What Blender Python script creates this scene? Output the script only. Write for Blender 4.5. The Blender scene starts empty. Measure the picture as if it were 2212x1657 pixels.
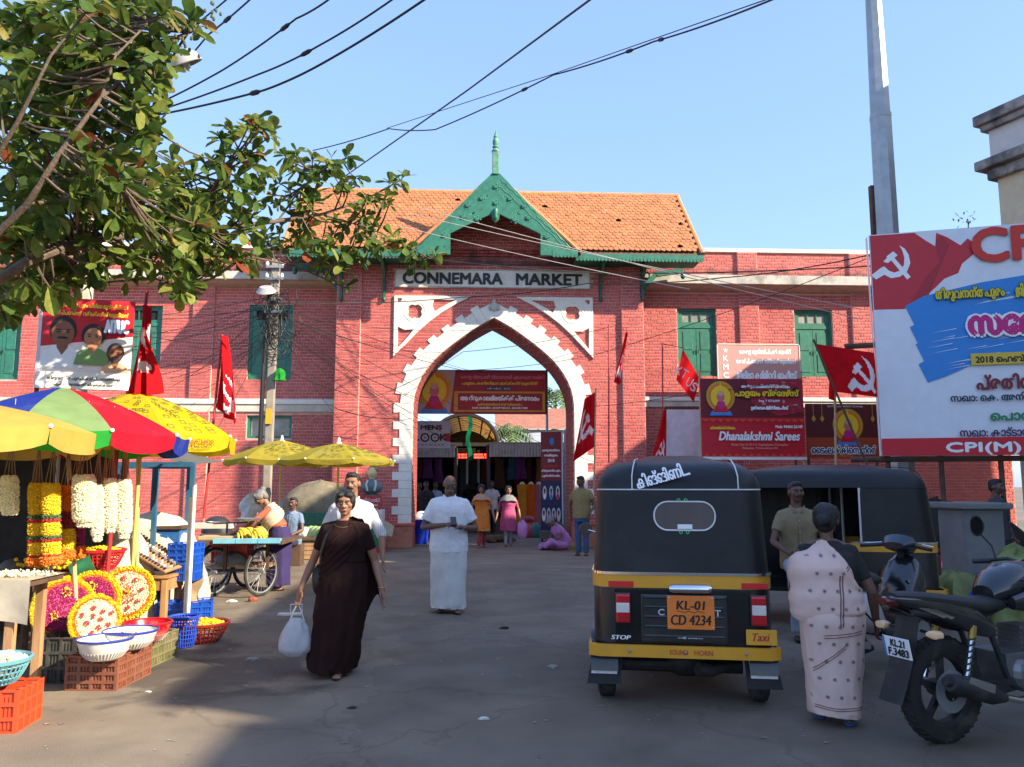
import bpy, bmesh, math, random
from mathutils import Vector as V, Matrix, noise
R = math.radians
rnd = random.Random(11)
sc = bpy.context.scene
COL = sc.collection
# camera
F, CX, CY, CH = 1722., 1106., 828.5, 1.6
YAW, PIT = R(2.8), R(7.2)
cam_d = bpy.data.cameras.new('camera'); cam = bpy.data.objects.new('camera', cam_d); COL.objects.link(cam)
cam.location = (0, 0, CH); cam.rotation_euler = (R(90) + PIT, 0, -YAW)
cam_d.sensor_fit = 'HORIZONTAL'; cam_d.sensor_width = 36; cam_d.lens = 36 * F / 2212
cam_d.clip_start = .05; cam_d.clip_end = 2000
sc.camera = cam
# sky, sun, exposure
SUN_EL, SUN_AZ = R(31), R(180 - 61)
w = bpy.data.worlds.new('World'); sc.world = w; w.use_nodes = True
nt = w.node_tree; bg = nt.nodes['Background']
sky = nt.nodes.new('ShaderNodeTexSky'); sky.sky_type = 'NISHITA'; sky.sun_disc = False
sky.sun_elevation = SUN_EL; sky.sun_rotation = SUN_AZ
sky.air_density = 1.1; sky.dust_density = .8; sky.ozone_density = 1.8; sky.altitude = 0
hz = nt.nodes.new('ShaderNodeMix'); hz.data_type = 'RGBA'; hz.inputs[0].default_value = .5; hz.inputs[7].default_value = (1.4, 2.3, 4.8, 1)
nt.links.new(sky.outputs[0], hz.inputs[6]); nt.links.new(hz.outputs[2], bg.inputs[0]); bg.inputs[1].default_value = .11
sl = bpy.data.lights.new('sun', 'SUN'); sl.energy = 4.0; sl.angle = R(.55); sl.color = (1, .87, .68)
so = bpy.data.objects.new('sun', sl); COL.objects.link(so)
sdir = V((math.sin(SUN_AZ) * math.cos(SUN_EL), math.cos(SUN_AZ) * math.cos(SUN_EL), math.sin(SUN_EL)))
so.rotation_euler = sdir.to_track_quat('Z', 'Y').to_euler(); so.location = (10, -20, 30)
sc.view_settings.view_transform = 'Standard'; sc.view_settings.look = 'None'
sc.view_settings.exposure = 1.55; sc.view_settings.gamma = 1
# pixel -> place (photo at 2212 wide)
def ray(px, py):
 x = (px - CX) / F; y = -(py - CY) / F
 fy = math.cos(PIT) - y * math.sin(PIT); fz = math.sin(PIT) + y * math.cos(PIT)
 return V((x * math.cos(YAW) + fy * math.sin(YAW), fy * math.cos(YAW) - x * math.sin(YAW), fz))
def P(px, py, Y):
 d = ray(px, py); t = Y / d.y
 return V((d.x * t, Y, CH + d.z * t))
def G(px, py, z=0.):
 d = ray(px, py); t = (z - CH) / d.z
 return V((d.x * t, d.y * t, z))
# materials
def lin(h):
 if not isinstance(h, str): return tuple(h)
 return tuple(((c / 12.92) if c <= .04045 else ((c + .055) / 1.055) ** 2.4) for c in (int(h[i:i + 2], 16) / 255 for i in (0, 2, 4)))
MATS = {}
def M(name, col, rough=.6, metal=0., var=.12, scale=6., bump=0., bscale=50., dirt=None, dscale=1.5, damt=.5, dlo=.5,
 coat=0., trans=0., emit=0., spec=.5, sheen=0., island=0., stretch=None, sub=0.):
 if name in MATS: return MATS[name]
 m = bpy.data.materials.new(name); m.use_nodes = True; t = m.node_tree; N = t.nodes; L = t.links
 b = N['Principled BSDF']; c = lin(col)
 geo = N.new('ShaderNodeNewGeometry'); pos = geo.outputs['Position']
 if stretch:
  mp = N.new('ShaderNodeMapping'); mp.inputs['Scale'].default_value = stretch; L.new(pos, mp.inputs['Vector']); pos = mp.outputs[0]
 def nz(s, det=4., ro=.55):
  n = N.new('ShaderNodeTexNoise'); n.inputs['Scale'].default_value = s; n.inputs['Detail'].default_value = det
  n.inputs['Roughness'].default_value = ro; L.new(pos, n.inputs['Vector']); return n.outputs[0]
 def mix(fac, a, bb):
  x = N.new('ShaderNodeMix'); x.data_type = 'RGBA'
  for s_, val in ((0, fac), (6, a), (7, bb)):
   if hasattr(val, 'links'): L.new(val, x.inputs[s_])
   else: x.inputs[s_].default_value = val if s_ == 0 else (*val, 1)
  return x.outputs[2]
 def rng(v, a, bb, c0=0., d0=1.):
  x = N.new('ShaderNodeMapRange'); x.inputs[1].default_value = a; x.inputs[2].default_value = bb
  x.inputs[3].default_value = c0; x.inputs[4].default_value = d0; L.new(v, x.inputs[0]); return x.outputs[0]
 out = mix(rng(nz(scale), .3, .7), tuple(max(0, k * (1 - var)) for k in c), tuple(min(1, k * (1 + var)) for k in c))
 if island:
  f = rng(geo.outputs['Random Per Island'], 0, 1, 0, island)
  out = mix(f, out, tuple(k * .55 for k in c))
 if dirt is not None:
  f = rng(nz(dscale, 6, .62), dlo, dlo + .16, 0, damt)
  out = mix(f, out, lin(dirt))
 L.new(out, b.inputs['Base Color'])
 b.inputs['Roughness'].default_value = rough; b.inputs['Metallic'].default_value = metal
 b.inputs['Specular IOR Level'].default_value = spec
 if coat: b.inputs['Coat Weight'].default_value = coat; b.inputs['Coat Roughness'].default_value = .08
 if trans: b.inputs['Transmission Weight'].default_value = trans
 if sheen: b.inputs['Sheen Weight'].default_value = sheen
 if sub: b.inputs['Subsurface Weight'].default_value = sub; b.inputs['Subsurface Radius'].default_value = (.01, .004, .002)
 if emit: b.inputs['Emission Color'].default_value = (*c, 1); b.inputs['Emission Strength'].default_value = emit
 if bump:
  bp = N.new('ShaderNodeBump'); bp.inputs['Strength'].default_value = bump; bp.inputs['Distance'].default_value = .02
  L.new(nz(bscale, 5), bp.inputs['Height']); L.new(bp.outputs[0], b.inputs['Normal'])
 MATS[name] = m
 return m
def cloth(name, col, tl=.35, **k):
 k.setdefault('spec', .2); m = M(name, col, rough=.85, **k); t = m.node_tree
 if 'thin' in m: return m
 b = t.nodes['Principled BSDF']; o = t.nodes['Material Output']
 tr = t.nodes.new('ShaderNodeBsdfTranslucent'); mx = t.nodes.new('ShaderNodeMixShader'); mx.inputs[0].default_value = tl
 src = b.inputs['Base Color'].links[0].from_socket; t.links.new(src, tr.inputs[0])
 t.links.new(b.outputs[0], mx.inputs[1]); t.links.new(tr.outputs[0], mx.inputs[2]); t.links.new(mx.outputs[0], o.inputs[0])
 m['thin'] = 1
 return m
# objects
ORG = {}
def thing(name, label, cat, loc, rz=0., group=None, world=False, kind=None):
 o = bpy.data.objects.new(name, None); COL.objects.link(o); o.empty_display_size = .2
 o.location = loc; o.rotation_euler = (0, 0, rz)
 tag(o, label, cat, group, kind); ORG[o] = V(loc) if world else V((0, 0, 0))
 return o
def tag(o, label=None, cat=None, group=None, kind=None):
 for k, v in (('label', label), ('category', cat), ('group', group), ('kind', kind)):
  if v: o[k] = v
 return o
def put(name, me, parent):
 o = bpy.data.objects.new(name, me); COL.objects.link(o)
 if parent is not None: o.parent = parent; ORG[o] = ORG[parent]
 return o
def copy_tree(o, parent=None):
 c = o.copy(); COL.objects.link(c); c.parent = parent; ORG[c] = ORG.get(o, V((0, 0, 0)))
 for ch in list(o.children): copy_tree(ch, c)
 return c
def frame(d, up=V((0, 0, 1))):
 d = d.normalized()
 if abs(d.dot(up)) > .98: up = V((0, 1, 0))
 a = d.cross(up).normalized(); return a, a.cross(d).normalized()
class MB:
 def __init__(s): s.v = []; s.f = []; s.m = []
 def add(s, vs, fs, mi=0):
  n = len(s.v); s.v += [V(v) for v in vs]
  s.f += [tuple(i + n for i in f) for f in fs]; s.m += [mi] * len(fs); return s
 def box(s, c, size, rot=None, mi=0):
  c = V(c); x, y, z = (k / 2 for k in size)
  vs = [V((a * x, b * y, d * z)) for d in (-1, 1) for b in (-1, 1) for a in (-1, 1)]
  if rot is not None: vs = [rot @ v for v in vs]
  return s.add([c + v for v in vs], [(0, 2, 3, 1), (4, 5, 7, 6), (0, 1, 5, 4), (2, 6, 7, 3), (0, 4, 6, 2), (1, 3, 7, 5)], mi)
 def span(s, a, b, mi=0):
  a = V(a); b = V(b); return s.box((a + b) / 2, [abs(k) for k in (b - a)], None, mi)
 def bar(s, p, q, wd, ht=None, mi=0, up=V((0, 0, 1))):
  p = V(p); q = V(q); ht = ht or wd; a, u = frame(q - p, up)
  vs = [e + a * (i * wd / 2) + u * (j * ht / 2) for e in (p, q) for j in (-1, 1) for i in (-1, 1)]
  return s.add(vs, [(0, 2, 3, 1), (4, 5, 7, 6), (0, 1, 5, 4), (2, 6, 7, 3), (0, 4, 6, 2), (1, 3, 7, 5)], mi)
 def tube(s, pts, r, n=8, cap=True, mi=0, flat=1.):
  pts = [V(p) for p in pts]; k = len(pts); rs = r if isinstance(r, (list, tuple)) else [r] * k
  vs = []; a0 = None
  for i, p in enumerate(pts):
   d = pts[min(i + 1, k - 1)] - pts[max(i - 1, 0)]
   if d.length < 1e-9: d = V((0, 0, 1))
   if a0 is None: a, u = frame(d)
   else:
    d.normalize(); a = (a0 - d * a0.dot(d)); a = a.normalized() if a.length > 1e-6 else frame(d)[0]; u = a.cross(d).normalized()
   a0 = a
   for j in range(n):
    t = 2 * math.pi * j / n; vs.append(p + a * (rs[i] * math.cos(t)) + u * (rs[i] * flat * math.sin(t)))
  fs = [(i * n + j, i * n + (j + 1) % n, (i + 1) * n + (j + 1) % n, (i + 1) * n + j) for i in range(k - 1) for j in range(n)]
  if cap: fs += [tuple(range(n))[::-1], tuple((k - 1) * n + j for j in range(n))]
  return s.add(vs, fs, mi)
 def lathe(s, prof, c=(0, 0, 0), n=16, axis='Z', mi=0, rot=None, cap=False):
  c = V(c); vs = []
  for r, z in prof:
   for j in range(n):
    t = 2 * math.pi * j / n; p = (r * math.cos(t), r * math.sin(t), z)
    p = V(p) if axis == 'Z' else V((p[2], p[0], p[1])) if axis == 'X' else V((p[1], p[2], p[0]))
    vs.append(c + (rot @ p if rot is not None else p))
  k = len(prof)
  fs = [(i * n + j, i * n + (j + 1) % n, (i + 1) * n + (j + 1) % n, (i + 1) * n + j) for i in range(k - 1) for j in range(n)]
  if cap: fs += [tuple(range(n))[::-1], tuple((k - 1) * n + j for j in range(n))]
  return s.add(vs, fs, mi)
 def ball(s, c, r, n=10, m=7, rot=None, mi=0):
  r = r if isinstance(r, (list, tuple)) else (r, r, r); c = V(c); vs = []
  for i in range(m + 1):
   ph = math.pi * i / m
   for j in range(n):
    t = 2 * math.pi * j / n; p = V((r[0] * math.sin(ph) * math.cos(t), r[1] * math.sin(ph) * math.sin(t), -r[2] * math.cos(ph)))
    vs.append(c + (rot @ p if rot is not None else p))
  fs = [(i * n + j, i * n + (j + 1) % n, (i + 1) * n + (j + 1) % n, (i + 1) * n + j) for i in range(m) for j in range(n)]
  return s.add(vs, fs, mi)
 def prism(s, poly, y0, y1, mi=0, tf=None):
  n = len(poly); vs = [V((x, y, z)) for y in (y0, y1) for x, z in poly]
  if tf: vs = [tf(v) for v in vs]
  fs = [tuple(range(n)), tuple(range(2 * n - 1, n - 1, -1))] + [(i, i + n, (i + 1) % n + n, (i + 1) % n) for i in range(n)]
  return s.add(vs, fs, mi)
 def grid(s, fn, nu, nv, cu=False, cv=False, mi=0):
  vs = [fn(i / (nu if cu else nu - 1), j / (nv if cv else nv - 1)) for i in range(nu) for j in range(nv)]
  fs = [(i * nv + j, i * nv + (j + 1) % nv, ((i + 1) % nu) * nv + (j + 1) % nv, ((i + 1) % nu) * nv + j)
   for i in range(nu if cu else nu - 1) for j in range(nv if cv else nv - 1)]
  return s.add(vs, fs, mi)
 def mesh(s, name, mats, org=V((0, 0, 0)), smooth=False, bevel=0., seg=2):
  me = bpy.data.meshes.new(name); me.from_pydata([v - org for v in s.v], [], s.f)
  for m in (mats if isinstance(mats, (list, tuple)) else [mats]): me.materials.append(m)
  if any(s.m): me.polygons.foreach_set('material_index', s.m)
  bm = bmesh.new(); bm.from_mesh(me)
  bmesh.ops.remove_doubles(bm, verts=bm.verts, dist=1e-5)
  bmesh.ops.recalc_face_normals(bm, faces=bm.faces)
  if bevel:
   es = [e for e in bm.edges if len(e.link_faces) == 2 and e.calc_face_angle(0) > .5]
   bmesh.ops.bevel(bm, geom=es, offset=bevel, segments=seg, affect='EDGES', profile=.6, clamp_overlap=True)
  if smooth:
   for f in bm.faces: f.smooth = True
   for e in bm.edges:
    if len(e.link_faces) == 2 and e.calc_face_angle(0) > .7: e.smooth = False
  bm.to_mesh(me); bm.free(); return me
 def build(s, name, mats, parent, smooth=False, bevel=0., label=None, kind=None, seg=2):
  o = put(name, s.mesh(name, mats, ORG[parent], smooth, bevel, seg), parent)
  return tag(o, label, None, None, kind)
 def solo(s, name, mats, label, cat, group=None, smooth=False, bevel=0., kind=None):
  lo = [min(v[i] for v in s.v) for i in range(3)]; hi = [max(v[i] for v in s.v) for i in range(3)]
  b = V(((lo[0] + hi[0]) / 2, (lo[1] + hi[1]) / 2, lo[2]))
  o = put(name, s.mesh(name, mats, b, smooth, bevel), None); o.location = b; ORG[o] = b
  return tag(o, label, cat, group, kind)
# lettering
PRE = '\u0d46\u0d47\u0d48'
def ml(s):
 out = []
 for ch in s:
  if ch in PRE or ch in '\u0d4a\u0d4b':
   k = len(out) - 1
   while k >= 2 and out[k - 1] == '\u0d4d': k -= 2
   out.insert(k, {'\u0d4a': '\u0d46', '\u0d4b': '\u0d47'}.get(ch, ch))
   if ch in '\u0d4a\u0d4b': out.append('\u0d3e')
  else: out.append(ch)
 return ''.join(out)
TSC = bpy.data.scenes.new('workshop')
def evaluate(o):
 TSC.collection.objects.link(o); vl = TSC.view_layers[0]; vl.update(); dg = vl.depsgraph; dg.update()
 me = bpy.data.meshes.new_from_object(o.evaluated_get(dg)); TSC.collection.objects.unlink(o); return me
TXT = {}
def text_mesh(s, bold=0., shear=0., spacing=1.):
 key = (s, bold, shear, spacing)
 if key not in TXT:
  c = bpy.data.curves.new('lettering', 'FONT'); c.body = ml(s); c.offset = bold; c.shear = shear; c.extrude = .5
  c.align_x = 'CENTER'; c.align_y = 'CENTER'; c.resolution_u = 3; c.space_character = spacing; c.fill_mode = 'BOTH'
  o = bpy.data.objects.new('lettering', c); TXT[key] = evaluate(o)
  bpy.data.objects.remove(o); bpy.data.curves.remove(c)
 return TXT[key].copy()
def lettering(s, parent, mt, org, ux, uz, size=None, wid=None, hgt=None, bold=0., shear=0., depth=.004, off=.004, spacing=1., name='lettering'):
 me = text_mesh(s, bold, shear, spacing)
 vs = [v.co.copy() for v in me.vertices]
 if not vs: return None
 x0, x1 = min(v.x for v in vs), max(v.x for v in vs); y0, y1 = min(v.y for v in vs), max(v.y for v in vs)
 if size: sx = sy = size
 else:
  sx = wid / max(1e-6, x1 - x0); sy = hgt / max(1e-6, y1 - y0) if hgt else sx
 cx, cy = (x0 + x1) / 2, (y0 + y1) / 2; ux = V(ux).normalized(); uz = V(uz).normalized(); un = ux.cross(uz)
 for v, p in zip(me.vertices, vs):
  v.co = V(org) + ux * ((p.x - cx) * sx) + uz * ((p.y - cy) * sy) + un * (off + (p.z + .5) * depth) - ORG[parent]
 me.materials.clear(); me.materials.append(mt); me.update()
 return put(name, me, parent)
def remesh(o, vox, smooth=4, fac=.5):
 m = o.modifiers.new('r', 'REMESH'); m.mode = 'VOXEL'; m.voxel_size = vox; m.use_smooth_shade = True
 if smooth:
  k = o.modifiers.new('s', 'SMOOTH'); k.factor = fac; k.iterations = smooth
 t = bpy.data.objects.new('t', o.data)
 for q in o.modifiers:
  n = t.modifiers.new('m', q.type)
  for k in ('mode', 'voxel_size', 'factor', 'iterations'):
   if hasattr(q, k): setattr(n, k, getattr(q, k))
 me = evaluate(t); bpy.data.objects.remove(t)
 o.modifiers.clear(); old = o.data; mt = list(old.materials); o.data = me; me.materials.clear()
 for x in mt: me.materials.append(x)
 for p in me.polygons: p.use_smooth = True
 bpy.data.meshes.remove(old); return o
# ================================================================ setting
def asphalt():
 m = M('asphalt', (.19, .152, .108), rough=.85, var=.25, scale=1.3, bump=.35, bscale=140, dirt=(.135, .108, .078), dscale=.5, damt=.6, dlo=.5)
 t = m.node_tree; N = t.nodes; L = t.links; b = N['Principled BSDF']
 src = b.inputs['Base Color'].links[0].from_socket
 geo = N.new('ShaderNodeNewGeometry')
 sp = N.new('ShaderNodeTexNoise'); sp.inputs['Scale'].default_value = 160; sp.inputs['Detail'].default_value = 2; L.new(geo.outputs[0], sp.inputs[0])
 mr = N.new('ShaderNodeMapRange'); mr.inputs[1].default_value = .3; mr.inputs[2].default_value = .75; mr.inputs[3].default_value = .62; mr.inputs[4].default_value = 1.45
 L.new(sp.outputs[0], mr.inputs[0])
 mx = N.new('ShaderNodeMix'); mx.data_type = 'RGBA'; mx.blend_type = 'MULTIPLY'; mx.inputs[0].default_value = 1
 L.new(src, mx.inputs[6]); L.new(mr.outputs[0], mx.inputs[7])
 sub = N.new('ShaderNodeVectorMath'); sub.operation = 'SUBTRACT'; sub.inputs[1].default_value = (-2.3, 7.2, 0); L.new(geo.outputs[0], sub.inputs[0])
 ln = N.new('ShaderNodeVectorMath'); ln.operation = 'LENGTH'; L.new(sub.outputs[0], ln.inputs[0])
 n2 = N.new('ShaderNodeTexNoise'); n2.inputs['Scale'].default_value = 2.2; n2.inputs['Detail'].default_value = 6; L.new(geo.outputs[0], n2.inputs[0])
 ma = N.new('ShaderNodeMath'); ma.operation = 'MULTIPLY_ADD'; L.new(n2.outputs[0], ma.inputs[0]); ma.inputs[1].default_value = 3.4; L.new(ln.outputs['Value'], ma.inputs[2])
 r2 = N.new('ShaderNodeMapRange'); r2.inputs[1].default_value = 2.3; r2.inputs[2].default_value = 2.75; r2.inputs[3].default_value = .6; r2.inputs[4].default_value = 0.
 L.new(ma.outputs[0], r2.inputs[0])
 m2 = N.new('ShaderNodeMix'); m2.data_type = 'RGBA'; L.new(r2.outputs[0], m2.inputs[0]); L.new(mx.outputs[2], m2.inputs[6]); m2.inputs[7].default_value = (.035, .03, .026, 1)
 dn = N.new('ShaderNodeTexNoise'); dn.inputs['Scale'].default_value = 1.7; dn.inputs['Detail'].default_value = 5; L.new(geo.outputs[0], dn.inputs[0])
 va = N.new('ShaderNodeVectorMath'); va.operation = 'MULTIPLY_ADD'; L.new(dn.outputs[1], va.inputs[0]); va.inputs[1].default_value = (1.1, 1.1, 0); L.new(geo.outputs[0], va.inputs[2])
 vo = N.new('ShaderNodeTexVoronoi'); vo.feature = 'DISTANCE_TO_EDGE'; vo.inputs['Scale'].default_value = .55; L.new(va.outputs[0], vo.inputs['Vector'])
 vc = N.new('ShaderNodeTexVoronoi'); vc.inputs['Scale'].default_value = .32; L.new(va.outputs[0], vc.inputs['Vector'])
 k1 = N.new('ShaderNodeMapRange'); k1.inputs[1].default_value = .002; k1.inputs[2].default_value = .011; k1.inputs[3].default_value = .8; k1.inputs[4].default_value = 1; L.new(vo.outputs['Distance'], k1.inputs[0])
 sc_ = N.new('ShaderNodeSeparateColor'); L.new(vc.outputs['Color'], sc_.inputs[0]); k2 = N.new('ShaderNodeMapRange'); k2.inputs[3].default_value = .8; k2.inputs[4].default_value = 1.15; L.new(sc_.outputs[0], k2.inputs[0])
 k3 = N.new('ShaderNodeMath'); k3.operation = 'MULTIPLY'; L.new(k1.outputs[0], k3.inputs[0]); L.new(k2.outputs[0], k3.inputs[1])
 m4 = N.new('ShaderNodeMix'); m4.data_type = 'RGBA'; m4.blend_type = 'MULTIPLY'; m4.inputs[0].default_value = 1; L.new(m2.outputs[2], m4.inputs[6]); L.new(k3.outputs[0], m4.inputs[7])
 L.new(m4.outputs[2], b.inputs['Base Color'])
 return m
def gfun(u, v):
 x = -1 + 2 * u; y = -1 + 2 * v
 X = 400 * math.copysign(abs(x) ** 3, x); Y = 20 + 400 * math.copysign(abs(y) ** 3, y)
 return V((X, Y, .012 * noise.noise(V((X * .4, Y * .4, 0))) - .006 if abs(X) < 30 and abs(Y - 10) < 30 else 0))
gr = MB().grid(gfun, 41, 41)
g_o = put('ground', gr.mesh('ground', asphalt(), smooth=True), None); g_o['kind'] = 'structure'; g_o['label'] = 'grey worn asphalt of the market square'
for v in g_o.data.vertices: v.co.z = 0
# masonry
BRICK = M('painted brick', (.56, .12, .098), rough=.7, var=.2, scale=5, island=.28, bump=.15, bscale=90, dirt=(.40, .055, .05), dscale=.7, damt=.6, dlo=.47)
def mould(m, z0, z1):
 t = m.node_tree; N = t.nodes; L = t.links; b = N['Principled BSDF']; src = b.inputs['Base Color'].links[0].from_socket
 g = N.new('ShaderNodeNewGeometry'); sx = N.new('ShaderNodeSeparateXYZ'); L.new(g.outputs[0], sx.inputs[0])
 mp = N.new('ShaderNodeMapping'); mp.inputs['Scale'].default_value = (1.6, 1.6, .7); L.new(g.outputs[0], mp.inputs[0]); nz = N.new('ShaderNodeTexNoise'); nz.inputs['Scale'].default_value = 1.8; nz.inputs['Detail'].default_value = 8; L.new(mp.outputs[0], nz.inputs[0])
 r = N.new('ShaderNodeMapRange'); r.inputs[1].default_value = z0; r.inputs[2].default_value = z1; r.inputs[3].default_value = .62; r.inputs[4].default_value = .0; L.new(sx.outputs[2], r.inputs[0])
 u = N.new('ShaderNodeMath'); u.operation = 'GREATER_THAN'; u.inputs[1].default_value = z0 - .05; L.new(sx.outputs[2], u.inputs[0])
 a = N.new('ShaderNodeMath'); a.operation = 'ADD'; L.new(nz.outputs[0], a.inputs[0]); L.new(r.outputs[0], a.inputs[1]); k = N.new('ShaderNodeMapRange'); k.inputs[1].default_value = .72; k.inputs[2].default_value = 1.1; k.inputs[4].default_value = .8; L.new(a.outputs[0], k.inputs[0])
 m2 = N.new('ShaderNodeMath'); m2.operation = 'MULTIPLY'; L.new(k.outputs[0], m2.inputs[0]); L.new(u.outputs[0], m2.inputs[1])
 x = N.new('ShaderNodeMix'); x.data_type = 'RGBA'; L.new(m2.outputs[0], x.inputs[0]); L.new(src, x.inputs[6]); x.inputs[7].default_value = (.035, .03, .028, 1); L.new(x.outputs[2], b.inputs['Base Color'])
MORTAR = M('pink mortar', (.72, .41, .34), rough=.85, var=.12, dirt=(.45, .22, .18), dscale=2)
WHITE = M('white lime paint', (.78, .74, .64), rough=.75, var=.06, dirt=(.42, .40, .36), dscale=1.6, damt=.45, dlo=.53, bump=.08)
GREY = M('weathered plaster', (.5, .46, .40), rough=.9, var=.15, dirt=(.16, .15, .13), dscale=1.2, damt=.7)
GREEN = M('green gloss paint', (.028, .165, .105), rough=.45, var=.2, scale=9, dirt=(.03, .10, .07), dscale=4, damt=.5)
DGREEN = M('dark green paint', (.018, .11, .07), rough=.5, var=.2)
TILE = M('clay roof tile', (.43, .165, .062), rough=.8, var=.25, scale=3, island=.45, dirt=(.22, .10, .05), dscale=.8, damt=.5, dlo=.6, bump=.2)
GLASS = M('dusty pane', (.30, .29, .24), rough=.2, var=.3, scale=3)
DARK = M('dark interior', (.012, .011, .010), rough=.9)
def brick_unit(lx, lz):
 c = .004
 return MB().add([(-lx, 0, -lz), (lx, 0, -lz), (lx, 0, lz), (-lx, 0, lz), (-lx + c, -.011, -lz + c), (lx - c, -.011, -lz + c), (lx - c, -.011, lz - c), (-lx + c, -.011, lz - c)],
     [(4, 5, 6, 7), (0, 1, 5, 4), (1, 2, 6, 5), (2, 3, 7, 6), (3, 0, 4, 7)])
RH, LS, HS, J = .086, .245, .080, .0135
def lay(x0, x1, z0, z1, skip=None, holes=()):
 out = []; k = 0; z = z0
 while z < z1 - .03:
  h = min(RH, z1 - z); x = x0 - (.17 if k % 2 else 0) - .02 * (k % 3); i = 0
  while x < x1:
   L_ = LS if i % 2 == 0 else HS; a, b = max(x, x0), min(x + L_, x1)
   for h0, h1, v0, v1 in holes:
    if v0 < z + h / 2 < v1:
     if a < h0 < b: b = h0
     elif a < h1 < b: a = h1
     elif h0 <= a and b <= h1: b = a
   if b - a > .03 and not (skip and skip((a + b) / 2, z + h / 2, (b - a) / 2, h / 2)):
    out.append(((a + b) / 2, z + h / 2, (b - a) / 2 - J / 2, h / 2 - J / 2))
   x += L_; i += 1
  z += h; k += 1
 return out
def brickwork(parent, bricks, Yf, n=300, side=None):
 eye = V((0, 0, CH)); std = brick_unit(LS / 2 - J / 2, RH / 2 - J / 2).mesh('brick', BRICK)
 full = [b for b in bricks if abs(b[2] - (LS - J) / 2) < .002 and abs(b[3] - (RH - J) / 2) < .002]
 full.sort(key=lambda b: (V((b[0], Yf, b[1])) - eye).length)
 near = set(full[:n]); rest = MB()
 for b in bricks:
  if b in near:
   o = put('brick', std, parent); o.location = V((b[0], Yf + rnd.uniform(-.002, .002), b[1])) - ORG[parent]
  else:
   u = brick_unit(b[2], b[3]); d = rnd.uniform(-.002, .002)
   rest.add([v + V((b[0], Yf + d, b[1])) for v in u.v], u.f)
 if rest.v: rest.build('brickwork', BRICK, parent, kind='stuff')
# gatehouse
Y0 = 20.5; XC = .53; XL, XR = P(722, 900, Y0).x, P(1393, 900, Y0).x; ZT = 7.75; TH = 1.7
half = [(892, 1184), (892, 877), (897.5, 844), (910, 815), (932, 784), (957.6, 760), (987, 737), (1027, 709), (1066.5, 687)]
arch = []
for px, py in half:
 p = P(px, py, Y0); arch.append((XC - p.x, max(0, p.z)))
arch[0] = (arch[1][0], 0.); arch[-1] = (0., arch[-1][1])
def refine(a, n=3):
 o = []
 for i in range(len(a) - 1):
  p0, p1, p2, p3 = a[max(i - 1, 0)], a[i], a[i + 1], a[min(i + 2, len(a) - 1)]
  if i == 0: o.append(p1); continue
  if i == 1: p0 = (p1[0], p1[1] - .4)
  for k in range(n):
   t = k / n
   o.append(tuple(.5 * (2 * b + (c - a_) * t + (2 * a_ - 5 * b + 4 * c - d) * t * t + (3 * b - a_ - 3 * c + d) * t ** 3) for a_, b, c, d in zip(p0, p1, p2, p3)))
 return o + [a[-1]]
AR = refine(arch)
def arch_half(z):
 for (x0, z0), (x1, z1) in zip(AR, AR[1:]):
  if z0 <= z <= z1 and z1 > z0: return x0 + (x1 - x0) * (z - z0) / (z1 - z0)
 return 0 if z > AR[-1][1] else AR[0][0]
gate = thing('market_gatehouse', 'red brick gatehouse with pointed white arch and orange tiled roof', 'gatehouse', (XC, Y0 + TH / 2, 0), world=True)
poly = [(XL, 0)] + [(XC - x, z) for x, z in AR] + [(XC + x, z) for x, z in AR[-2::-1]] + [(XR, 0), (XR, ZT), (XL, ZT)]
wb = MB().prism(poly, Y0, Y0 + TH)
wb.build('wall', MORTAR, gate)
SB, ST = P(853, 621, Y0).z, P(853, 581, Y0).z; SXL, SXR = P(853, 600, Y0).x, P(1274, 600, Y0).x
def gskip(x, z, hx, hz):
 if SXL < x < SXR and SB < z < ST: return True
 d = abs(x - XC)
 return (z < AR[-1][1] + .3 and d < arch_half(z) + .22) or (z < .62 and d < AR[0][0] + .72)
bk = lay(XL, XR, 0, ZT - .1, gskip)
brickwork(gate, bk, Y0)
gz = 9.55; gw = 2.1
tri = MB().prism([(XC - gw, ZT - .2), (XC + gw, ZT - .2), (XC, gz)], Y0, Y0 + .3).build('gable_wall', MORTAR, gate)
brickwork(gate, [b for b in lay(XC - gw, XC + gw, ZT - .1, gz) if abs(b[0] - XC) + b[2] < gw * (gz - b[1]) / (gz - ZT + .2)], Y0, 0)
for xa, xb in ((XL, P(775, 900, Y0).x), (P(1345, 900, Y0).x, XR)):
 MB().span((xa, Y0 - .09, 0), (xb, Y0 - .004, ZT - .1)).build('pilaster', MORTAR, gate)
 brickwork(gate, lay(xa, xb, 0, ZT - .1), Y0 - .09, 40)
lin_m = M('passage brick', (.33, .075, .065), rough=.8, var=.3, scale=9, bump=.3, bscale=30)
lm = MB(); path = [(XC - x, z) for x, z in AR] + [(XC + x, z) for x, z in AR[-2::-1]]
dense = []
for (x0, z0), (x1, z1) in zip(path, path[1:]):
 n = max(1, round(math.hypot(x1 - x0, z1 - z0) / .1)); dense += [(x0 + (x1 - x0) * k / n, z0 + (z1 - z0) * k / n) for k in range(n)]
dense.append(path[-1])
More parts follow.
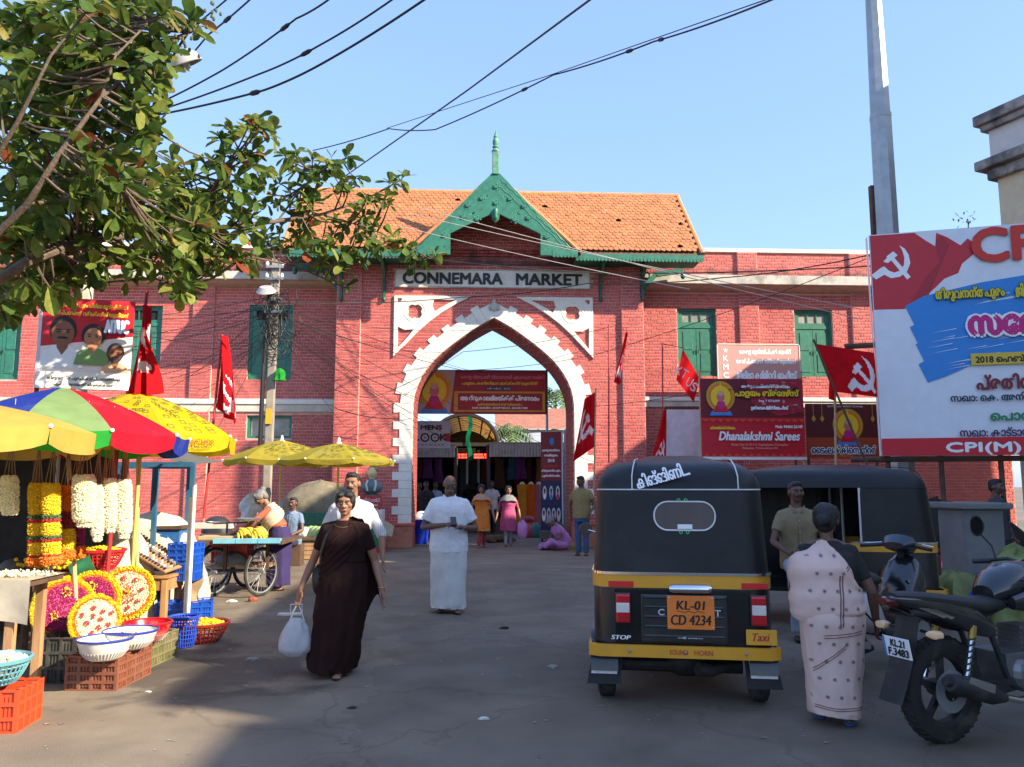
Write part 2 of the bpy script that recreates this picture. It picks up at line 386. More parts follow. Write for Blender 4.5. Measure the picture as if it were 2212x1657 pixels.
for i, ((x0, z0), (x1, z1)) in enumerate(zip(dense, dense[1:])):
 d = V((x1 - x0, 0, z1 - z0)); nn = V((d.z, 0, -d.x)).normalized()
 if nn.dot(V((XC - (x0 + x1) / 2, 0, 2 - (z0 + z1) / 2))) < 0: nn = -nn
 y = Y0 + .12 + (.13 if i % 2 else 0); dn = d.normalized() * .006
 while y < Y0 + TH:
  y1 = min(y + .25, Y0 + TH); a = V((x0, y, z0)) + dn; b = V((x1, y, z1)) - dn; e = V((0, y1 - y - .012, 0)); q = nn * .012
  lm.add([a + q, b + q, b + q + e, a + q + e, a, b, b + e, a + e], [(0, 1, 2, 3), (0, 4, 5, 1), (2, 6, 7, 3), (1, 5, 6, 2), (3, 7, 4, 0)]); y = y1
lm.build('passage_lining', lin_m, gate, kind='stuff')
st = []
for sgn in (-1, 1):
 pts = [(XC + sgn * x, z) for x, z in AR]; cum = [0.]
 for a, b in zip(pts, pts[1:]): cum.append(cum[-1] + math.hypot(b[0] - a[0], b[1] - a[1]))
 def at(s_):
  for i in range(len(pts) - 1):
   if s_ <= cum[i + 1] + 1e-9:
    t = (s_ - cum[i]) / (cum[i + 1] - cum[i]); a, b = pts[i], pts[i + 1]
    d = V((b[0] - a[0], 0, b[1] - a[1])).normalized(); nn = V((d.z, 0, -d.x)) * (1 if sgn > 0 else -1)
    return V((a[0] + (b[0] - a[0]) * t, 0, a[1] + (b[1] - a[1]) * t)), nn
 n = 29; s0 = .62; ds = (cum[-1] - s0) / n
 for k in range(n):
  a, na = at(s0 + k * ds); m, nm = at(s0 + (k + .5) * ds); b, nb = at(min(cum[-1], s0 + (k + 1) * ds))
  t = (.50 if k % 2 else .34) if k < 15 else (.50 if k % 2 else .385)
  if k == n - 1: oa, ob = a + na * t, V((XC, 0, b.z + .42))
  else: oa, ob = a + na * t, b + nb * t
  g = .0035; q = [a, b, ob, oa]; c = sum(q, V((0, 0, 0))) / 4; q = [p + (c - p).normalized() * g for p in q]
  mb = MB().prism([(p.x, p.z) for p in q], Y0 - .035, Y0 + .115); mb.build('stone', WHITE, gate, bevel=.008, seg=1)
 xa = XC + sgn * (AR[0][0] - .03); xb = XC + sgn * (AR[0][0] + .66)
 MB().span((xa, Y0 - .12, 0), (xb, Y0 + .5, .56)).build('plinth', M('stained plinth', (.44, .15, .09), rough=.85, var=.2, dirt=(.38, .24, .14), dscale=4, damt=.7), gate, bevel=.03)
 MB().span((xa - sgn * .03, Y0 - .15, .56), (xb + sgn * .03, Y0 + .5, .63)).build('plinth_cap', BRICK, gate, bevel=.02)
kb = MB().ball((XC, Y0 - .06, AR[-1][1] + .3), (.09, .05, .13)).ball((XC - .1, Y0 - .05, AR[-1][1] + .27), (.05, .04, .08)).ball((XC + .1, Y0 - .05, AR[-1][1] + .27), (.05, .04, .08)).ball((XC, Y0 - .06, AR[-1][1] + .44), (.05, .04, .05))
kb.build('keystone_crest', M('grey stone', (.45, .44, .42), bump=.2), gate, smooth=True)
# spandrel tracery: flat curves with holes, given thickness
def plate(name, loops, y, th, mt, parent):
 c = bpy.data.curves.new(name, 'CURVE'); c.dimensions = '2D'; c.fill_mode = 'BOTH'; c.extrude = th / 2; c.bevel_depth = min(.012, th * .3); c.bevel_resolution = 1
 for lp in loops:
  s = c.splines.new('POLY'); s.points.add(len(lp) - 1); s.use_cyclic_u = True
  for p, q in zip(s.points, lp): p.co = (q[0], q[1], 0, 1)
 o = bpy.data.objects.new(name, c); me = evaluate(o)
 bpy.data.objects.remove(o); bpy.data.curves.remove(c)
 for v in me.vertices: v.co = V((v.co.x, y - v.co.z, v.co.y)) - ORG[parent]
 me.materials.clear(); me.materials.append(mt)
 return put(name, me, parent)
def circ(cx, cy, r, n=20, ph=0.): return [(cx + r * math.cos(ph + 2 * math.pi * k / n), cy + r * math.sin(ph + 2 * math.pi * k / n)) for k in range(n)]
def foil(cx, cy, r, k=4, lobe=.55, ph=math.pi / 4):
 o = []
 for i in range(k):
  a = ph + 2 * math.pi * i / k; c0 = (cx + r * (1 - lobe) * math.cos(a), cy + r * (1 - lobe) * math.sin(a))
  for j in range(9):
   b = a + (j / 8 - .5) * math.pi * .89; o.append((c0[0] + r * lobe * math.cos(b), c0[1] + r * lobe * math.sin(b)))
 return o
for sgn in (-1, 1):
 A = P(853, 640, Y0); W_ = P(1015, 640, Y0).x - A.x; H_ = A.z - P(853, 770, Y0).z; zt = A.z; xo = XC + sgn * (XC - A.x)
 f = lambda u, v: (xo - sgn * u * W_, zt - v * H_)
 outer = [f(0, 0), f(1, 0), f(.82, .115), f(.62, .27), f(.45, .43), f(.3, .6), f(.15, .8), f(0, 1)]
 r = .27; cc = f(.27, .26); cx, cy = cc
 hole = foil(cx, cy, .22)
 tri1 = [f(.52, .05), f(.86, .045), f(.73, .115), f(.6, .205), f(.535, .27), f(.49, .16)]
 tri2 = [f(.045, .5), f(.14, .565), f(.27, .55), f(.2, .66), f(.12, .78), f(.045, .88)]
 tri3 = [f(.03, .03), f(.1, .03), f(.1, .07), f(.06, .12), f(.03, .1)]
 plate('spandrel_tracery', [outer, hole, tri1, tri2, tri3], Y0 - .03, .05, WHITE, gate)
 ring = MB().tube([(x, Y0 - .062, z) for x, z in circ(cx, cy, .27, 28)] + [(cx + .27, Y0 - .062, cy)], .016, 6, False); ring.build('tracery_ring', WHITE, gate, smooth=True)
 MB().tube([(x, Y0 - .06, z) for x, z in circ(cx, cy, .22, 28)] + [(cx + .22, Y0 - .06, cy)], .012, 6, False).build('tracery_ring', WHITE, gate, smooth=True)
# name board
MB().span((SXL, Y0 - .05, SB), (SXR, Y0, ST)).build('name_board', WHITE, gate, bevel=.01)
bm_ = MB(); b_ = .03
for a, b in (((SXL, SB), (SXR, SB + b_)), ((SXL, ST - b_), (SXR, ST)), ((SXL, SB + b_), (SXL + b_, ST - b_)), ((SXR - b_, SB + b_), (SXR, ST - b_))):
 bm_.span((a[0], Y0 - .065, a[1]), (b[0], Y0 - .05, b[1]))
bm_.build('board_border', GREY, gate)
BLK = M('black paint', (.012, .012, .012), rough=.5)
sx = P(870, 600, Y0).x, P(1086, 600, Y0).x, P(1114, 600, Y0).x, P(1257, 600, Y0).x
for s, a, b in (('CONNEMARA', sx[0], sx[1]), ('MARKET', sx[2], sx[3])):
 for dx, dz in ((-.014, .01), (.014, .01), (0, 0), (-.014, -.01), (.014, -.01)):
  lettering(s, gate, BLK, ((a + b) / 2 + dx, Y0 - .05, (SB + ST) / 2 + dz), (1, 0, 0), (0, 0, 1), wid=b - a - .03, hgt=.29, depth=.025 + dx * .02 + dz * .07, off=.001)
# roof
YE = Y0 - .9; ZE = P(1515, 549, YE).z; YR = YE + 2.35; ZR = ZE + 2.42; RX = P(1518, 549, YE).x; LX = 2 * XC - RX
GA = P(1071, 374, Y0 - 1.2); YG = Y0 - 1.2; GHW = P(1248, 545, YG).x - XC; GZE = ZE - .02
sl_ = (ZR - ZE) / (YR - YE)
def mainz(y): return ZE + (y - YE) * sl_
gsl = (GA.z - GZE) / GHW
def gabz(x): return GA.z - abs(x - XC) * gsl
rb = MB(); yi = YE + (GA.z - ZE) / sl_; yk = YE + (GZE - ZE) / sl_
ol = [(LX, YE), (XC - GHW, YE), (XC, yi), (XC + GHW, YE), (RX, YE), (RX, YR), (LX, YR)]; n_ = len(ol)
rb.add([(x, y, mainz(y) - d_) for d_ in (.05, .1) for x, y in ol], [tuple(range(n_)), tuple(range(n_, 2 * n_))] + [(i, (i + 1) % n_, (i + 1) % n_ + n_, i + n_) for i in range(n_)])
for y0, z0, y1, z1 in ((YR, ZR, 2 * YR - YE, ZE),):
 rb.add([(LX, y0, z0 - .05), (RX, y0, z0 - .05), (RX, y1, z1 - .05), (LX, y1, z1 - .05)], [(0, 1, 2, 3)])
for s_ in (-1, 1):
 xe = XC + s_ * GHW
 rb.add([(XC, YG, GA.z - .05), (xe, YG, GZE - .05), (xe, YE + .02, GZE - .05), (XC, yi, GA.z - .05), (XC, YG, GA.z - .09), (xe, YG, GZE - .09)], [(0, 1, 2, 3), (0, 4, 5, 1)])
roof = rb.build('roof', M('roof underside', (.10, .06, .04), rough=.9), gate)
TW, TR = .135, .155
def tile_unit():
 pts = [(-TW / 2 + .004, 0), (TW / 2 - .004, 0), (TW / 2 - .004, -.13), (.045, -.175), (0, -.195), (-.045, -.175), (-TW / 2 + .004, -.13)]
 top = [V((x, .0 + .03 + (.012 if y < -.1 else 0), y)) for x, y in pts]; bot = [v - V((0, .02, 0)) for v in top]; n = len(pts)
 mb = MB(); mb.add(top + bot, [tuple(range(n))] + [(i, (i + 1) % n, (i + 1) % n + n, i + n) for i in range(n)]); return mb
TU = tile_unit(); tmesh = TU.mesh('roof_tile', TILE)
def tiles(org, ux, ud, ncol, nrow, ok, keep):
 ux = V(ux).normalized(); ud = V(ud).normalized(); nn = ux.cross(ud).normalized()
 if nn.z < 0: nn = -nn
 res = []
 for r_ in range(nrow):
  for c_ in range(ncol):
   p = V(org) + ux * ((c_ + .5 + (.5 if r_ % 2 else 0)) * TW) + ud * (r_ * TR)
   if ok(p): res.append((p + nn * rnd.uniform(-.004, .006) , rnd.gauss(0, .02)))
 mt = Matrix((ux, nn, -ud)).transposed()
 rest = MB(); res.sort(key=lambda q: q[0].length)
 for i, (p, a) in enumerate(res):
  if rnd.random() < .004: continue
  rr = mt @ Matrix.Rotation(a, 3, 'Y')
  if i < keep:
   o = put('roof_tile', tmesh, roof); o.matrix_local = Matrix.Translation(p - ORG[roof]) @ rr.to_4x4()
  else: rest.add([p + rr @ v for v in TU.v], TU.f)
 if rest.v: rest.build('tiling', TILE, roof, kind='stuff')
sl_len = math.hypot(YR - YE, ZR - ZE)
hid = lambda p: p.z > gabz(p.x) - .02 or abs(p.x - XC) > GHW + .02
tiles((LX, YR, ZR), (1, 0, 0), (0, YE - YR, ZE - ZR), int((RX - LX) / TW), int(sl_len / TR), hid, 220)
glen = math.hypot(GHW, GA.z - GZE)
for s_ in (-1, 1):
 d = V((s_ * GHW, 0, GZE - GA.z))
 tiles((XC, YG - .02, GA.z) if s_ > 0 else (XC, YG - .02, GA.z), (0, 1, 0), d, int((yi - YG) / TW) + 1, int(glen / TR) + 1, lambda p: p.z > mainz(p.y) - .05, 40)
RIDGE = M('ridge tile', (.60, .24, .09), rough=.85, var=.25, dirt=(.15, .13, .1), dscale=3, damt=.6)
def ridge(p, q, r=.085, n=None):
 p = V(p); q = V(q); n = n or int((q - p).length / .3)
 for i in range(n):
  a = p + (q - p) * (i / n); b = p + (q - p) * ((i + 1.06) / n)
  MB().tube([a, b], [r * 1.0, r * 1.12], 8, True).build('ridge_tile', RIDGE, roof, smooth=True)
ridge((LX, YR, ZR - .02), (XC, YR, ZR - .02)); ridge((XC, YR, ZR - .02), (RX, YR, ZR - .02)); ridge((XC, YG, GA.z - .02), (XC, yi, GA.z - .02))
ridge((RX, YE, ZE), (RX, YR, ZR), .06, 8); ridge((LX, YE, ZE), (LX, YR, ZR), .06, 8)
for s_ in (-1, 1): ridge((XC + s_ * GHW, YG + .02, GZE), (XC, YG + .02, GA.z), .05, 9)
MB().add([(XR, Y0, 0), (XR, Y0 + 3.4, 0), (XR, Y0 + 3.4, ZT), (XR, YR, ZR - .3), (XR, Y0, ZT)], [(0, 1, 2, 3, 4)]).build('side_wall', BRICK, gate)
MB().add([(XL, Y0, 0), (XL, Y0 + 3.4, 0), (XL, Y0 + 3.4, ZT), (XL, YR, ZR - .3), (XL, Y0, ZT)], [(0, 1, 2, 3, 4)]).build('side_wall', BRICK, gate)
def scallop(p, q, h=.085, tw=.09, th=.03):
 p = V(p); q = V(q); L_ = (q - p).length; n = int(L_ / tw); d = (q - p) / n; mb = MB(); nn = d.normalized().cross(V((0, 0, 1))) * th
 mb.add([p, q, q + V((0, 0, .11)), p + V((0, 0, .11))] + [k + nn for k in (p, q, q + V((0, 0, .11)), p + V((0, 0, .11)))], [(0, 1, 2, 3), (4, 5, 6, 7), (0, 1, 5, 4), (1, 2, 6, 5), (2, 3, 7, 6), (3, 0, 4, 7)])
 for i in range(n):
  a = p + d * (i + .06); b = p + d * (i + .94); m = (a + b) / 2
  lo = [a, a - V((0, 0, h * .6)), m - V((0, 0, h)), b - V((0, 0, h * .6)), b]
  mb.add(lo + [k + nn for k in lo], [(0, 1, 2, 3, 4), (5, 6, 7, 8, 9), (0, 5, 6, 1), (1, 6, 7, 2), (2, 7, 8, 3), (3, 8, 9, 4)])
 return mb
for a, b in ((LX, XC - GHW + .02), (XC + GHW - .02, RX)):
 scallop((a, YE - .04, ZE - .16), (b, YE - .04, ZE - .16)).build('eaves_board', GREEN, gate, kind='stuff')
for s_, a in ((-1, XC - GHW), (1, XC + GHW - .64)):
 scallop((a, YG - .02, GZE - .14), (a + .64, YG - .02, GZE - .14)).build('eaves_board', GREEN, gate, kind='stuff')
for a, b in ((LX, XC - GHW), (XC + GHW, RX)): MB().span((a, YE, ZE - .13), (b, Y0, ZE - .11)).build('soffit', DGREEN, gate)
def gp(px, py): p = P(px, py, YG); return (p.x, p.z)
def mir(l): return [(2 * XC - x, z) for x, z in l[::-1]]
L0 = [gp(1071, 368), gp(903, 535), gp(903, 549), gp(972, 549), gp(972, 503), gp(1062, 462), gp(1064, 474)]
outl = L0 + [gp(1071, 481)] + mir(L0[1:])
holes = []
for (cx, cy, r_) in ((1020, 462, .07), (1037, 455, .035), (1050, 425, .055), (957, 535, .05)):
 p = gp(cx, cy); holes.append([(p[0] - r_ * 1.5, p[1] - r_ * .9), (p[0] + r_ * .8, p[1] - r_ * .2), (p[0] + r_, p[1] + r_)])
holes += [mir(h) for h in holes]
plate('bargeboard', [outl] + holes, YG, .06, GREEN, gate)
carv = MB()
for px, py in ((1071, 440), (1071, 405), (1000, 470), (960, 510), (1040, 430), (1010, 445), (1030, 475)):
 for sg in ((0,) if px == 1071 else (-1, 1)):
  x, z = gp(px, py); x = XC if sg == 0 else XC + sg * (XC - x)
  carv.lathe([(0, -.05), (.05, -.045), (.06, -.02), (.055, 0)], (x, YG - .03, z), 8, 'Y')
  for k in range(5):
   a = 2 * math.pi * k / 5; carv.ball((x + .085 * math.cos(a), YG - .035, z + .085 * math.sin(a)), (.03, .015, .03), 6, 4)
carv.build('carving', GREEN, gate, smooth=True)
for s_ in (-1, 1):
 for t0, t1, o_ in ((.06, .5, .07), (.06, .9, .26), (.5, .95, .14)):
  pts = []
  for k in range(25):
   t = t0 + (t1 - t0) * k / 24; x = XC + s_ * GHW * t; z = GA.z - (GA.z - GZE) * t - o_ - .02 * math.sin(k * 1.3)
   if t > .62 and o_ > .2: z += .0
   pts.append((x, YG - .04, z))
  MB().tube(pts, .012, 5).build('scroll_moulding', GREEN, gate, smooth=True)
x, z = gp(1071, 470); MB().lathe([(0, -.1), (.03, -.08), (.06, 0), (.045, .07), (.07, .13), (.05, .2)], (XC, YG - .06, z), 10).build('pendant', GREEN, gate, smooth=True)
fz0, fz1 = GA.z - .05, P(1071, 280, YG).z; h = fz1 - fz0
FIN = M('faded green wood', (.07, .25, .16), rough=.7, var=.3, dirt=(.3, .25, .18), dscale=9, damt=.6)
MB().span((XC - .085, YG - .08, fz0), (XC + .085, YG + .09, fz0 + h * .52)).build('finial_post', FIN, gate, bevel=.02)
MB().lathe([(.0, .48), (.1, .49), (.1, .53), (.07, .55), (.06, .58), (.085, .60), (.085, .62), (.06, .64), (.075, .67), (.08, .74), (.06, .79), (.05, .81), (.062, .83), (.03, .9), (.0, 1)], (0, 0, 0), 12).build
pr = [(.0, .5), (.105, .505), (.105, .53), (.07, .55), (.06, .58), (.085, .60), (.085, .62), (.06, .64), (.075, .67), (.08, .74), (.06, .79), (.05, .81), (.062, .83), (.03, .9), (.0, 1)]
MB().lathe([(r_, z_ * h) for r_, z_ in pr], (XC, YG, fz0), 12).build('finial', FIN, gate, smooth=True)
def bracket(x, y_w, z0, z1, out, lean=0.):
 pts = [(x, y_w - .03, z0), (x, y_w - .05, z0 + .25), (x + lean * .3, y_w - .16, z0 + .6 * (z1 - z0)), (x + lean, y_w - out, z1)]
 mb = MB()
 for a, b in zip(pts, pts[1:]): mb.bar(a, b, .07, .1)
 mb.bar((x, y_w - .04, z0), (x, y_w - .04, z1), .07, .08); mb.bar((x, y_w - .02, z1 - .04), (x + lean, y_w - out, z1 - .04), .07, .07)
 mb.ball((x, y_w - .06, z0), (.05, .06, .07), 8, 6)
 mb.build('eaves_bracket', DGREEN, gate, bevel=.008, seg=1)
for px, y_w in ((831, Y0), (1296, Y0), (740, Y0 - .09), (1384, Y0 - .09)):
 bracket(P(px, 600, Y0).x, y_w, P(px, 648, Y0).z, ZE - .13, .78)
for s_, x in ((-1, XL), (1, XR)):
 mb = MB(); z0 = P(1395, 645, Y0).z; pts = [(x, Y0 + .35, z0), (x + s_ * .1, Y0 + .35, z0 + .35), (x + s_ * .45, Y0 + .35, z0 + .75), (x + s_ * 1.2, Y0 + .35, ZE - .1)]
 for a, b in zip(pts, pts[1:]): mb.bar(a, b, .1, .13)
 mb.bar((x + s_ * .03, Y0 + .35, z0), (x + s_ * .03, Y0 + .35, ZE - .1), .1, .06); mb.bar((x, Y0 + .35, z0 + .95), (x + s_ * .7, Y0 + .35, z0 + .95), .1, .07)
 mb.tube([(x + s_ * (.2 + .09 * math.cos(t_ * .63)), Y0 + .35, z0 + .72 + .09 * math.sin(t_ * .63)) for t_ in range(11)], .025, 6)
 mb.ball((x + s_ * 1.2, Y0 + .35, ZE - .24), (.07, .07, .1), 8, 6); mb.build('eaves_bracket', GREEN, gate)
# wings of the market building
YW = 21.6
def wz(py): return P(1600, py, YW).z
def window(parent, xa, xb, z0, z1, kind, Yf):
 fr = MB(); t = .07; yb = Yf + .16
 for a, b in (((xa, z0), (xa + t, z1)), ((xb - t, z0), (xb, z1)), ((xa + t, z1 - t), (xb - t, z1)), ((xa + t, z0), (xb - t, z0 + t))):
  fr.span((a[0], yb - .09, a[1]), (b[0], yb, b[1]))
 wn = fr.build('window', GREEN, parent)
 if kind == 'vent':
  for k in range(2):
   a = xa + t + k * (xb - xa - 2 * t) / 2; b = a + (xb - xa - 2 * t) / 2
   MB().span((a + .02, yb - .03, z0 + t), (b - .02, yb - .01, z1 - t)).build('pane', GLASS, wn)
  MB().span(((xa + xb) / 2 - .03, yb - .07, z0 + t), ((xa + xb) / 2 + .03, yb - .03, z1 - t)).build('mullion', GREEN, wn)
  return
 zt_ = z0 + (z1 - z0) * .74
 MB().span((xa + t, yb - .08, zt_ - .04), (xb - t, yb - .02, zt_ + .05)).build('transom', GREEN, wn)
 n = 3
 for k in range(n):
  a = xa + t + .08 + k * (xb - xa - 2 * t - .16) / n; b = a + (xb - xa - 2 * t - .16) / n
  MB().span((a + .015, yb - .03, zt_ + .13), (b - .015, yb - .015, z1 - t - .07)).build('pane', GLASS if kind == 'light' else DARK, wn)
 fl = MB()
 for a, b in (((xa + t, zt_ + .05), (xb - t, zt_ + .13)), ((xa + t, z1 - t - .07), (xb - t, z1 - t))): fl.span((a[0], yb - .06, a[1]), (b[0], yb - .03, b[1]))
 for k in range(n + 1):
  a = xa + t + .08 + k * (xb - xa - 2 * t - .16) / n; w_ = .08 if k in (0, n) else .02
  fl.span((a - w_ if k == 0 else a - .015, yb - .06, zt_ + .13), (a + (w_ if k == n else .015), yb - .03, z1 - t - .07))
 fl.build('fanlight_frame', GREEN, wn)
 xm = (xa + xb) / 2
 for k in (0, 1):
  a, b = (xa + t, xm - .006) if k == 0 else (xm + .006, xb - t)
  sh = MB().span((a, yb - .06, z0 + t), (b, yb - .025, zt_ - .04)).build('shutter', GREEN, wn)
  zz0, zz1 = z0 + t, zt_ - .04; zm = zz0 + (zz1 - zz0) * .5
  for c_, d_ in ((zz0 + .1, zm - .05), (zm + .05, zz1 - .1)):
   MB().span((a + .1, yb - .075, c_), (b - .1, yb - .06, d_)).build('shutter_panel', GREEN, sh, bevel=.012, seg=1)
  MB().tube([(xm + (-.04 if k == 0 else .04), yb - .09, zm - .05), (xm + (-.04 if k == 0 else .04), yb - .09, zm + .05)], .012, 6).build('shutter_handle', BLK, sh)
def wing(label, xa, xb, wins, pil, zc0, zc1, ztop, zs0, zs1, near):
 """zc: cornice slab, zs: string course"""
 T = thing('market_wing', label, 'building', ((xa + xb) / 2, YW + 1.5, 0), world=True)
 mb = MB(); xs = sorted({xa, xb, *[w_[0] for w_ in wins], *[w_[1] for w_ in wins]})
 for a, b in zip(xs, xs[1:]):
  hs = sorted([(w_[2], w_[3]) for w_ in wins if w_[0] <= a + .001 and w_[1] >= b - .001]); z = 0
  for h0, h1 in hs + [(ztop, ztop)]:
   if h0 > z: mb.span((a, YW, z), (b, YW + .25, h0))
   z = h1
 mb.build('wall', MORTAR, T)
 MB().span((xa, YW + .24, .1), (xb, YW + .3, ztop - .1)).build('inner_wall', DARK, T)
 sk = lambda x, z, hx, hz: zc0 - .02 < z < zc1 + .02 or zs0 - .02 < z < zs1 + .02
 brickwork(T, lay(xa, xb, .02, ztop - .12, sk, [w_[:4] for w_ in wins]), YW, near)
 MB().span((xa, YW - .5, zc0 + .12), (xb, YW, zc1)).build('cornice', GREY, T, bevel=.01)
 mb = MB(); pr_ = [(YW - .38, zc0 + .12), (YW - .28, zc0 + .05), (YW - .1, zc0), (YW, zc0), (YW, zc0 + .12)]
 mb.add([(x, y, z) for x in (xa, xb) for y, z in pr_], [(0, 1, 6, 5), (1, 2, 7, 6), (2, 3, 8, 7)]); mb.build('cornice_moulding', M('brown shade-tinted plaster', (.46, .31, .24), rough=.9, var=.15), T)  # brown tint puts the shade under the cornice into the plaster colour
 MB().span((xa, YW - .07, ztop - .11), (xb, YW + .3, ztop)).build('parapet_coping', WHITE, T, bevel=.01)
 MB().span((xa, YW - .1, zs0 + (zs1 - zs0) * .6), (xb, YW - .002, zs1)).build('string_course', WHITE, T, bevel=.02)
 MB().span((xa, YW - .06, zs0), (xb, YW - .003, zs0 + (zs1 - zs0) * .6)).build('string_course', M('cream plaster', (.62, .55, .45), dirt=(.3, .26, .2), dscale=3), T, bevel=.015)
 for c_ in pil:
  for z0, z1 in ((0, zs0), (zs1, zc0), (zc1, ztop - .11)):
   MB().span((c_ - .28, YW - .075, z0), (c_ + .28, YW - .002, z1)).build('pilaster', MORTAR, T)
   brickwork(T, lay(c_ - .28, c_ + .28, z0, z1 - .01), YW - .075, 6)
 for w_ in wins: window(T, *w_, YW)
 return T
zc0, zc1, ztop = wz(632), wz(604), wz(538)
for m_ in (BRICK, MORTAR): mould(m_, zc1 + .04, zc1 + .55)
rw = []
for a, b in ((1463, 1547), (1716, 1798)): rw.append((P(a, 700, YW).x, P(b, 700, YW).x, P(1500, 815, YW).z, P(1500, 666, YW).z, 'light'))
xr_end = 15.
wing('right two-storey brick wing with open green shuttered windows', XR, xr_end, rw, [P(1617, 700, YW).x, P(1860, 700, YW).x], zc0, zc1, ztop, P(1450, 880, YW).z, P(1450, 858, YW).z, 150)
lw = [(P(538, 700, YW).x, P(633, 700, YW).x, P(580, 820, YW).z, P(580, 658, YW).z, 'dark'),
 (P(533, 900, YW).x, P(631, 900, YW).x, P(580, 947, YW).z, P(580, 897, YW).z, 'vent'),
 (P(262, 700, YW).x, P(350, 700, YW).x, P(300, 820, YW).z, P(300, 658, YW).z, 'dark'),
 (P(-40, 700, YW).x, P(47, 700, YW).x, P(20, 820, YW).z, P(20, 658, YW).z, 'light')]
zcl0, zcl1, ztl = P(560, 622, YW).z, P(560, 596, YW).z, P(480, 528, YW).z
wing('left two-storey brick wing behind the utility pole and umbrellas', -17.5, XL, lw, [P(440, 700, YW).x, P(160, 700, YW).x], zcl0, zcl1, ztl, P(560, 890, YW).z, P(560, 863, YW).z, 150)
# beige building on the right and unseen blocks added and stepped to shade the square
CREAM = M('cream limewash', (.60, .50, .33), rough=.85, var=.08, dirt=(.4, .34, .24), dscale=.8, damt=.5)
GWH = M('greyed white plaster', (.58, .55, .52), rough=.9, var=.08, dirt=(.12, .11, .10), dscale=1.1, damt=.6, dlo=.55)
SOOT = M('sooty moulding', (.30, .28, .25), rough=.95, var=.3, dirt=(.06, .06, .055), dscale=2, damt=.85, dlo=.45)
Yb = 13.6; c0 = P(2148, 300, Yb); dirv = V((.35, -.94, 0)).normalized(); nv = V((dirv.y, -dirv.x, 0)) * -1
nv = V((-.94, -.35, 0)).normalized()
zb_top, zb_c1, zb_c0 = P(2130, 247, Yb).z, P(2130, 345, Yb).z, P(2140, 388, Yb).z
bb = thing('corner_building', 'cream building with grey sooty parapet above the white hoarding', 'building', (c0.x + 4, Yb - 3, 0), world=True)
def slab(mb, o0, o1, z0, z1, L_=6., back=4.):
 a = V((c0.x, Yb, 0)) + nv * o1 - dirv * o1; b = a + dirv * (L_ + o1); cc = b - nv * (back + o1); d = a - nv * (back + o1 * 2)
 q = [a, b, cc, d]; mb.add([p + V((0, 0, z)) for z in (z0, z1) for p in q], [(0, 1, 2, 3), (4, 5, 6, 7), (0, 1, 5, 4), (1, 2, 6, 5), (2, 3, 7, 6), (3, 0, 4, 7)])
 return mb
slab(MB(), 0, 0, 0, zb_c0).build('wall', CREAM, bb)
mb = slab(MB(), 0, .12, zb_c0, zb_c0 + .2); slab(mb, 0, .26, zb_c0 + .2, zb_c1).build('cornice', SOOT, bb, bevel=.03)
slab(MB(), 0, .06, zb_c1, zb_top - .32).build('parapet', GWH, bb)
mb = slab(MB(), 0, .16, zb_top - .32, zb_top - .2); slab(mb, 0, .24, zb_top - .2, zb_top).build('coping', SOOT, bb, bevel=.03)
for k in range(3):
 a = V((c0.x, Yb, 0)) + dirv * (1.4 + 2.2 * k) + nv * .02
 for s_ in (0,):
  q = [a, a + dirv * .9]; mb = MB(); mb.add([q[0] + V((0, 0, 4.2)), q[1] + V((0, 0, 4.2)), q[1] + V((0, 0, 6.0)), q[0] + V((0, 0, 6.0))] + [p - nv * .1 for p in (q[0] + V((0, 0, 4.2)), q[1] + V((0, 0, 4.2)), q[1] + V((0, 0, 6.0)), q[0] + V((0, 0, 6.0)))],
   [(0, 1, 2, 3), (4, 5, 6, 7), (0, 1, 5, 4), (1, 2, 6, 5), (2, 3, 7, 6), (3, 0, 4, 7)]); mb.build('window', DGREEN, bb)
def block(label, x0, x1, y0, y1, h):
 T = thing('shade_block', label, 'building', ((x0 + x1) / 2, (y0 + y1) / 2, 0), world=True)
 MB().span((x0, y0, 0), (x1, y1, h)).build('wall', CREAM, T)
 MB().span((x0 - .2, y0, h), (x1 + .3, y1, h + .15)).build('coping', SOOT, T)
 y = y0 + 1.2
 while y < y1 - 1.5:
  for z in (1.0, 4.4):
   if z + 1.8 < h: MB().span((x0 - .06, y, z), (x0, y + 1.1, z + 1.7)).build('window', DGREEN, T)
  y += 2.6
 return T
SHADE = [('tall cream block out of view on the right, added to shade the square', 13., 22., -.9, 8.3, 10.55),
  ('slender cream block out of view on the right, added to shade the foot of the gatehouse', 13., 16., 9., 12.2, 12.4),
  ('cream block out of view behind the corner building, added to shade the lower right facade', 13.5, 22., 12.9, 17.4, 8.7),
  ('narrow cream block right of the camera, added to step the shadow edge on the ground', 13., 22., -2.2, -.92, 10.3),
  ('long lower cream block behind the camera on the right, added to shade the near ground', 13., 22., -22., -2.22, 9.75)]
for s_ in SHADE: block(*s_)
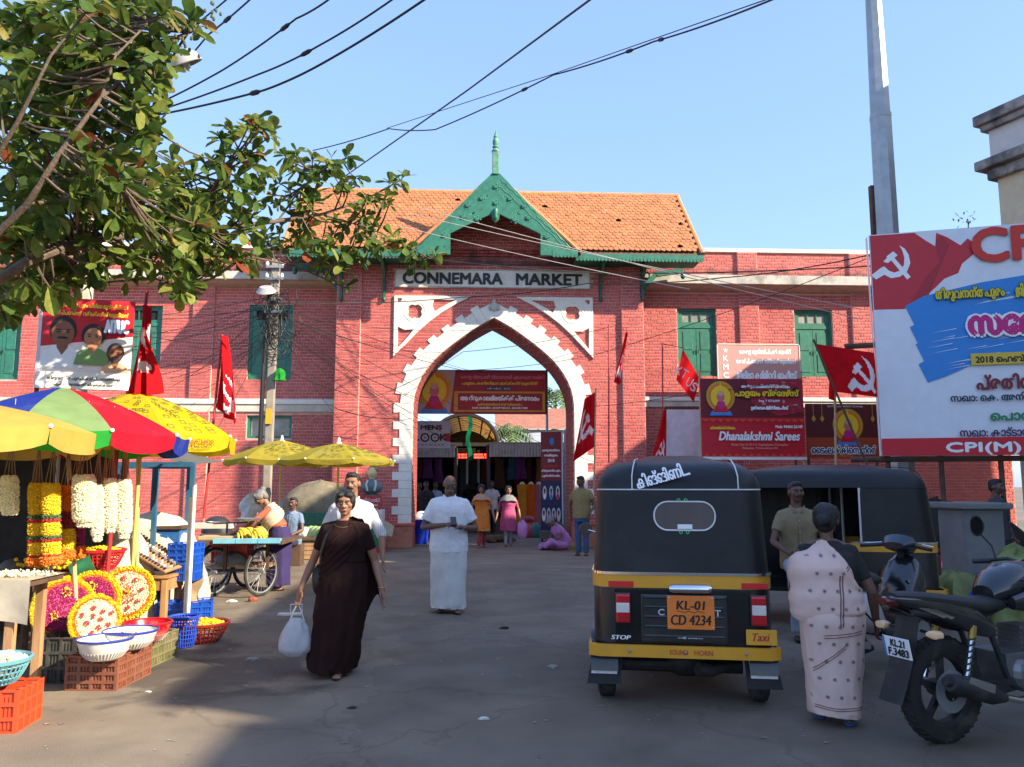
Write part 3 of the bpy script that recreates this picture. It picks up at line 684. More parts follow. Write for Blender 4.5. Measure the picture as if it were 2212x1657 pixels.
# ================================================================ boards, posters and flags
def pt(name, col, **k): return M('print ' + name, col, rough=.55, var=.04, **k)
RED = pt('red', 'c81626'); WHT = pt('white', 'eeeeee'); YEL = pt('yellow', 'f0c81e'); DKR = pt('dark red', '6e1020'); NAVY = pt('navy', '1c2350')
BLU = pt('blue', '2f86cf'); PNK = pt('magenta', 'c81e78'); SKIN1 = pt('skin tone', 'b87a55'); SKIN2 = pt('dark skin tone', '8a5538'); HAIRP = pt('printed hair', '1c1614')
GRNP = pt('printed green', '2c8050'); ORG_ = pt('orange', 'e0701c'); TANP = pt('gold', 'c8982c'); LGR = pt('light grey', 'c9ccd0'); BLKP = pt('black', '141414'); MAR = pt('maroon', '7a2028'); PINKB = pt('dusty pink', 'c98f84')
STEEL = M('galvanised steel', (.34, .36, .36), rough=.45, metal=.6, var=.12, dirt=(.16, .15, .13), dscale=3, damt=.4)
REDPOLE = M('red painted pole', (.42, .03, .03), rough=.5); BAMBOO = M('bamboo', (.42, .30, .14), rough=.6, var=.25, scale=12)
WOOD = M('weathered wood', (.36, .20, .095), rough=.75, var=.3, scale=10, bump=.2, stretch=(1, 1, .15)); DWOOD = M('dark wood', (.09, .05, .03), rough=.8, var=.3)
class Board:
 def __init__(s, T, tl, ux, w, h, mt, th=.03, uz=(0, 0, 1), name='panel'):
  s.T = T; s.o = V(tl); s.ux = V(ux).normalized(); s.uz = V(uz).normalized(); s.n = s.ux.cross(s.uz); s.w = w; s.h = h; s.k = 0
  q = [s.at(0, 0), s.at(1, 0), s.at(1, 1), s.at(0, 1)]
  MB().add(q + [p - s.n * th for p in q], [(0, 1, 2, 3), (4, 5, 6, 7), (0, 1, 5, 4), (1, 2, 6, 5), (2, 3, 7, 6), (3, 0, 4, 7)]).build(name, mt, T)
 def at(s, u, v): return s.o + s.ux * (u * s.w) - s.uz * (v * s.h)
 def poly(s, pts, mt, name='printed_shape'):
  s.k += 1; off = s.n * (.0012 * s.k + .001); q = [s.at(*p) + off for p in pts]
  MB().add(q, [tuple(range(len(q)))]).build(name, mt, s.T)
 def rect(s, u0, v0, u1, v1, mt, name='printed_shape'): s.poly([(u0, v0), (u1, v0), (u1, v1), (u0, v1)], mt, name)
 def disc(s, u, v, ru, rv, mt, name='printed_shape', n=20): s.poly([(u + ru * math.cos(2 * math.pi * k / n), v + rv * math.sin(2 * math.pi * k / n)) for k in range(n)], mt, name)
 def text(s, t, u, v, wu, hv, mt, bold=0., shear=0., heavy=0., outline=None):
  s.k += 1
  offs = [(0, 0)]
  if heavy: offs = [(-heavy, 0), (heavy, 0), (0, heavy), (0, -heavy)]
  if outline:
   for k in range(8):
    a = k * math.pi / 4; o_ = outline[1]
    lettering(t, s.T, outline[0], s.at(u, v) + s.ux * (o_ * math.cos(a)) + s.uz * (o_ * math.sin(a)), s.ux, s.uz, wid=wu * s.w, hgt=hv * s.h, bold=bold, shear=shear, depth=.0004, off=.0012 * s.k + k * .00005)
   s.k += 1
  for i, (a, b) in enumerate(offs):
   lettering(t, s.T, mt, s.at(u, v) + s.ux * a + s.uz * b, s.ux, s.uz, wid=wu * s.w, hgt=hv * s.h, bold=bold, shear=shear, depth=.0004, off=.0012 * s.k + .0005 + i * .0001)
 def deity(s, u, v, r):
  a = s.h / s.w
  s.disc(u, v - .1 * r, r * a * .95, r, TANP, 'printed_halo'); s.disc(u, v - .1 * r, r * a * .8, r * .85, ORG_, 'printed_halo'); s.disc(u, v - .08 * r, r * a * .66, r * .72, YEL, 'printed_halo')
  s.poly([(u - .75 * r * a, v + 1.15 * r), (u - .6 * r * a, v + .85 * r), (u + .6 * r * a, v + .85 * r), (u + .75 * r * a, v + 1.15 * r)], BLU)
  s.poly([(u - .55 * r * a, v + .95 * r), (u - .2 * r * a, v + .3 * r), (u + .2 * r * a, v + .3 * r), (u + .55 * r * a, v + .95 * r)], RED)
  s.disc(u, v + .45 * r, .28 * r * a, .3 * r, PNK); s.disc(u, v - .05 * r, .26 * r * a, .3 * r, pt('rose', 'd06a72')); s.disc(u, v - .35 * r, .2 * r * a, .22 * r, pt('pale skin', 'd8a080'))
  s.poly([(u - .22 * r * a, v - .45 * r), (u, v - .98 * r), (u + .22 * r * a, v - .45 * r)], YEL)
 def face(s, u, v, r, skin, hair, shirt, woman=False, beard=False):
  a = s.h / s.w
  s.poly([(u - 1.5 * r * a, v + 2.6 * r), (u - 1.2 * r * a, v + 1.45 * r), (u - .45 * r * a, v + 1.0 * r), (u + .45 * r * a, v + 1.0 * r), (u + 1.2 * r * a, v + 1.45 * r), (u + 1.5 * r * a, v + 2.6 * r)], shirt, 'printed_clothes')
  s.poly([(u - .4 * r * a, v + .7 * r), (u + .4 * r * a, v + .7 * r), (u + .35 * r * a, v + 1.15 * r), (u, v + 1.7 * r), (u - .35 * r * a, v + 1.15 * r)], skin, 'printed_neck')
  s.disc(u, v - .15 * r, (.98 if woman else .88) * r * a, 1.05 * r, hair, 'printed_hair')
  s.disc(u, v + .12 * r, .74 * r * a, .95 * r, skin, 'printed_face')
  if beard: s.poly([(u + .72 * r * a * math.cos(t), v + .2 * r + .87 * r * math.sin(t)) for t in [math.pi * k / 10 for k in range(11)]] + [(u - .4 * r * a, v + .5 * r), (u + .4 * r * a, v + .5 * r)], hair, 'printed_beard')
  for sg in (-1, 1):
   s.disc(u + sg * .3 * r * a, v, .13 * r * a, .06 * r, BLKP, 'printed_eye', 8); s.disc(u + sg * .3 * r * a, v - .17 * r, .2 * r * a, .05 * r, hair, 'printed_brow', 8)
  if not woman: s.disc(u, v + .42 * r, .36 * r * a, .09 * r, hair, 'printed_moustache', 10)
  s.disc(u, v + .56 * r, .2 * r * a, .045 * r, pt('lips', 'a05048'), 'printed_mouth', 10)
SICKLE = [(.70, .0), (.84, .1), (.94, .28), (.98, .52), (.90, .76), (.72, .92), (.5, .96), (.33, .86), (.12, 1.0), (.0, .88), (.24, .66), (.33, .62), (.44, .74), (.58, .80), (.72, .74), (.82, .58), (.83, .36), (.78, .15)]
HAMMER = [(.30, .48), (.40, .36), (.38, .33), (.55, .18), (.66, .29), (.58, .37), (.99, .92), (.90, 1.0), (.50, .44), (.42, .52)]
def inside(p, poly):
 x, y = p; r = False; j = len(poly) - 1
 for i in range(len(poly)):
  (xi, yi), (xj, yj) = poly[i], poly[j]
  if (yi > y) != (yj > y) and x < (xj - xi) * (y - yi) / (yj - yi) + xi: r = not r
  j = i
 return r
def quad_board(name, label, cat, Y, x0, y0, x1, y1, mt, ang=0., th=.03):
 a = P(x0, y0, Y); d = ray(x1, y0); ux = V((math.cos(ang), math.sin(ang), 0))
 nn = V((-ux.y, ux.x, 0)); t = a.dot(nn) / d.dot(nn); wd = (V((d.x * t, d.y * t, 0)) - V((a.x, a.y, 0))).length
 h = a.z - P(x0, y1, Y).z
 T = thing(name, label, cat, (a.x + ux.x * wd / 2, a.y + ux.y * wd / 2, a.z - h), world=True)
 return T, Board(T, a, ux, wd, h, mt, th)
# staff union sign on the right wing
T, b = quad_board('union_sign', 'dusty pink office sign with white Malayalam lettering above the red banner', 'sign', 20.6, 1548, 742, 1727, 832, PINKB)
b.text('കേരള മുനിസിപ്പൽ ആന്റ്', .58, .2, .62, .15, WHT, heavy=.006); b.text('കോർപ്പറേഷൻ സ്റ്റാഫ് യൂണിയൻ', .59, .43, .72, .15, WHT, heavy=.006); b.text('ജില്ലാ കമ്മിററി ഓഫീസ്', .59, .74, .72, .19, WHT, heavy=.008)
for k, ch in enumerate('KMC'): b.text(ch, .1, .36 + .2 * k, .06, .13, WHT, heavy=.006)
b.poly([(.1 + .035 * (1 if k % 2 == 0 else .42) * math.sin(k * math.pi / 5), .17 - .07 * (1 if k % 2 == 0 else .42) * math.cos(k * math.pi / 5)) for k in range(10)], WHT, 'printed_star')
fr = MB()
for a_, c_ in (((0, 0), (1, .025)), ((0, .975), (1, 1)), ((0, 0), (.012, 1)), ((.988, 0), (1, 1))):
 fr.add([b.at(a_[0], a_[1]) + b.n * .012, b.at(c_[0], a_[1]) + b.n * .012, b.at(c_[0], c_[1]) + b.n * .012, b.at(a_[0], c_[1]) + b.n * .012], [(0, 1, 2, 3)])
fr.build('sign_frame', M('sign edge', (.7, .6, .5)), T)
MB().bar(b.at(.1, 1), b.at(.1, 1) - V((0, 0, b.at(.1, 1).z)), .05).build('sign_post', DWOOD, T); MB().bar(b.at(.9, 1) + V((0, .05, 0)), (b.at(.9, 1).x, b.at(.9, 1).y + .05, 0), .05).build('sign_post', DWOOD, T)
# saree shop banner
T, b = quad_board('festival_banner', 'large red banner of a saree shop with gilded figure and yellow lettering', 'banner', 17.2, 1512, 818, 1733, 993, RED)
b.rect(0, 0, 1, .48, DKR); b.poly([(.45, 0), (1, 0), (1, .4), (.75, .46), (.5, .3)], pt('crimson', 'a82038'))
for k in range(26):
 b.disc(.55 + .43 * rnd.random(), .04 + .4 * rnd.random() ** 1.4, .012 + .02 * rnd.random(), .01 + .016 * rnd.random(), [pt('crowd pink', 'd88a80'), pt('crowd red', 'c03040'), pt('crowd dark', '30141a'), pt('crowd skin', 'c09070')][k % 4], n=8)
b.deity(.19, .24, .19)
b.text('ആറ്റുകാലമ്മയ്ക്ക് പ്രണാമം', .63, .1, .47, .05, WHT, heavy=.004); b.text('പാളയം ബ്രദേഴ്സ്', .64, .185, .62, .1, YEL, heavy=.009, outline=(BLKP, .022)); b.text('Reg T 87/2009', .66, .28, .2, .035, WHT, heavy=.002)
b.text('ഉത്സവകമ്മിറ്റിആഫീസ്', .66, .365, .36, .055, WHT, heavy=.006)
b.text('ഭക്തജനങ്ങൾക്ക് സ്വാഗതം', .2, .61, .24, .04, YEL, heavy=.003); b.text('Mob: 94464 26149', .84, .595, .26, .035, WHT, heavy=.003)
b.text('Dhanalakshmi Sarees', .55, .71, .78, .105, WHT, heavy=.009, shear=.25); b.text('Shop No C-G-14, Saphalyam Complex', .55, .82, .55, .034, pt('salmon', 'e09080'), heavy=.002); b.text('Palayam, Trivandrum-34', .55, .862, .34, .034, pt('salmon', 'e09080'), heavy=.002)
b.rect(0, .965, 1, 1, WHT, 'printed_hem')
for k in range(14): b.poly([(k / 14, .505), ((k + .5) / 14, .54), ((k + 1) / 14, .505)], pt('red ornament', 'e04a2a')); b.poly([(k / 14, .965), ((k + .5) / 14, .925), ((k + 1) / 14, .965)], pt('red ornament', 'e04a2a'))
for u in (.005, .995):
 p = b.at(u, -.05) - b.n * .05; MB().tube([p + V((0, 0, .1)), (p.x, p.y, 0)], .03, 8).build('banner_pole', BAMBOO, T)
# smaller poster with lamps
T, b = quad_board('festival_poster', 'small dark poster with gilded figure and blue lettering beside the hoarding', 'poster', 17.6, 1740, 872, 1893, 990, pt('brown red', '5a1a1c'))
b.rect(0, .62, 1, 1, pt('rust', 'a8401c')); b.deity(.58, .42, .3)
for u in (.1, .22, .93):
 b.rect(u - .004, 0, u + .004, .2, TANP); b.poly([(u - .03, .28), (u, .2), (u + .03, .28), (u, .34)], TANP)
b.text('ആറ്റുകാലമ്മയ്ക്ക് പ്രണാമം', .55, .05, .5, .05, WHT); b.text('ടൈംലക്കിസെന്റർ', .5, .84, .9, .15, NAVY, heavy=.006, outline=(WHT, .022)); b.text('പാളയം', .5, .96, .24, .05, ORG_, heavy=.003)
for u in (.02, .98):
 p = b.at(u, 0) - b.n * .05; MB().tube([p, (p.x, p.y, 0)], .03, 8).build('poster_pole', DWOOD, T)
# blank white sheet and the frame behind it
sh = MB().grid(lambda u, v: P(1440 + 75 * u, 885 + 105 * v, 18.6) + V((0, .05 * math.sin(u * 7 + v * 2) * v, 0)), 12, 8)
sh.solo('white_sheet', cloth('white sheet', 'd5d5dc', .2), 'blank white sheet hung left of the red saree banner', 'sheet', smooth=True)
T = thing('sheet_frame', 'thin dark frame carrying the blank white sheet', 'frame', P(1440, 1060, 18.7) * 1, world=True); zt_ = P(1440, 880, 18.7).z
x0_, x1_ = P(1438, 900, 18.7).x, P(1517, 900, 18.7).x
for x_ in (x0_, x1_): MB().tube([(x_, 18.7, 0), (x_, 18.7, zt_)], .03, 8).build('post', DWOOD, T)
MB().tube([(x0_, 18.7, zt_), (x1_, 18.7, zt_)], .03, 8).build('rail', DWOOD, T)
# the big hoarding
HA = R(-18.5); HY = 12.6
hl = P(1868, 508, HY); hb_ = P(1905, 985, HY)
hux = V((math.cos(HA), math.sin(HA), 0)); hh = hl.z - hb_.z; hw = 4.9
T = thing('hoarding', 'large white party hoarding with red flag and blue brush strokes', 'hoarding', (hb_.x + 2, HY - .6, 0), world=True)
HOARD = pt('hoarding white', 'dfe1e6')
b = Board(T, (hb_.x, HY, hl.z), hux, hw, hh, HOARD, .06)
px2 = lambda X_, Y_: ((X_ - 1905) / 307 * (2.02 / hw) , (Y_ - 500) / 485)
VW = .43
def hp(px, py):
 d = ray(px, py); nn = V((-hux.y, hux.x, 0)); o = V((hb_.x, HY, 0)); t = o.dot(nn) / d.dot(nn); q = d * t
 return ((V((q.x, q.y, 0)) - o).dot(hux) / hw, (hl.z - (CH + q.z)) / hh)
def hbx(x0, y0, x1, y1):
 a, c_ = hp(x0, (y0 + y1) / 2), hp(x1, (y0 + y1) / 2); m = (x0 + x1) / 2; t_, u_ = hp(m, y0), hp(m, y1)
 return (a[0] + c_[0]) / 2, (t_[1] + u_[1]) / 2, c_[0] - a[0], u_[1] - t_[1]
fl = [(1871, 506), (1975, 503), (2000, 520), (2020, 532), (2022, 503), (2045, 512), (2075, 530), (2090, 515), (2112, 530), (2108, 545), (2078, 570), (2070, 590), (2040, 602), (2022, 620), (2000, 640), (1985, 660), (1950, 668), (1875, 670)]
b.poly([(max(0.002, hp(x, y)[0]), max(.004, hp(x, y)[1])) for x, y in fl], pt('flag red', 'c42a36'), 'printed_flag')
b.poly([hp(x, y) for x, y in ((2022, 540), (2022, 520), (2035, 508), (2050, 530), (2030, 580), (2005, 640), (1985, 658), (1960, 668), (1975, 640), (2000, 600), (2030, 565))], pt('flag fold', 'a82430'), 'printed_flag_fold')
for pl in (SICKLE, HAMMER): b.poly([hp(1882 + 86 * x, 530 + 74 * y) for x, y in pl], WHT, 'printed_emblem')
for y_, x_ in ((640, 1955), (685, 1965), (722, 1978), (765, 1984)):
 b.poly([hp(*q) for q in ((x_, y_ + 22), (x_ + 40, y_), (2120, y_ - 30), (2390, y_ - 75), (2420, y_ - 45), (2130, y_ + 10), (x_ + 60, y_ + 48), (x_ + 20, y_ + 62))], BLU, 'printed_brush_stroke')
for k in range(24):
 x_ = 1990 + 190 * rnd.random(); y_ = 640 + 170 * rnd.random(); l_ = 25 + 40 * rnd.random()
 b.poly([hp(x_, y_), hp(x_ + l_, y_ - l_ * .2), hp(x_ + l_, y_ - l_ * .2 + 1.4)], WHT, 'printed_streak')
b.text('CPI', *hbx(2100, 492, 2262, 562), pt('letter red', 'cf3326'), heavy=.03, outline=(BLKP, .03))
b.text('തിരുവനന്തപുരം', *hbx(2020, 620, 2168, 650), pt('olive yellow', 'd2c02c'), heavy=.007, outline=(BLKP, .016))
b.text('ജില്ല', *hbx(2192, 612, 2235, 642), pt('olive yellow', 'd2c02c'), heavy=.007, outline=(BLKP, .016))
b.text('സമ്മേളനം', *hbx(2092, 662, 2420, 730), PNK, heavy=.03, outline=(WHT, .06))
b.rect(hp(2095, 770)[0], hp(2150, 763)[1], .8, hp(2150, 788)[1], pt('tape yellow', 'd8b83c'))
b.text('2018 ഫെബ്രുവരി', *hbx(2106, 766, 2270, 786), BLKP, heavy=.006); b.text('പ്രതിനിധി', *hbx(2108, 808, 2275, 840), MAR, heavy=.012)
b.text('സഖാ: കെ. അനിരുദ്ധൻ', *hbx(2052, 848, 2290, 870), pt('ink navy', '20283c'), heavy=.005); b.text('പൊതുസമ്മേളനം', *hbx(2138, 884, 2420, 912), GRNP, heavy=.009); b.text('സഖാ: കാട്ടായിക്കോണം', *hbx(2072, 922, 2340, 942), pt('ink purple', '4a1e50'), heavy=.005)
b.rect(0, .925, 1, 1, RED, 'printed_band'); b.text('CPI(M)', *hbx(2043, 956, 2202, 982), WHT, heavy=.01)
o_ = V((hb_.x, HY, hl.z)); back = V((-hux.y, hux.x, 0))
MB().add([o_ - hux * .03 - V((0, 0, .02)), o_ - V((0, 0, hh)) - hux * .005, o_ - V((0, 0, hh)) + back * .2, o_ - hux * .03 + back * .2], [(0, 1, 2, 3)]).build('side_wrap', HOARD, T)
for zz in (hb_.z - .05, hb_.z + hh * .5):
 MB().tube([o_ - hux * .45 + back * .15 + V((0, 0, zz - o_.z)), o_ + hux * (hw + .2) + back * .15 + V((0, 0, zz - o_.z))], .045, 8).build('bamboo_rail', DWOOD, T)
for u in (.12, .9, 1.75, 2.6, 3.6, 4.6):
 q = o_ + hux * u + back * .2; MB().tube([(q.x, q.y, 0), (q.x, q.y, hl.z - .2)], .04, 8).build('frame_post', DWOOD, T)
# octagonal street pole behind the hoarding
pb = P(1918, 520, 14.); T = thing('street_pole', 'tall tapered octagonal steel pole behind the hoarding', 'pole', (pb.x, 14., 0), world=True)
zj = P(1905, 255, 14.).z
MB().tube([(pb.x, 14, 0), (pb.x, 14, zj + .05)], [.225, .195], 8).build('lower_shaft', STEEL, T); MB().tube([(pb.x, 14, zj), (pb.x, 14, 12)], [.185, .13], 8).build('upper_shaft', STEEL, T)
MB().tube([(pb.x, 14, zj - .02), (pb.x, 14, zj + .06)], .2, 8).build('joint_collar', STEEL, T)
MB().span((pb.x - .24, 14.05, 4), (pb.x - .14, 14.15, P(1890, 398, 14.).z)).build('cable_duct', DWOOD, T)
# flags
FRED = cloth('flag cloth', 'c4101c', .35, var=.15); FWHT = cloth('flag white', 'e6dede', .3)
def pip(polys, u, v): return any(inside((u, v), p) for p in polys)
def flag(label, Y, c, pole=None, emblem=None, folds=4, amp=.06, pole_m=None, yd=0., nu=44, nv=34, sag=0., text=None):
 q = [P(x, y, Y + (yd if i in (1, 2) else 0)) for i, (x, y) in enumerate(c)]
 z0 = min(p.z for p in q); base = V((q[3].x, Y, z0))
 if pole: base = P(*pole[1], Y)
 T = thing('red_flag', label, 'flag', base, world=True, group='red party flags')
 def fn(u, v):
  p = q[0].lerp(q[1], u).lerp(q[3].lerp(q[2], u), v)
  w_ = amp * (.3 + u) * math.sin(folds * math.pi * (u + .25 * v) + 1.) + amp * .4 * math.sin(3 * v + 5 * u)
  return p + V((.25 * w_, w_, -sag * math.sin(math.pi * u) * (1 - v) + .15 * w_))
 mb = MB(); mb.grid(fn, nu, nv)
 if emblem:
  x0, y0, x1, y1 = emblem; i = 0
  for a in range(nu - 1):
   for b_ in range(nv - 1):
    u, v = (a + .5) / (nu - 1), (b_ + .5) / (nv - 1); s, t = (u - x0) / (x1 - x0), (v - y0) / (y1 - y0)
    if 0 <= s <= 1 and 0 <= t <= 1 and pip((SICKLE, HAMMER), s, t): mb.m[i] = 1
    i += 1
 mb.build('cloth', [FRED, FWHT], T, smooth=True)
 if pole: MB().tube([P(*pole[0], Y), P(*pole[1], Y)], .018, 8).build('pole', pole_m or REDPOLE, T)
 if text:
  for ln, v, w0 in text:
   a = fn(.1, v); b_ = fn(.9, v); lettering(ln, T, FWHT, (a + b_) / 2 + V((0, -.08, 0)), b_ - a, V((0, 0, 1)) + (b_ - a).normalized() * .15, wid=(b_ - a).length * w0, hgt=.3, bold=.01)
 return T
flag('tall red flag drooping beside the portrait poster', 8.6, [(313, 662), (322, 660), (339, 850), (272, 872)], ((318, 628), (258, 1150)), (.15, .1, .95, .75), 5, .07, sag=.0)
flag('slim red flag on thin pole before the left wing wall', 11.2, [(479, 728), (488, 726), (509, 918), (468, 880)], ((480, 722), (440, 1120)), (.3, .45, .95, .95), 4, .07)
flag('limp red flag at the right foot of the arch', 18.6, [(1287, 846), (1262, 862), (1238, 998), (1284, 965)], ((1287, 838), (1283, 1060)), (.05, .2, .95, .75), 4, .09, BAMBOO)
flag('narrow red flag hanging from a bracket right of the arch', 18.9, [(1352, 716), (1357, 718), (1340, 832), (1326, 825)], ((1315, 702), (1315, 1000)), (.1, .3, .9, .9), 3, .05)
T_ = flag('red flag with white letters beside the green shutters', 18.4, [(1475, 754), (1511, 817), (1499, 870), (1461, 820)], ((1431, 740), (1432, 1000)), None, 3, .05)
for px, py, ch, sz in ((1467, 800, 'K', .2), (1479, 808, 'T', .22), (1489, 826, 'U', .22), (1499, 836, 'S', .22)): lettering(ch, T_, FWHT, P(px, py, 18.2), (.85, 0, -.5), (.5, 0, .85), hgt=sz, wid=.13, bold=.012)
MB().tube([P(1431, 742, 18.4), P(1478, 752, 18.4)], .012, 6).build('bracket_arm', REDPOLE, T_); 
flag('folded red flag hanging left of the blank white sheet', 18.2, [(1434, 886), (1440, 886), (1438, 990), (1408, 990)], None, (.2, .6, .9, .95), 3, .05)
flag('spread red flag with hammer and sickle in front of the hoarding', 11.8, [(1760, 742), (1885, 762), (1897, 858), (1800, 846)], ((1757, 733), (1880, 1020)), (.36, .12, .98, .95), 3, .05, DWOOD, nu=64, nv=44)
flag('bunched red flag tied to the upright bamboo pole', 12.2, [(1793, 800), (1802, 800), (1808, 868), (1790, 862)], ((1803, 800), (1806, 1060)), None, 2, .03, BAMBOO)
# portrait poster over the flower stall
T, b = quad_board('portrait_poster', 'red and white union poster with three printed portraits above the umbrellas', 'poster', 9.4, 88, 640, 292, 838, RED, R(14), .02)
b.poly([(0, .55), (1, .4), (1, 1), (0, 1)], pt('poster cream', 'f2e4d8')); b.rect(0, .84, 1, 1, WHT)
b.rect(0, 0, .035, 1, LGR, 'poster_edge')
b.face(.26, .38, .15, SKIN2, HAIRP, WHT); b.face(.58, .42, .12, SKIN1, HAIRP, pt('green print', '7c9a5a'), True); b.face(.83, .6, .1, SKIN2, pt('grey hair', '3a3430'), pt('peach', 'd8a888'), beard=True)
b.rect(0.02, .82, 1, 1, pt('poster foot', 'f4eee4'))
b.text('തിരുവനന്തപുരം ജില്ലാ മുൻസിപ്പൽ', .55, .085, .78, .065, YEL, heavy=.002); b.text('കോർപ്പറേഷൻ വർക്കേഴ്സ് യൂണിയൻ', .53, .175, .84, .065, YEL, heavy=.002)
b.text('AITUC', .83, .3, .25, .14, WHT, heavy=.008, outline=(BLU, .014))
b.text('തിരുവനന്തപുരം കോർപ്പറേഷനിലെ', .52, .89, .76, .05, BLKP, heavy=.001); b.text('എംപ്ലോയ്മെന്റ് ജീവനക്കാരെ', .52, .955, .62, .045, BLKP, heavy=.001)
for u in (.02, .98):
 p = b.at(u, 0) - b.n * .04; MB().tube([p, (p.x, p.y, 0)], .025, 8).build('poster_pole', DWOOD, T)
# ================================================================ the lane behind the arch
CORR = M('painted corrugated sheet', (.42, .43, .42), rough=.5, var=.1, dirt=(.2, .19, .17), dscale=4)
Ys = 26.6
def corrugated(p, q, h, n):
 p = V(p); q = V(q); mb = MB(); d = (q - p) / n
 for i in range(n):
  a = p + d * (i + .1); e = d * .8; y = V((0, -.03, 0))
  mb.add([a, a + e, a + e + V((0, 0, h)), a + V((0, 0, h)), a + d * .12 + y, a + e - d * .12 + y, a + e - d * .12 + y + V((0, 0, h)), a + d * .12 + y + V((0, 0, h))], [(4, 5, 6, 7), (0, 4, 7, 3), (1, 5, 6, 2)])
 mb.add([p, q, q + V((0, 0, h)), p + V((0, 0, h))], [(0, 1, 2, 3)])
 return mb
CL = [cloth('garment %d' % i, c, .15) for i, c in enumerate(('2a2c38', '6a1c24', '3a2418', '204048', '6a4a1c', '48204a', '151820', '5a5048', '7a2c14', '1c3a20'))]
def dress(T, x, y, zt, w, h, mt, name='hung_garment'):
 def fn(u, v):
  a = 2 * math.pi * u; ww = w * (.55 + .45 * min(1, abs(v - .3) * 1.4 + .25)) if v > .12 else w * .8
  r = 1 + .08 * math.sin(5 * a + 9 * x) * v
  return V((x + ww / 2 * math.cos(a) * r, y + ww / 4 * math.sin(a) * r, zt - h * v))
 MB().grid(fn, 14, 8, cu=True).build(name, mt, T, smooth=True)
def shop(label, x0, x1, zf0, zf1, depth=6.):
 T = thing('market_shop', label, 'shop', ((x0 + x1) / 2, Ys + depth / 2, 0), world=True)
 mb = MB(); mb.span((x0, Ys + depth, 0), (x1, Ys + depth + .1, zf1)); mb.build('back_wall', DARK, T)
 for x in (x0, x1): MB().span((x - .05, Ys, 0), (x + .05, Ys + depth, zf1)).build('side_wall', M('dark shop wall', (.06, .055, .05)), T)  # side walls coloured near black
 MB().span((x0, Ys - .5, zf1 - .03), (x1, Ys + depth, zf1 + .05)).build('roof', M('tin roof', (.2, .18, .16), rough=.6, dirt=(.1, .05, .03)), T)
 corrugated((x0, Ys - .55, zf0), (x1, Ys - .55, zf0), zf1 - zf0, int((x1 - x0) / .1)).build('fascia', CORR, T)
 x = x0 + .35
 while x < x1 - .3:
  for y, zt in ((Ys - .3, zf0 - .05), (Ys + .5, zf0 - .3)):
   if rnd.random() < .8: dress(T, x + rnd.uniform(-.1, .1), y + rnd.uniform(-.1, .2), zt, rnd.uniform(.28, .42), rnd.uniform(.6, 1.1), rnd.choice(CL))
  x += .33
 for k in range(4): MB().span((x0 + .2, Ys + 1.5 + k * 1.1, .8), (x1 - .2, Ys + 1.7 + k * 1.1, .85)).build('shelf', DWOOD, T)
 MB().span((x0 + .15, Ys - .15, 0), (x1 - .5, Ys + .25, .5)).build('counter', M('counter board', (.10, .07, .05)), T)
 return T
zfa, zfb = P(940, 989, Ys).z, P(940, 966, Ys).z
shop('left clothes shop inside the arch under the grey sign', P(800, 980, Ys).x, P(984, 980, Ys).x, zfa, zfb)
SR = shop('right clothes shop inside the arch with grey fascia', P(1056, 980, Ys).x, P(1300, 980, Ys).x, P(1100, 988, Ys).z, P(1100, 960, Ys).z)
T, b = quad_board('clothes_shop_sign', 'grey and red menswear sign with spectacles mark inside the arch', 'sign', Ys - .7, 870, 909, 973, 968, LGR)
b.poly([(.86, .56), (.94, .45), (1, .45), (1, .76), (.94, .76)], RED); b.text('MENS', .6, .24, .44, .16, BLKP, heavy=.012)
b.text('L', .3, .6, .1, .24, BLKP, heavy=.014); b.text('K', .86, .6, .14, .24, BLKP, heavy=.014)
for u in (.47, .68):
 b.disc(u, .61, .095, .165, BLKP); b.disc(u, .61, .065, .11, LGR); b.disc(u, .61, .02, .035, RED)
b.text('MENSWEAR', .55, .88, .62, .08, BLKP, spacing=1.4) if False else b.text('M E N S W E A R', .55, .88, .66, .07, BLKP)
LED = M('red LED', (1., .05, .03), emit=2.5)
for k, (x0, x1) in enumerate(((982, 1010), (1022, 1056))):
 T, b = quad_board('led_sign', ('left' if k == 0 else 'right') + ' red dot-matrix LED board under the vault', 'sign', 29., x0, 978, x1, 992, M('LED housing', (.02, .012, .012)))
 for v in (.3, .72):
  for j in range(14):
   if rnd.random() < .8: b.rect(.06 + j * .065, v - .14, .06 + j * .065 + .035 + .02 * rnd.random(), v + .14, LED, 'lit_segment')
T, b = quad_board('kids_wear_sign', 'small cream shop sign above the left LED board', 'sign', 28.5, 979, 968, 1028, 977, M('cream board', (.5, .38, .2))); b.text('KIDS WEAR', .5, .5, .8, .6, BLKP)
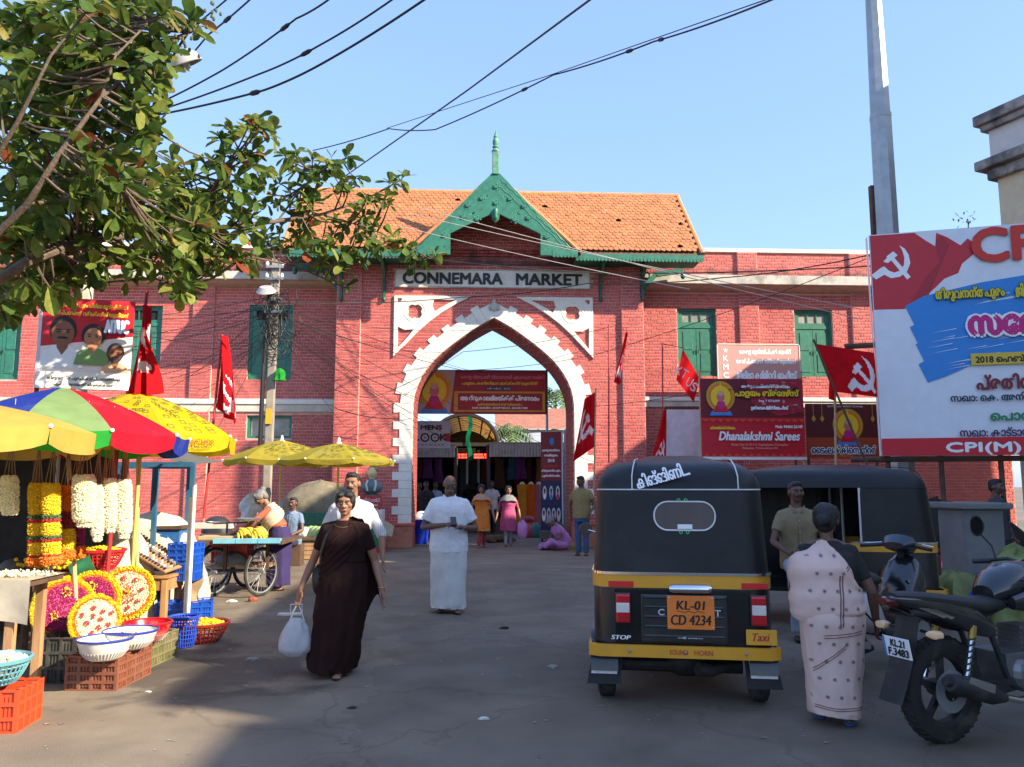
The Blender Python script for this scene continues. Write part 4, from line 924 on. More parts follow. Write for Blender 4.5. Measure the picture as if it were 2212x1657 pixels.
# barrel vault over the lane
VY0, VY1 = 27.5, 40.; vc = P(1003, 960, VY0); vr = P(1075, 960, VY0).x - vc.x; vh = P(1003, 897, VY0).z - vc.z
T = thing('barrel_vault', 'brown translucent barrel roof over the market lane', 'canopy', (vc.x, VY0, 0), world=True)
MB().grid(lambda u, v: V((vc.x + vr * math.cos(math.pi * u), VY0 + (VY1 - VY0) * v, vc.z + vh * math.sin(math.pi * u))), 22, 8).build('roof_sheet', cloth('brown polycarbonate', (.30, .16, .05), .55), T, smooth=True)
RIB = M('rib steel', (.03, .022, .018))
for k in range(12):
 y = VY0 + (VY1 - VY0) * k / 11
 MB().tube([(vc.x + (vr + .02) * math.cos(math.pi * j / 16), y, vc.z + (vh + .02) * math.sin(math.pi * j / 16)) for j in range(17)], .035 if k else .07, 6).build('rib', RIB, T)
for j in range(1, 16, 2): MB().tube([(vc.x + (vr - .03) * math.cos(math.pi * j / 16), VY0, vc.z + (vh - .03) * math.sin(math.pi * j / 16)), (vc.x + (vr - .03) * math.cos(math.pi * j / 16), VY1, vc.z + (vh - .03) * math.sin(math.pi * j / 16))], .03, 6).build('purlin', RIB, T)
for s_ in (-1, 1):
 for k in range(4): MB().tube([(vc.x + s_ * vr, VY0 + k * 4, 0), (vc.x + s_ * vr, VY0 + k * 4, vc.z)], .06, 8).build('column', RIB, T)
MB().bar((vc.x - vr, VY0, vc.z), (vc.x + vr, VY0, vc.z), .08, .12).build('tie_beam', RIB, T)
MB().grid(lambda u, v: V((vc.x + .1 + .14 * u + .05 * math.sin(v * 9), VY0 - .12 + .02 * math.sin(v * 14 + u * 3), vc.z + vh * .95 - 1.5 * v)), 4, 14).solo('green_ribbon', cloth('teal cloth', '107a58'), 'green cloth strip hanging from the vault front', 'cloth strip', smooth=True)
T = thing('lane_end_building', 'far pale building with rusty roof beyond the vault', 'building', P(1150, 960, 46.), world=True)
xa, xb = P(1085, 940, 46.).x, P(1330, 940, 46.).x; zr = P(1150, 928, 46.).z
MB().span((xa, 46., 0), (xb, 52., zr)).build('wall', M('pale teal wall', (.25, .33, .33), var=.1), T)
MB().add([(xa - .4, 45.4, zr), (xb + .4, 45.4, zr), (xb + .4, 49., zr + 1.5), (xa - .4, 49., zr + 1.5)], [(0, 1, 2, 3)]).build('roof', M('rusty sheet', (.34, .13, .08), rough=.8, var=.3, dirt=(.2, .1, .07)), T)
for k in range(5): MB().span((xa + .6 + k * 1.4, 45.9, zr - .7), (xa + 1.5 + k * 1.4, 46., zr - .15)).build('window', DARK, T)
T = thing('lane_shed', 'shed closing the far end of the market lane, coloured dark for its shade', 'building', (vc.x, 36, 0), world=True)
MB().span((vc.x - 6, 35.6, 0), (vc.x + 6.5, 36.4, 4.)).build('wall', M('shade-dark wall', (.03, .027, .024)), T)  # near-black wall colour carries the deep shade of the lane
for k in range(4): MB().span((vc.x - 1.0 + k * .5, 35.55, 1.6), (vc.x - .9 + k * .5, 35.6, 3.2)).build('painted_light_strip', M('pale painted light', (.6, .6, .55)), T)  # solid pale strips painted as light at the lane end
T = thing('added_lane_awning', 'dark cloth awning added low over the market lane to keep it dim', 'awning', (vc.x, 29.5, 3), world=True)  # awning and its hung garments are added to darken the lane
MB().grid(lambda u, v: V((vc.x - vr + 2 * vr * u, 28.2 + 7 * v, 3.25 - .25 * math.sin(math.pi * u) + .05 * math.sin(9 * v))), 10, 10).build('cloth', M('dark awning', (.05, .035, .03)), T, smooth=True)
for i in range(9):
 for s_ in (-1, 1): dress(T, vc.x + s_ * (.75 + .2 * rnd.random()), 28.6 + i * .7, 3.0, .4, 1.1 + .5 * rnd.random(), rnd.choice(CL))
T = thing('tin_shed', 'low sheds with grey tin roofs right of the vault', 'shed', (5, 33, 0), world=True)
x0_, x1_ = vc.x + vr + .2, vc.x + 9
MB().span((x0_, 32.8, 0), (x1_, 36, 3.0)).build('wall', M('shed wall', (.22, .19, .15)), T)
for k in range(4):
 a = x0_ + (x1_ - x0_) * k / 4; MB().add([(a, 32.2, 3.0 + .1 * k), (a + 2.1, 32.2, 3.1 + .1 * k), (a + 2.1, 36, 4.0), (a, 36, 3.9)], [(0, 1, 2, 3)]).build('roof_sheet', M('pale tin', (.5, .5, .48), rough=.45, metal=.3, dirt=(.3, .16, .08), dscale=2), T)
# banner across the arch
T, b = quad_board('temple_banner', 'dark red trader association banner hung across the arch opening', 'banner', 23.2, 899, 798, 1181, 894, pt('banner red', '9c1428'), 0, .02)
b.poly([(0, 0), (.3, 0), (.26, 1), (0, 1)], pt('banner pale', 'b49a98')); b.rect(.3, 0, 1, .08, DKR); b.deity(.14, .5, .42)
b.rect(.29, .49, .985, .95, pt('ochre', 'c8941c')); b.rect(.32, .53, .965, .91, pt('deep red', 'a0121e'))
b.text('കേരള വ്യാപാരി വ്യവസായി ഏകോപന സമിതി', .66, .17, .64, .11, pt('pink outline', 'd06080'), heavy=.006); b.text('പാളയം കണ്ണിമാറ മാർക്കറ്റ് യൂണിറ്റ്', .64, .31, .58, .09, YEL, heavy=.004)
b.rect(.53, .385, .73, .455, NAVY); b.text('രജി. നമ്പർ : 262/81', .63, .42, .18, .045, WHT)
b.text('ആറ്റുകാലമ്മയ്ക്ക് പ്രണാമം', .64, .65, .6, .14, WHT, heavy=.009); b.text('ഭക്തജനങ്ങൾക്ക് സ്വാഗതം', .64, .78, .34, .06, YEL, heavy=.003); b.text('KGR BAKERY, SHOP NO:51, SINCE:1980', .64, .865, .42, .045, WHT, heavy=.003)
for u in (0, 1): MB().tube([b.at(u, -.02), b.at(u, 1.03)], .03, 8).build('banner_pole', BLK, T)
MB().tube([b.at(1, 1), (b.at(1, 1).x, 23.25, 0)], .04, 8).build('support_post', STEEL, T); MB().tube([b.at(0, 1), (b.at(0, 1).x, 23.25, 0)], .04, 8).build('support_post', STEEL, T)
# upright portrait banner and its iron stand
T, b = quad_board('portrait_banner', 'upright dark banner with seven small oval portraits beside the iron gate', 'banner', 22.6, 1168, 933, 1216, 1146, NAVY, R(-12), .03)
b.rect(0, 0, 1, .5, pt('banner wine', '7a1a22')); b.disc(.5, .1, .1, .04, BLU); b.rect(.93, 0, 1, 1, LGR)
for k in range(6): b.text(['കേരള സംസ്ഥാന', 'സമ്മേളനം', '2018', 'ഫെബ്രുവരി 1', 'തിരുവനന്തപുരം', 'പുത്തരിക്കണ്ടം'][k], .46, .19 + k * .052, [.8, .6, .3, .7, .84, .8][k], .03, WHT if k != 3 else RED, heavy=.004)
for r_, n in ((.62, 3), (.84, 4)):
 for k in range(n):
  u = .46 + (k - (n - 1) / 2) * .88 / n; b.disc(u, r_, .09, .07, LGR, 'portrait_oval'); b.disc(u, r_ - .012, .04, .024, SKIN2, 'portrait_face'); b.disc(u, r_ - .026, .042, .016, HAIRP, 'portrait_hair'); b.disc(u, r_ + .038, .06, .028, [WHT, BLU, RED, LGR][k], 'portrait_body')
q = b.at(.5, 1); MB().span((q.x - .35, 22.5, .08), (q.x + .35, 22.75, q.z - .02)).build('stand_box', M('grey rusty steel', (.12, .12, .11), dirt=(.15, .06, .03), dscale=6), T)
for s_ in (-1, 1): MB().lathe([(0, -.02), (.05, -.02), (.05, .02), (0, .02)], (q.x + s_ * .28, 22.6, .05), 10, 'X').build('caster', BLK, T)
gx = P(1233, 1000, 22.4).x; T = thing('iron_gate', 'open grey iron gate leaf against the right side of the passage', 'gate', (gx, 23.2, 0), world=True)
for k in range(9): MB().tube([(gx, 22.4 + k * .2, .08), (gx, 22.4 + k * .2, 3.2)], .014, 6).build('gate_bar', STEEL, T)
for z in (.1, 1.2, 2.2, 3.2): MB().bar((gx, 22.35, z), (gx, 24.1, z), .04, .05).build('gate_rail', STEEL, T)
MB().span((gx - .04, 22.28, 0), (gx + .04, 22.36, 3.4)).build('gate_post', M('pale post', (.5, .47, .42)), T)
# dressed mannequin torsos in the right shop
for k, (px, col, nm) in enumerate(((1128, 'c4862a', 'ochre and blue dress'), (1147, 'd0601c', 'orange dress'), (1164, 'a8707a', 'dusty pink dress'), (1180, 'c0204a', 'crimson dress'))):
 p = P(px, 1052, Ys - .75); T = thing('dress_form', nm + ' on a form in front of the right shop', 'dress', (p.x, Ys - .75, 0), world=True, group='dresses on forms in the arch')
 dress(T, p.x, Ys - .75, p.z + .08, .42, 1.3, cloth('dress %d' % k, col, .15), 'dress')
 MB().tube([(p.x, Ys - .75, 0), (p.x, Ys - .75, p.z + .15)], .02, 6).build('stand', BLK, T)
 MB().ball((p.x, Ys - .75, p.z + .08), (.09, .07, .09)).build('neck_block', M('form cream', (.5, .4, .3)), T, smooth=True)
def pouch(name, label, cat, p, w, d, h, mt, group=None, tie=False):
 p = V(p)
 def fn(u, v):
  a = 2 * math.pi * u; r = (1 - abs(2 * v - .85) ** 3.2 * .55) if v < .97 else .25
  k = 1 + .06 * math.sin(3 * a + 5 * v + p.x * 9) + .05 * noise.noise(V((math.cos(a) * 2, math.sin(a) * 2, v * 4 + p.x * 7)))
  c_, s_ = math.cos(a), math.sin(a); sq = 1 / max(abs(c_), abs(s_)) ** .5
  return p + V((w / 2 * c_ * r * k * sq, d / 2 * s_ * r * k * sq, h * v))
 mb = MB().grid(fn, 18, 12, cu=True); mb.add([fn(j / 18, 1) for j in range(18)], [tuple(range(18))]); mb.add([fn(j / 18, 0) for j in range(18)], [tuple(range(18))])
 return mb.solo(name, mt, label, cat, group, smooth=True)
def plastic(col, t=.3): return M('plastic ' + str(col), col, rough=.35, var=.18, scale=14)
for k, (px, py, w, h, c_, nm) in enumerate(((1122, 1152, .3, .5, 'c878b0', 'lilac plastic bag held low beside the pink kurta'), (1141, 1146, .3, .42, 'b04858', 'red packed bundle by the shop'), (1157, 1147, .36, .44, '3e7a7c', 'teal packed bundle by the shop'), (1180, 1147, .36, .46, 'b070b0', 'mauve packed bundle by the shop'), (1141, 1122, .4, .2, 'a03c50', 'red bundle on top of the packed bundles'), (1190, 1140, .25, .4, '35508a', 'blue packed bundle by the portrait banner'))):
 if k == 0: continue
 g = G(px, 1152); pouch('packed_bundle', nm, 'bundle', (P(px, py, 24.4).x, 24.4 + .3 * (k == 4), 0 if k != 4 else .45), w, .3, h, plastic(c_), 'packed bundles by the right shop')
# blue bin with white lid, green sack
p = P(910, 1165, 22.); T = thing('waste_bin', 'blue plastic bin with white swing lid inside the arch', 'bin', (p.x, 22., 0), world=True)
MB().lathe([(0, 0), (.17, 0), (.22, .62), (.235, .64), (.235, .66), (.2, .66)], (p.x, 22., 0), 20).build('tub', plastic('1a38b0'), T, smooth=True)
MB().lathe([(.235, .66), (.2, .78), (.1, .86), (0, .88)], (p.x, 22., 0), 20).build('lid', plastic('d8d8d8'), T, smooth=True)
MB().lathe([(0, -.004), (.05, -.004), (.05, 0)], (p.x + .06, 21.83, .79), 14, 'Y').build('lid_mark', BLK, T)
p = P(1207, 1160, 21.3); pouch('green_sack', 'upright green plastic sack beside the seated woman in the arch', 'sack', (p.x, 21.4, .0), .42, .36, .62, plastic('0f6a44'))
# palms
PALM = M('palm frond', (.10, .16, .05), rough=.6, var=.3, island=.4); PTR = M('palm trunk', (.25, .21, .16), rough=.9, var=.3)
def palm(label, p, h, fl_, n=18):
 T = thing('palm_tree', label, 'palm', (p.x, p.y, 0), world=True)
 MB().tube([(p.x + .15 * math.sin(k * .5), p.y, h * k / 8) for k in range(9)], [.2 - .01 * k for k in range(9)], 8).build('trunk', PTR, T, smooth=True)
 top = V((p.x + .15 * math.sin(4), p.y, h)); cr = MB()
 for i in range(n):
  a = 2.4 * i; up = rnd.uniform(-.2, 1.1); d = V((math.cos(a), math.sin(a), 0)); prev = top
  for k in range(11):
   t = (k + 1) / 11; q = top + d * (fl_ * t * (1 - .25 * max(0, up))) + V((0, 0, fl_ * (up * .75 * t - .9 * t * t)))
   for s_ in (-1, 1):
    sd = d.cross(V((0, 0, 1))) * s_; e = prev + sd * (.55 * (1 - abs(2 * t - .8) * .6)) + V((0, 0, -.32)) + d * .25
    cr.add([prev, prev.lerp(q, .7), e], [(0, 1, 2)])
   prev = q
 cr.build('crown', PALM, T, kind='stuff')
 return T
pp = P(1201, 850, 52.); palm('tall coconut palm seen through the right of the arch', pp, pp.z, 3.6, 26)
pp = P(1108, 930, 31.6); palm('short palm rising right of the brown vault', pp, pp.z, 1.5, 18)
# ================================================================ flower stalls on the left
def umbrella(label, apex, Y, Rr, zr, n, cols, val=None, ph=-116., wob=.0, pole=True, text=None, tex=None, pole_off=(0, 0), vdrop=.16):
 a = P(*apex, Y); c = V((a.x, Y, 0)); T = thing('market_umbrella', label, 'umbrella', (c.x + pole_off[0], c.y + pole_off[1], 0), world=True)
 def pos(t, k):
  ang = R(ph + 360. / n * k); f = k - math.floor(k); pinch = 1 - .055 * math.sin(math.pi * f) * t
  z = a.z - (a.z - zr) * (.55 * t + .45 * t * t) - .02 * math.sin(math.pi * f) * t
  return V((c.x + Rr * t * pinch * math.cos(ang), c.y + Rr * t * pinch * math.sin(ang), z + wob * math.sin(k * 2.1 + 3 * t)))
 for k in range(n):
  pn = MB().grid(lambda u, v: pos(.01 + .99 * u, k + v), 9, 8).build('canopy_panel', cols[k % len(cols)], T, smooth=True)
  vc_ = (val or cols)[k % len(val or cols)]
  def vf(u, v):
   p = pos(1, k + v); r_ = (p - V((c.x, c.y, p.z))).normalized(); d = vdrop * (1 - .25 * abs(2 * v - 1) ** 3)
   return p + V((0, 0, -d * u)) + r_ * (.014 * math.sin(v * 9 + k) * u - .02 * u)
  MB().grid(vf, 5, 9).build('valance', vc_, pn, smooth=True)
  p, q = pos(1, k), pos(.05, k); MB().tube([q - V((0, 0, .03)), p - V((0, 0, .015))], .006, 5).build('rib', STEEL, T)
  MB().ball(p, .018, 6, 4).build('rib_tip', WHITE, T)
  if tex and k in tex:
   ink = M('umbrella ink', (.16, .15, .04)); lm_ = MB()
   for i in range(34):
    u0, v0 = rnd.uniform(.25, .92), rnd.uniform(.1, .9); pts = []
    for j in range(5): pts.append(pos(min(.97, u0 + .05 * [0, 1, 1, 0, 0][j]), k + min(.97, v0 + .09 * [0, 0, 1, 1, 0][j])) + V((0, 0, .006)))
    lm_.tube(pts, .003, 3, False)
   lm_.build('printed_pattern', ink, T, kind='stuff')
  if text and k in text:
   for ln, dz, wd, hg, mt_ in text[k]:
    p0, p1 = pos(1, k + .15), pos(1, k + .85); ux = (p1 - p0).normalized(); pm = (pos(1, k + .5) + V((0, 0, -dz))); nn = ux.cross(V((0, 0, 1)))
    if nn.y > 0: ux = -ux; nn = -nn
    lettering(ln, T, mt_, pm + nn * .014, ux, (0, 0, 1), wid=wd, hgt=hg, depth=.002)
 if pole:
  MB().tube([(c.x + pole_off[0], c.y + pole_off[1], 0), (a.x, Y, a.z + .02)], .02, 8).build('pole', M('umbrella pole', (.5, .42, .2), rough=.5), T)
 MB().lathe([(0, .1), (.018, .09), (.03, .02), (.05, 0), (.05, -.02)], a, 10).build('cap', WHITE, T, smooth=True)
 return T
U_Y = cloth('yellow nylon', 'd8c018', .45, var=.1, dirt=(.5, .42, .1), dscale=4, damt=.4); U_B = cloth('blue nylon', '2a40aa', .4, dirt=(.1, .14, .4), dscale=3); U_G = cloth('faded green nylon', '8fae74', .45); U_G2 = cloth('bright green nylon', '35b445', .5); U_R = cloth('red nylon', 'cc1e36', .45, dirt=(.4, .1, .1), dscale=3, damt=.3)
U_T = cloth('tan yellow nylon', 'd4b85c', .45, dirt=(.3, .22, .06), dscale=3, damt=.4); U_Y2 = cloth('dull yellow nylon', 'b4a43a', .45, dirt=(.35, .33, .1), dscale=2, damt=.5)
umbrella('big yellow, blue, green and red striped umbrella over the garlands', (139, 836), 7.3, 1.08, 2.03, 10, [U_Y, U_B, U_G, U_R, U_Y, U_B, U_G, U_R, U_Y, U_T], [U_Y, U_B, U_G2, U_R, U_B, U_B, U_G2, U_R, U_Y, U_T], ph=-152, pole_off=(.25, .1))
INKR = M('red ink', (.6, .05, .02)); INKG = M('dark ink', (.12, .10, .03))
umbrella('bright yellow advertising umbrella behind the striped one', (300, 846), 8.7, 1.06, 2.1, 8, [U_Y], None, ph=-100, tex=(0, 1, 2, 7), text={1: [('ANCHOR', .06, .34, .06, INKR), ('by Panasonic', .115, .26, .035, INKG)]}, pole_off=(.1, .05))
umbrella('tan yellow worn umbrella at the left edge of the stall', (-125, 858), 6.25, 1.12, 2.0, 8, [U_T], None, ph=-112, wob=.015, vdrop=.17)
umbrella('rear dull yellow umbrella half behind the utility pole', (609, 952), 14.6, 1.0, 2.04, 8, [U_Y2], None, ph=-112, wob=.02, tex=(0, 1, 2), vdrop=.09)
umbrella('dull yellow umbrella with printed rim beside the bust', (732, 957), 13.9, 1.0, 2.01, 8, [U_Y2], None, ph=-112, tex=(0, 1), text={k: [('Switches | LEDs | Wires | MCBs | Fans', .045, .6, .045, INKG)] for k in (0, 1, 2)}, vdrop=.085)
MB().grid(lambda u, v: P(360 + 125 * u, 975 + 14 * u, 10.2 + 1.2 * v) + V((0, 0, .05 * math.sin(5 * u + 3 * v) - .1 * v)), 10, 6).solo('grey_awning', cloth('grey tarpaulin', '9a9a94', .3), 'small grey flat awning tied below the yellow umbrella', 'awning', smooth=True)
# loose poles of the stall
def post(label, a, b, Y, r, mt, name='stall_pole'): MB().tube([P(*a, Y), P(*b, Y)] if b[1] < 2000 else [P(*a, Y), V((P(*a, Y).x + (b[0] - a[0]) * .004, Y, 0))], r, 8).solo(name, mt, label, 'pole')
BLUEP = M('blue painted steel', (.03, .12, .22), rough=.45, var=.2, dirt=(.1, .07, .05), dscale=6); PVC = M('white pipe', (.72, .70, .63), rough=.4)
post('grey pipe among the marigold garlands', (127, 985), (127, 3000), 7.6, .016, STEEL); post('dark red slanted pole behind the white garlands', (254, 960), (246, 3000), 7.9, .02, REDPOLE)
post('yellow painted pole under the striped umbrella', (302, 985), (299, 3000), 8.3, .022, M('yellow pole', (.6, .42, .12))); post('white plastic pipe beside the banana cart', (421, 1047), (419, 3000), 9.2, .022, PVC); post('thinner white pipe tied to the pipe by the cart', (412, 1075), (412, 3000), 9.25, .02, PVC)
# garlands
def flowers(mb, a, b, r, n, size, jit=.35, flat=1.):
 """petal tufts all over a hanging roll from a down to b"""
 a = V(a); b = V(b); L_ = (a - b).length
 for i in range(n):
  t = rnd.random(); ang = rnd.random() * 6.283; p = a.lerp(b, t); rr = r * (1 - .25 * (abs(2 * t - 1) ** 6))
  d = V((math.cos(ang), math.sin(ang) * flat, rnd.uniform(-jit, jit))); q = p + V((d.x * rr, d.y * rr, 0)); dn = d.normalized(); sd = dn.cross(V((0, 0, 1))).normalized() * size * .5; up = dn.cross(sd).normalized() * size * .5
  tip = q + dn * size * rnd.uniform(.3, .8)
  mb.add([q + sd, q + up, q - sd, q - up, tip], [(0, 1, 4), (1, 2, 4), (2, 3, 4), (3, 0, 4)])
 mb.tube([a, a.lerp(b, .05), a.lerp(b, .95), b], [r * .5, r * .98, r * .98, r * .5], 10)
def flw(name, col): return M('flower ' + name, col, rough=.7, var=.2, scale=40, island=.35)
F_Y = flw('yellow', (.80, .50, .012)); F_O = flw('orange', (.75, .17, .008)); F_W = flw('jasmine', (.78, .72, .48)); F_DR = flw('dark red', (.22, .012, .02)); F_M = flw('magenta', (.34, .02, .12)); F_R = flw('red', (.50, .015, .03)); F_G = flw('leaf green', (.05, .11, .03))
TWINE = M('coir twine', (.30, .19, .09), rough=.9)
def garland(label, px, ytop, ybot, wpx, secs, Y=7.0):
 top, bot = P(px, ytop, Y), P(px, ybot, Y); r = wpx / 1722 * Y / 2
 T = thing('flower_garland', label, 'garland', bot, world=True, group='garlands hanging under the striped umbrella')
 hk = top + V((0, 0, .33))
 for s_ in (-1, -.3, .4, 1): MB().tube([hk, top + V((s_ * r * .8, 0, -.02))], .004, 4).build('string', TWINE, T)
 MB().tube([hk, hk + V((0, 0, .3))], .003, 4).build('hanging_wire', STEEL, T)
 for v0, v1, mt_, big in secs:
  a, b_ = top.lerp(bot, v0), top.lerp(bot, v1); mb = MB(); L_ = (a - b_).length
  flowers(mb, a, b_, r * big, int(2200 * L_ * r / .05), .022); mb.build({F_G: 'leaf_band', F_R: 'red_band'}.get(mt_, 'flower_roll'), mt_, T)
 return T
YG = [(0, .40, F_Y, 1.), (.40, .45, F_G, 1.08), (.45, .49, F_R, 1.05), (.49, .66, F_Y, 1.05), (.66, .70, F_G, 1.1), (.70, .73, F_R, 1.08), (.73, .9, F_Y, 1.02), (.9, .92, F_R, .95), (.92, 1.03, F_O, 1.2)]
YG = [(a * .98, b * .98, c_, d) for a, b, c_, d in YG]
garland('marigold garland with green and red bands, leftmost of the yellow pair', 80, 1044, 1221, 29, YG); garland('marigold garland with green and red bands, right one of the yellow pair', 111, 1044, 1219, 32, YG, 6.93)
garland('orange garland with dark red middle and yellow end', 144, 1050, 1208, 30, [(0, .35, F_O, 1.), (.35, .58, F_DR, 1.0), (.58, .86, F_Y, .98), (.86, 1, F_O, 1.15)], 7.1)
garland('deep magenta garland beside the white ones', 166, 1036, 1205, 27, [(0, .3, F_M, 1.), (.3, .85, F_M, 1.), (.85, 1, F_O, 1.1)], 7.25)
for k, (px, a, b_, w_) in enumerate(((182, 1026, 1128, 42), (210, 1046, 1158, 22), (238, 1034, 1140, 24), (268, 1037, 1152, 28))):
 garland(['thick white jasmine garland, widest of the white ones', 'thin white jasmine garland between two thicker ones', 'white jasmine garland left of the dark red pole', 'long white jasmine garland, rightmost of all garlands'][k], px, a, b_, w_, [(0, 1, F_W, 1.), (1, 1.1, F_W, .6)], 6.95 + .08 * k)
garland('small orange and yellow garland behind the white jasmine', 225, 1050, 1150, 14, [(0, .5, F_O, 1), (.5, 1, F_Y, 1)], 7.4)
garland('dim white jasmine garland at the dark left edge', 21, 1028, 1112, 30, [(0, 1, F_W, 1.)], 6.7)
# wreaths
def wreath(label, px, py, Y, Rr, nrm, field, rosette, band, sx=1.):
 c = P(px, py, Y); n = V(nrm).normalized(); ux = V((0, 0, 1)).cross(n).normalized(); uy = n.cross(ux).normalized()
 T = thing('flower_wreath', label, 'wreath', (c.x, c.y, c.z - Rr), world=True, group='round flower wreaths')
 def pl(r, a, h): return c + ux * (r * sx * math.cos(a)) + uy * (r * math.sin(a)) + n * h
 def disc(r0, r1, h, mt_, name, dens=9000, size=.02):
  mb = MB(); k = int(dens * math.pi * (r1 * r1 - r0 * r0))
  for i in range(k):
   r = math.sqrt(rnd.uniform(r0 * r0, r1 * r1)); a = rnd.random() * 6.283; q = pl(r, a, h); t1 = (ux * rnd.uniform(-1, 1) + uy * rnd.uniform(-1, 1)).normalized() * size * .55; t2 = n.cross(t1)
   tip = q + n * size * .8 + t1 * rnd.uniform(-.5, .5); mb.add([q + t1, q + t2, q - t1, q - t2, tip], [(0, 1, 4), (1, 2, 4), (2, 3, 4), (3, 0, 4)])
  m_ = 28; ring = [pl(r1, 2 * math.pi * j / m_, h) for j in range(m_)]; bk = [p - n * .03 for p in ring]
  mb.add(ring + bk, [tuple(range(m_)), tuple(range(m_, 2 * m_))] + [(j, (j + 1) % m_, (j + 1) % m_ + m_, j + m_) for j in range(m_)])
  return mb.build(name, mt_, T)
 disc(0, Rr, 0, F_Y, 'yellow_rim', 7000, .026); disc(Rr * .7, Rr * .86, .016, F_O, 'orange_band', 9000, .016); disc(0, Rr * .78, .02, field, 'field', 9000, .016)
 for r, a, s_, m0, m1 in rosette:
  q = pl(r * Rr, a, .044); mb = MB()
  for i in range(int(26 * s_ * 10)):
   rr = s_ * Rr * math.sqrt(rnd.random()); an = rnd.random() * 6.283; w_ = q + ux * (rr * math.cos(an)) + uy * (rr * math.sin(an)); mb.ball(w_, .006, 4, 3)
  mb.build('rosette', m0, T)
  if m1: 
   mb = MB()
   for i in range(14):
    an = rnd.random() * 6.283; rr = s_ * Rr * .45 * rnd.random(); mb.ball(q + n * .008 + ux * (rr * math.cos(an)) + uy * (rr * math.sin(an)), .006, 4, 3)
   mb.build('rosette_eye', m1, T)
 for s_ in (-.4, .4): MB().tube([pl(Rr * .5, -1.57 + s_, -.03), pl(Rr * .5, -1.57 + s_, -.03) + n * -.25 + V((0, 0, -.28))], .012, 6).build('easel_leg', BAMBOO, T)
 return T
ring8 = [(.56, 2 * math.pi * k / 8 + .2, .09, F_R, None) for k in range(8)]
wreath('round wreath with white field and large red centre', 275, 1281, 7.9, .25, (.08, -1, .18), F_W, ring8 + [(0, 0, .42, F_R, None), (0, 0, .17, F_Y, F_DR)], 1)
wreath('magenta wreath with three yellow rosettes, behind the others', 198, 1295, 7.75, .26, (.35, -1, .25), F_M, [(.45, 1.57, .17, F_Y, F_DR), (.3, 3.6, .16, F_Y, F_DR), (.35, -.4, .17, F_Y, F_DR)], 1, .95)
wreath('pink wreath seen edge-on at the left of the four', 140, 1316, 7.3, .28, (1.2, -1, .3), F_M, [(.5, 1.6, .16, F_Y, F_DR), (.25, 5.5, .16, F_Y, F_DR), (.4, 3.6, .15, F_Y, F_DR)], 1)
wreath('white wreath dotted with red buds leaning lowest', 206, 1340, 7.05, .215, (1.1, -1, .35), F_W, [(.66 * math.sqrt((k + .4) / 11), k * 2.4, .1, F_R, None) for k in range(11)], 1)
# crates, baskets, bowls
def crate(label, c, sx, sy, h, rz, mt_, nx=4, nz=3, base_z=0., slots=False):
 T = thing('plastic_crate', label, 'crate', (c[0], c[1], base_z), rz, 'plastic crates at the flower stall')
 def side(L_, k):
  mb = MB(); t = .012; mb.span((-L_ / 2, -t / 2 + .006, .02), (L_ / 2, t / 2 - .002 + .006, h - .02))
  for i in range(nx + 1):
   x = -L_ / 2 + L_ * i / nx; mb.span((x - .011, -.014, 0), (x + .011, .008, h))
  for i in range(nz + 1):
   z = h * i / nz; mb.span((-L_ / 2, -.016, max(0, z - .012)), (L_ / 2, .009, min(h, z + .012)))
  if slots or True:
   for i in range(nx * 4):
    x = -L_ / 2 + L_ * (i + .5) / (nx * 4); mb.span((x - .004, -.008, .03), (x + .004, .004, h - .04))
  return mb
 for k in range(4):
  L_ = sx if k % 2 == 0 else sy; d = (sy if k % 2 == 0 else sx) / 2; mb = side(L_, k); rm = Matrix.Rotation(k * math.pi / 2, 3, 'Z')
  mb.v = [rm @ (v + V((0, -d, 0))) for v in mb.v]; mb.build('crate_wall', mt_, T)
 MB().span((-sx / 2 + .005, -sy / 2 + .005, .004), (sx / 2 - .005, sy / 2 - .005, .016)).build('crate_base', mt_, T)
 return T
def weave(label, c, r0, r1, h, mt_, n=26, m=7, name='basket', cat='basket', group=None, fill=None, base=True):
 T = thing(name, label, cat, c, 0, group)
 mb = MB()
 for i in range(m):
  t = i / (m - 1); r = r0 + (r1 - r0) * t ** .7; mb.tube([(r * math.cos(2 * math.pi * k / 24), r * math.sin(2 * math.pi * k / 24), .01 + (h - .02) * t) for k in range(25)], .006, 4, False)
 for k in range(n):
  a = 2 * math.pi * k / n; mb.tube([((r0 + (r1 - r0) * (j / 5) ** .7) * math.cos(a), (r0 + (r1 - r0) * (j / 5) ** .7) * math.sin(a), .008 + (h - .02) * j / 5) for j in range(6)], .0065, 4)
 mb.build('weave', mt_, T)
 MB().lathe([(r1 - .006, h - .03), (r1 + .014, h - .02), (r1 + .018, h), (r1 + .004, h + .006), (r1 - .008, h - .01)], (0, 0, 0), 28).build('rim', mt_, T, smooth=True)
 MB().lathe([(0, .004), (r0, .004), (r0, .02), (0, .02)], (0, 0, 0), 24).build('base', mt_, T)
 if fill:
  mb = MB()
  for i in range(160):
   a = rnd.random() * 6.283; r = r1 * .85 * math.sqrt(rnd.random()); mb.ball((r * math.cos(a), r * math.sin(a), h * .75 + .06 * (1 - r / r1) + .02 * rnd.random()), rnd.uniform(.012, .03), 5, 3)
  mb.lathe([(0, h * .75), (r1 * .85, h * .7)], (0, 0, 0), 16); mb.build('flower_fill', fill, T)
 return T
g = G(125, 1478); BLKC = M('black crate plastic', (.045, .045, .04), rough=.5, var=.3, dirt=(.14, .12, .09), dscale=6); BRC = M('brown crate plastic', (.22, .075, .04), rough=.6, var=.2, dirt=(.2, .13, .09), dscale=5)
crate('black plastic crate under the edge-on wreath', (g.x, g.y + .2), .42, .34, .36, R(-2), BLKC, 4, 3)
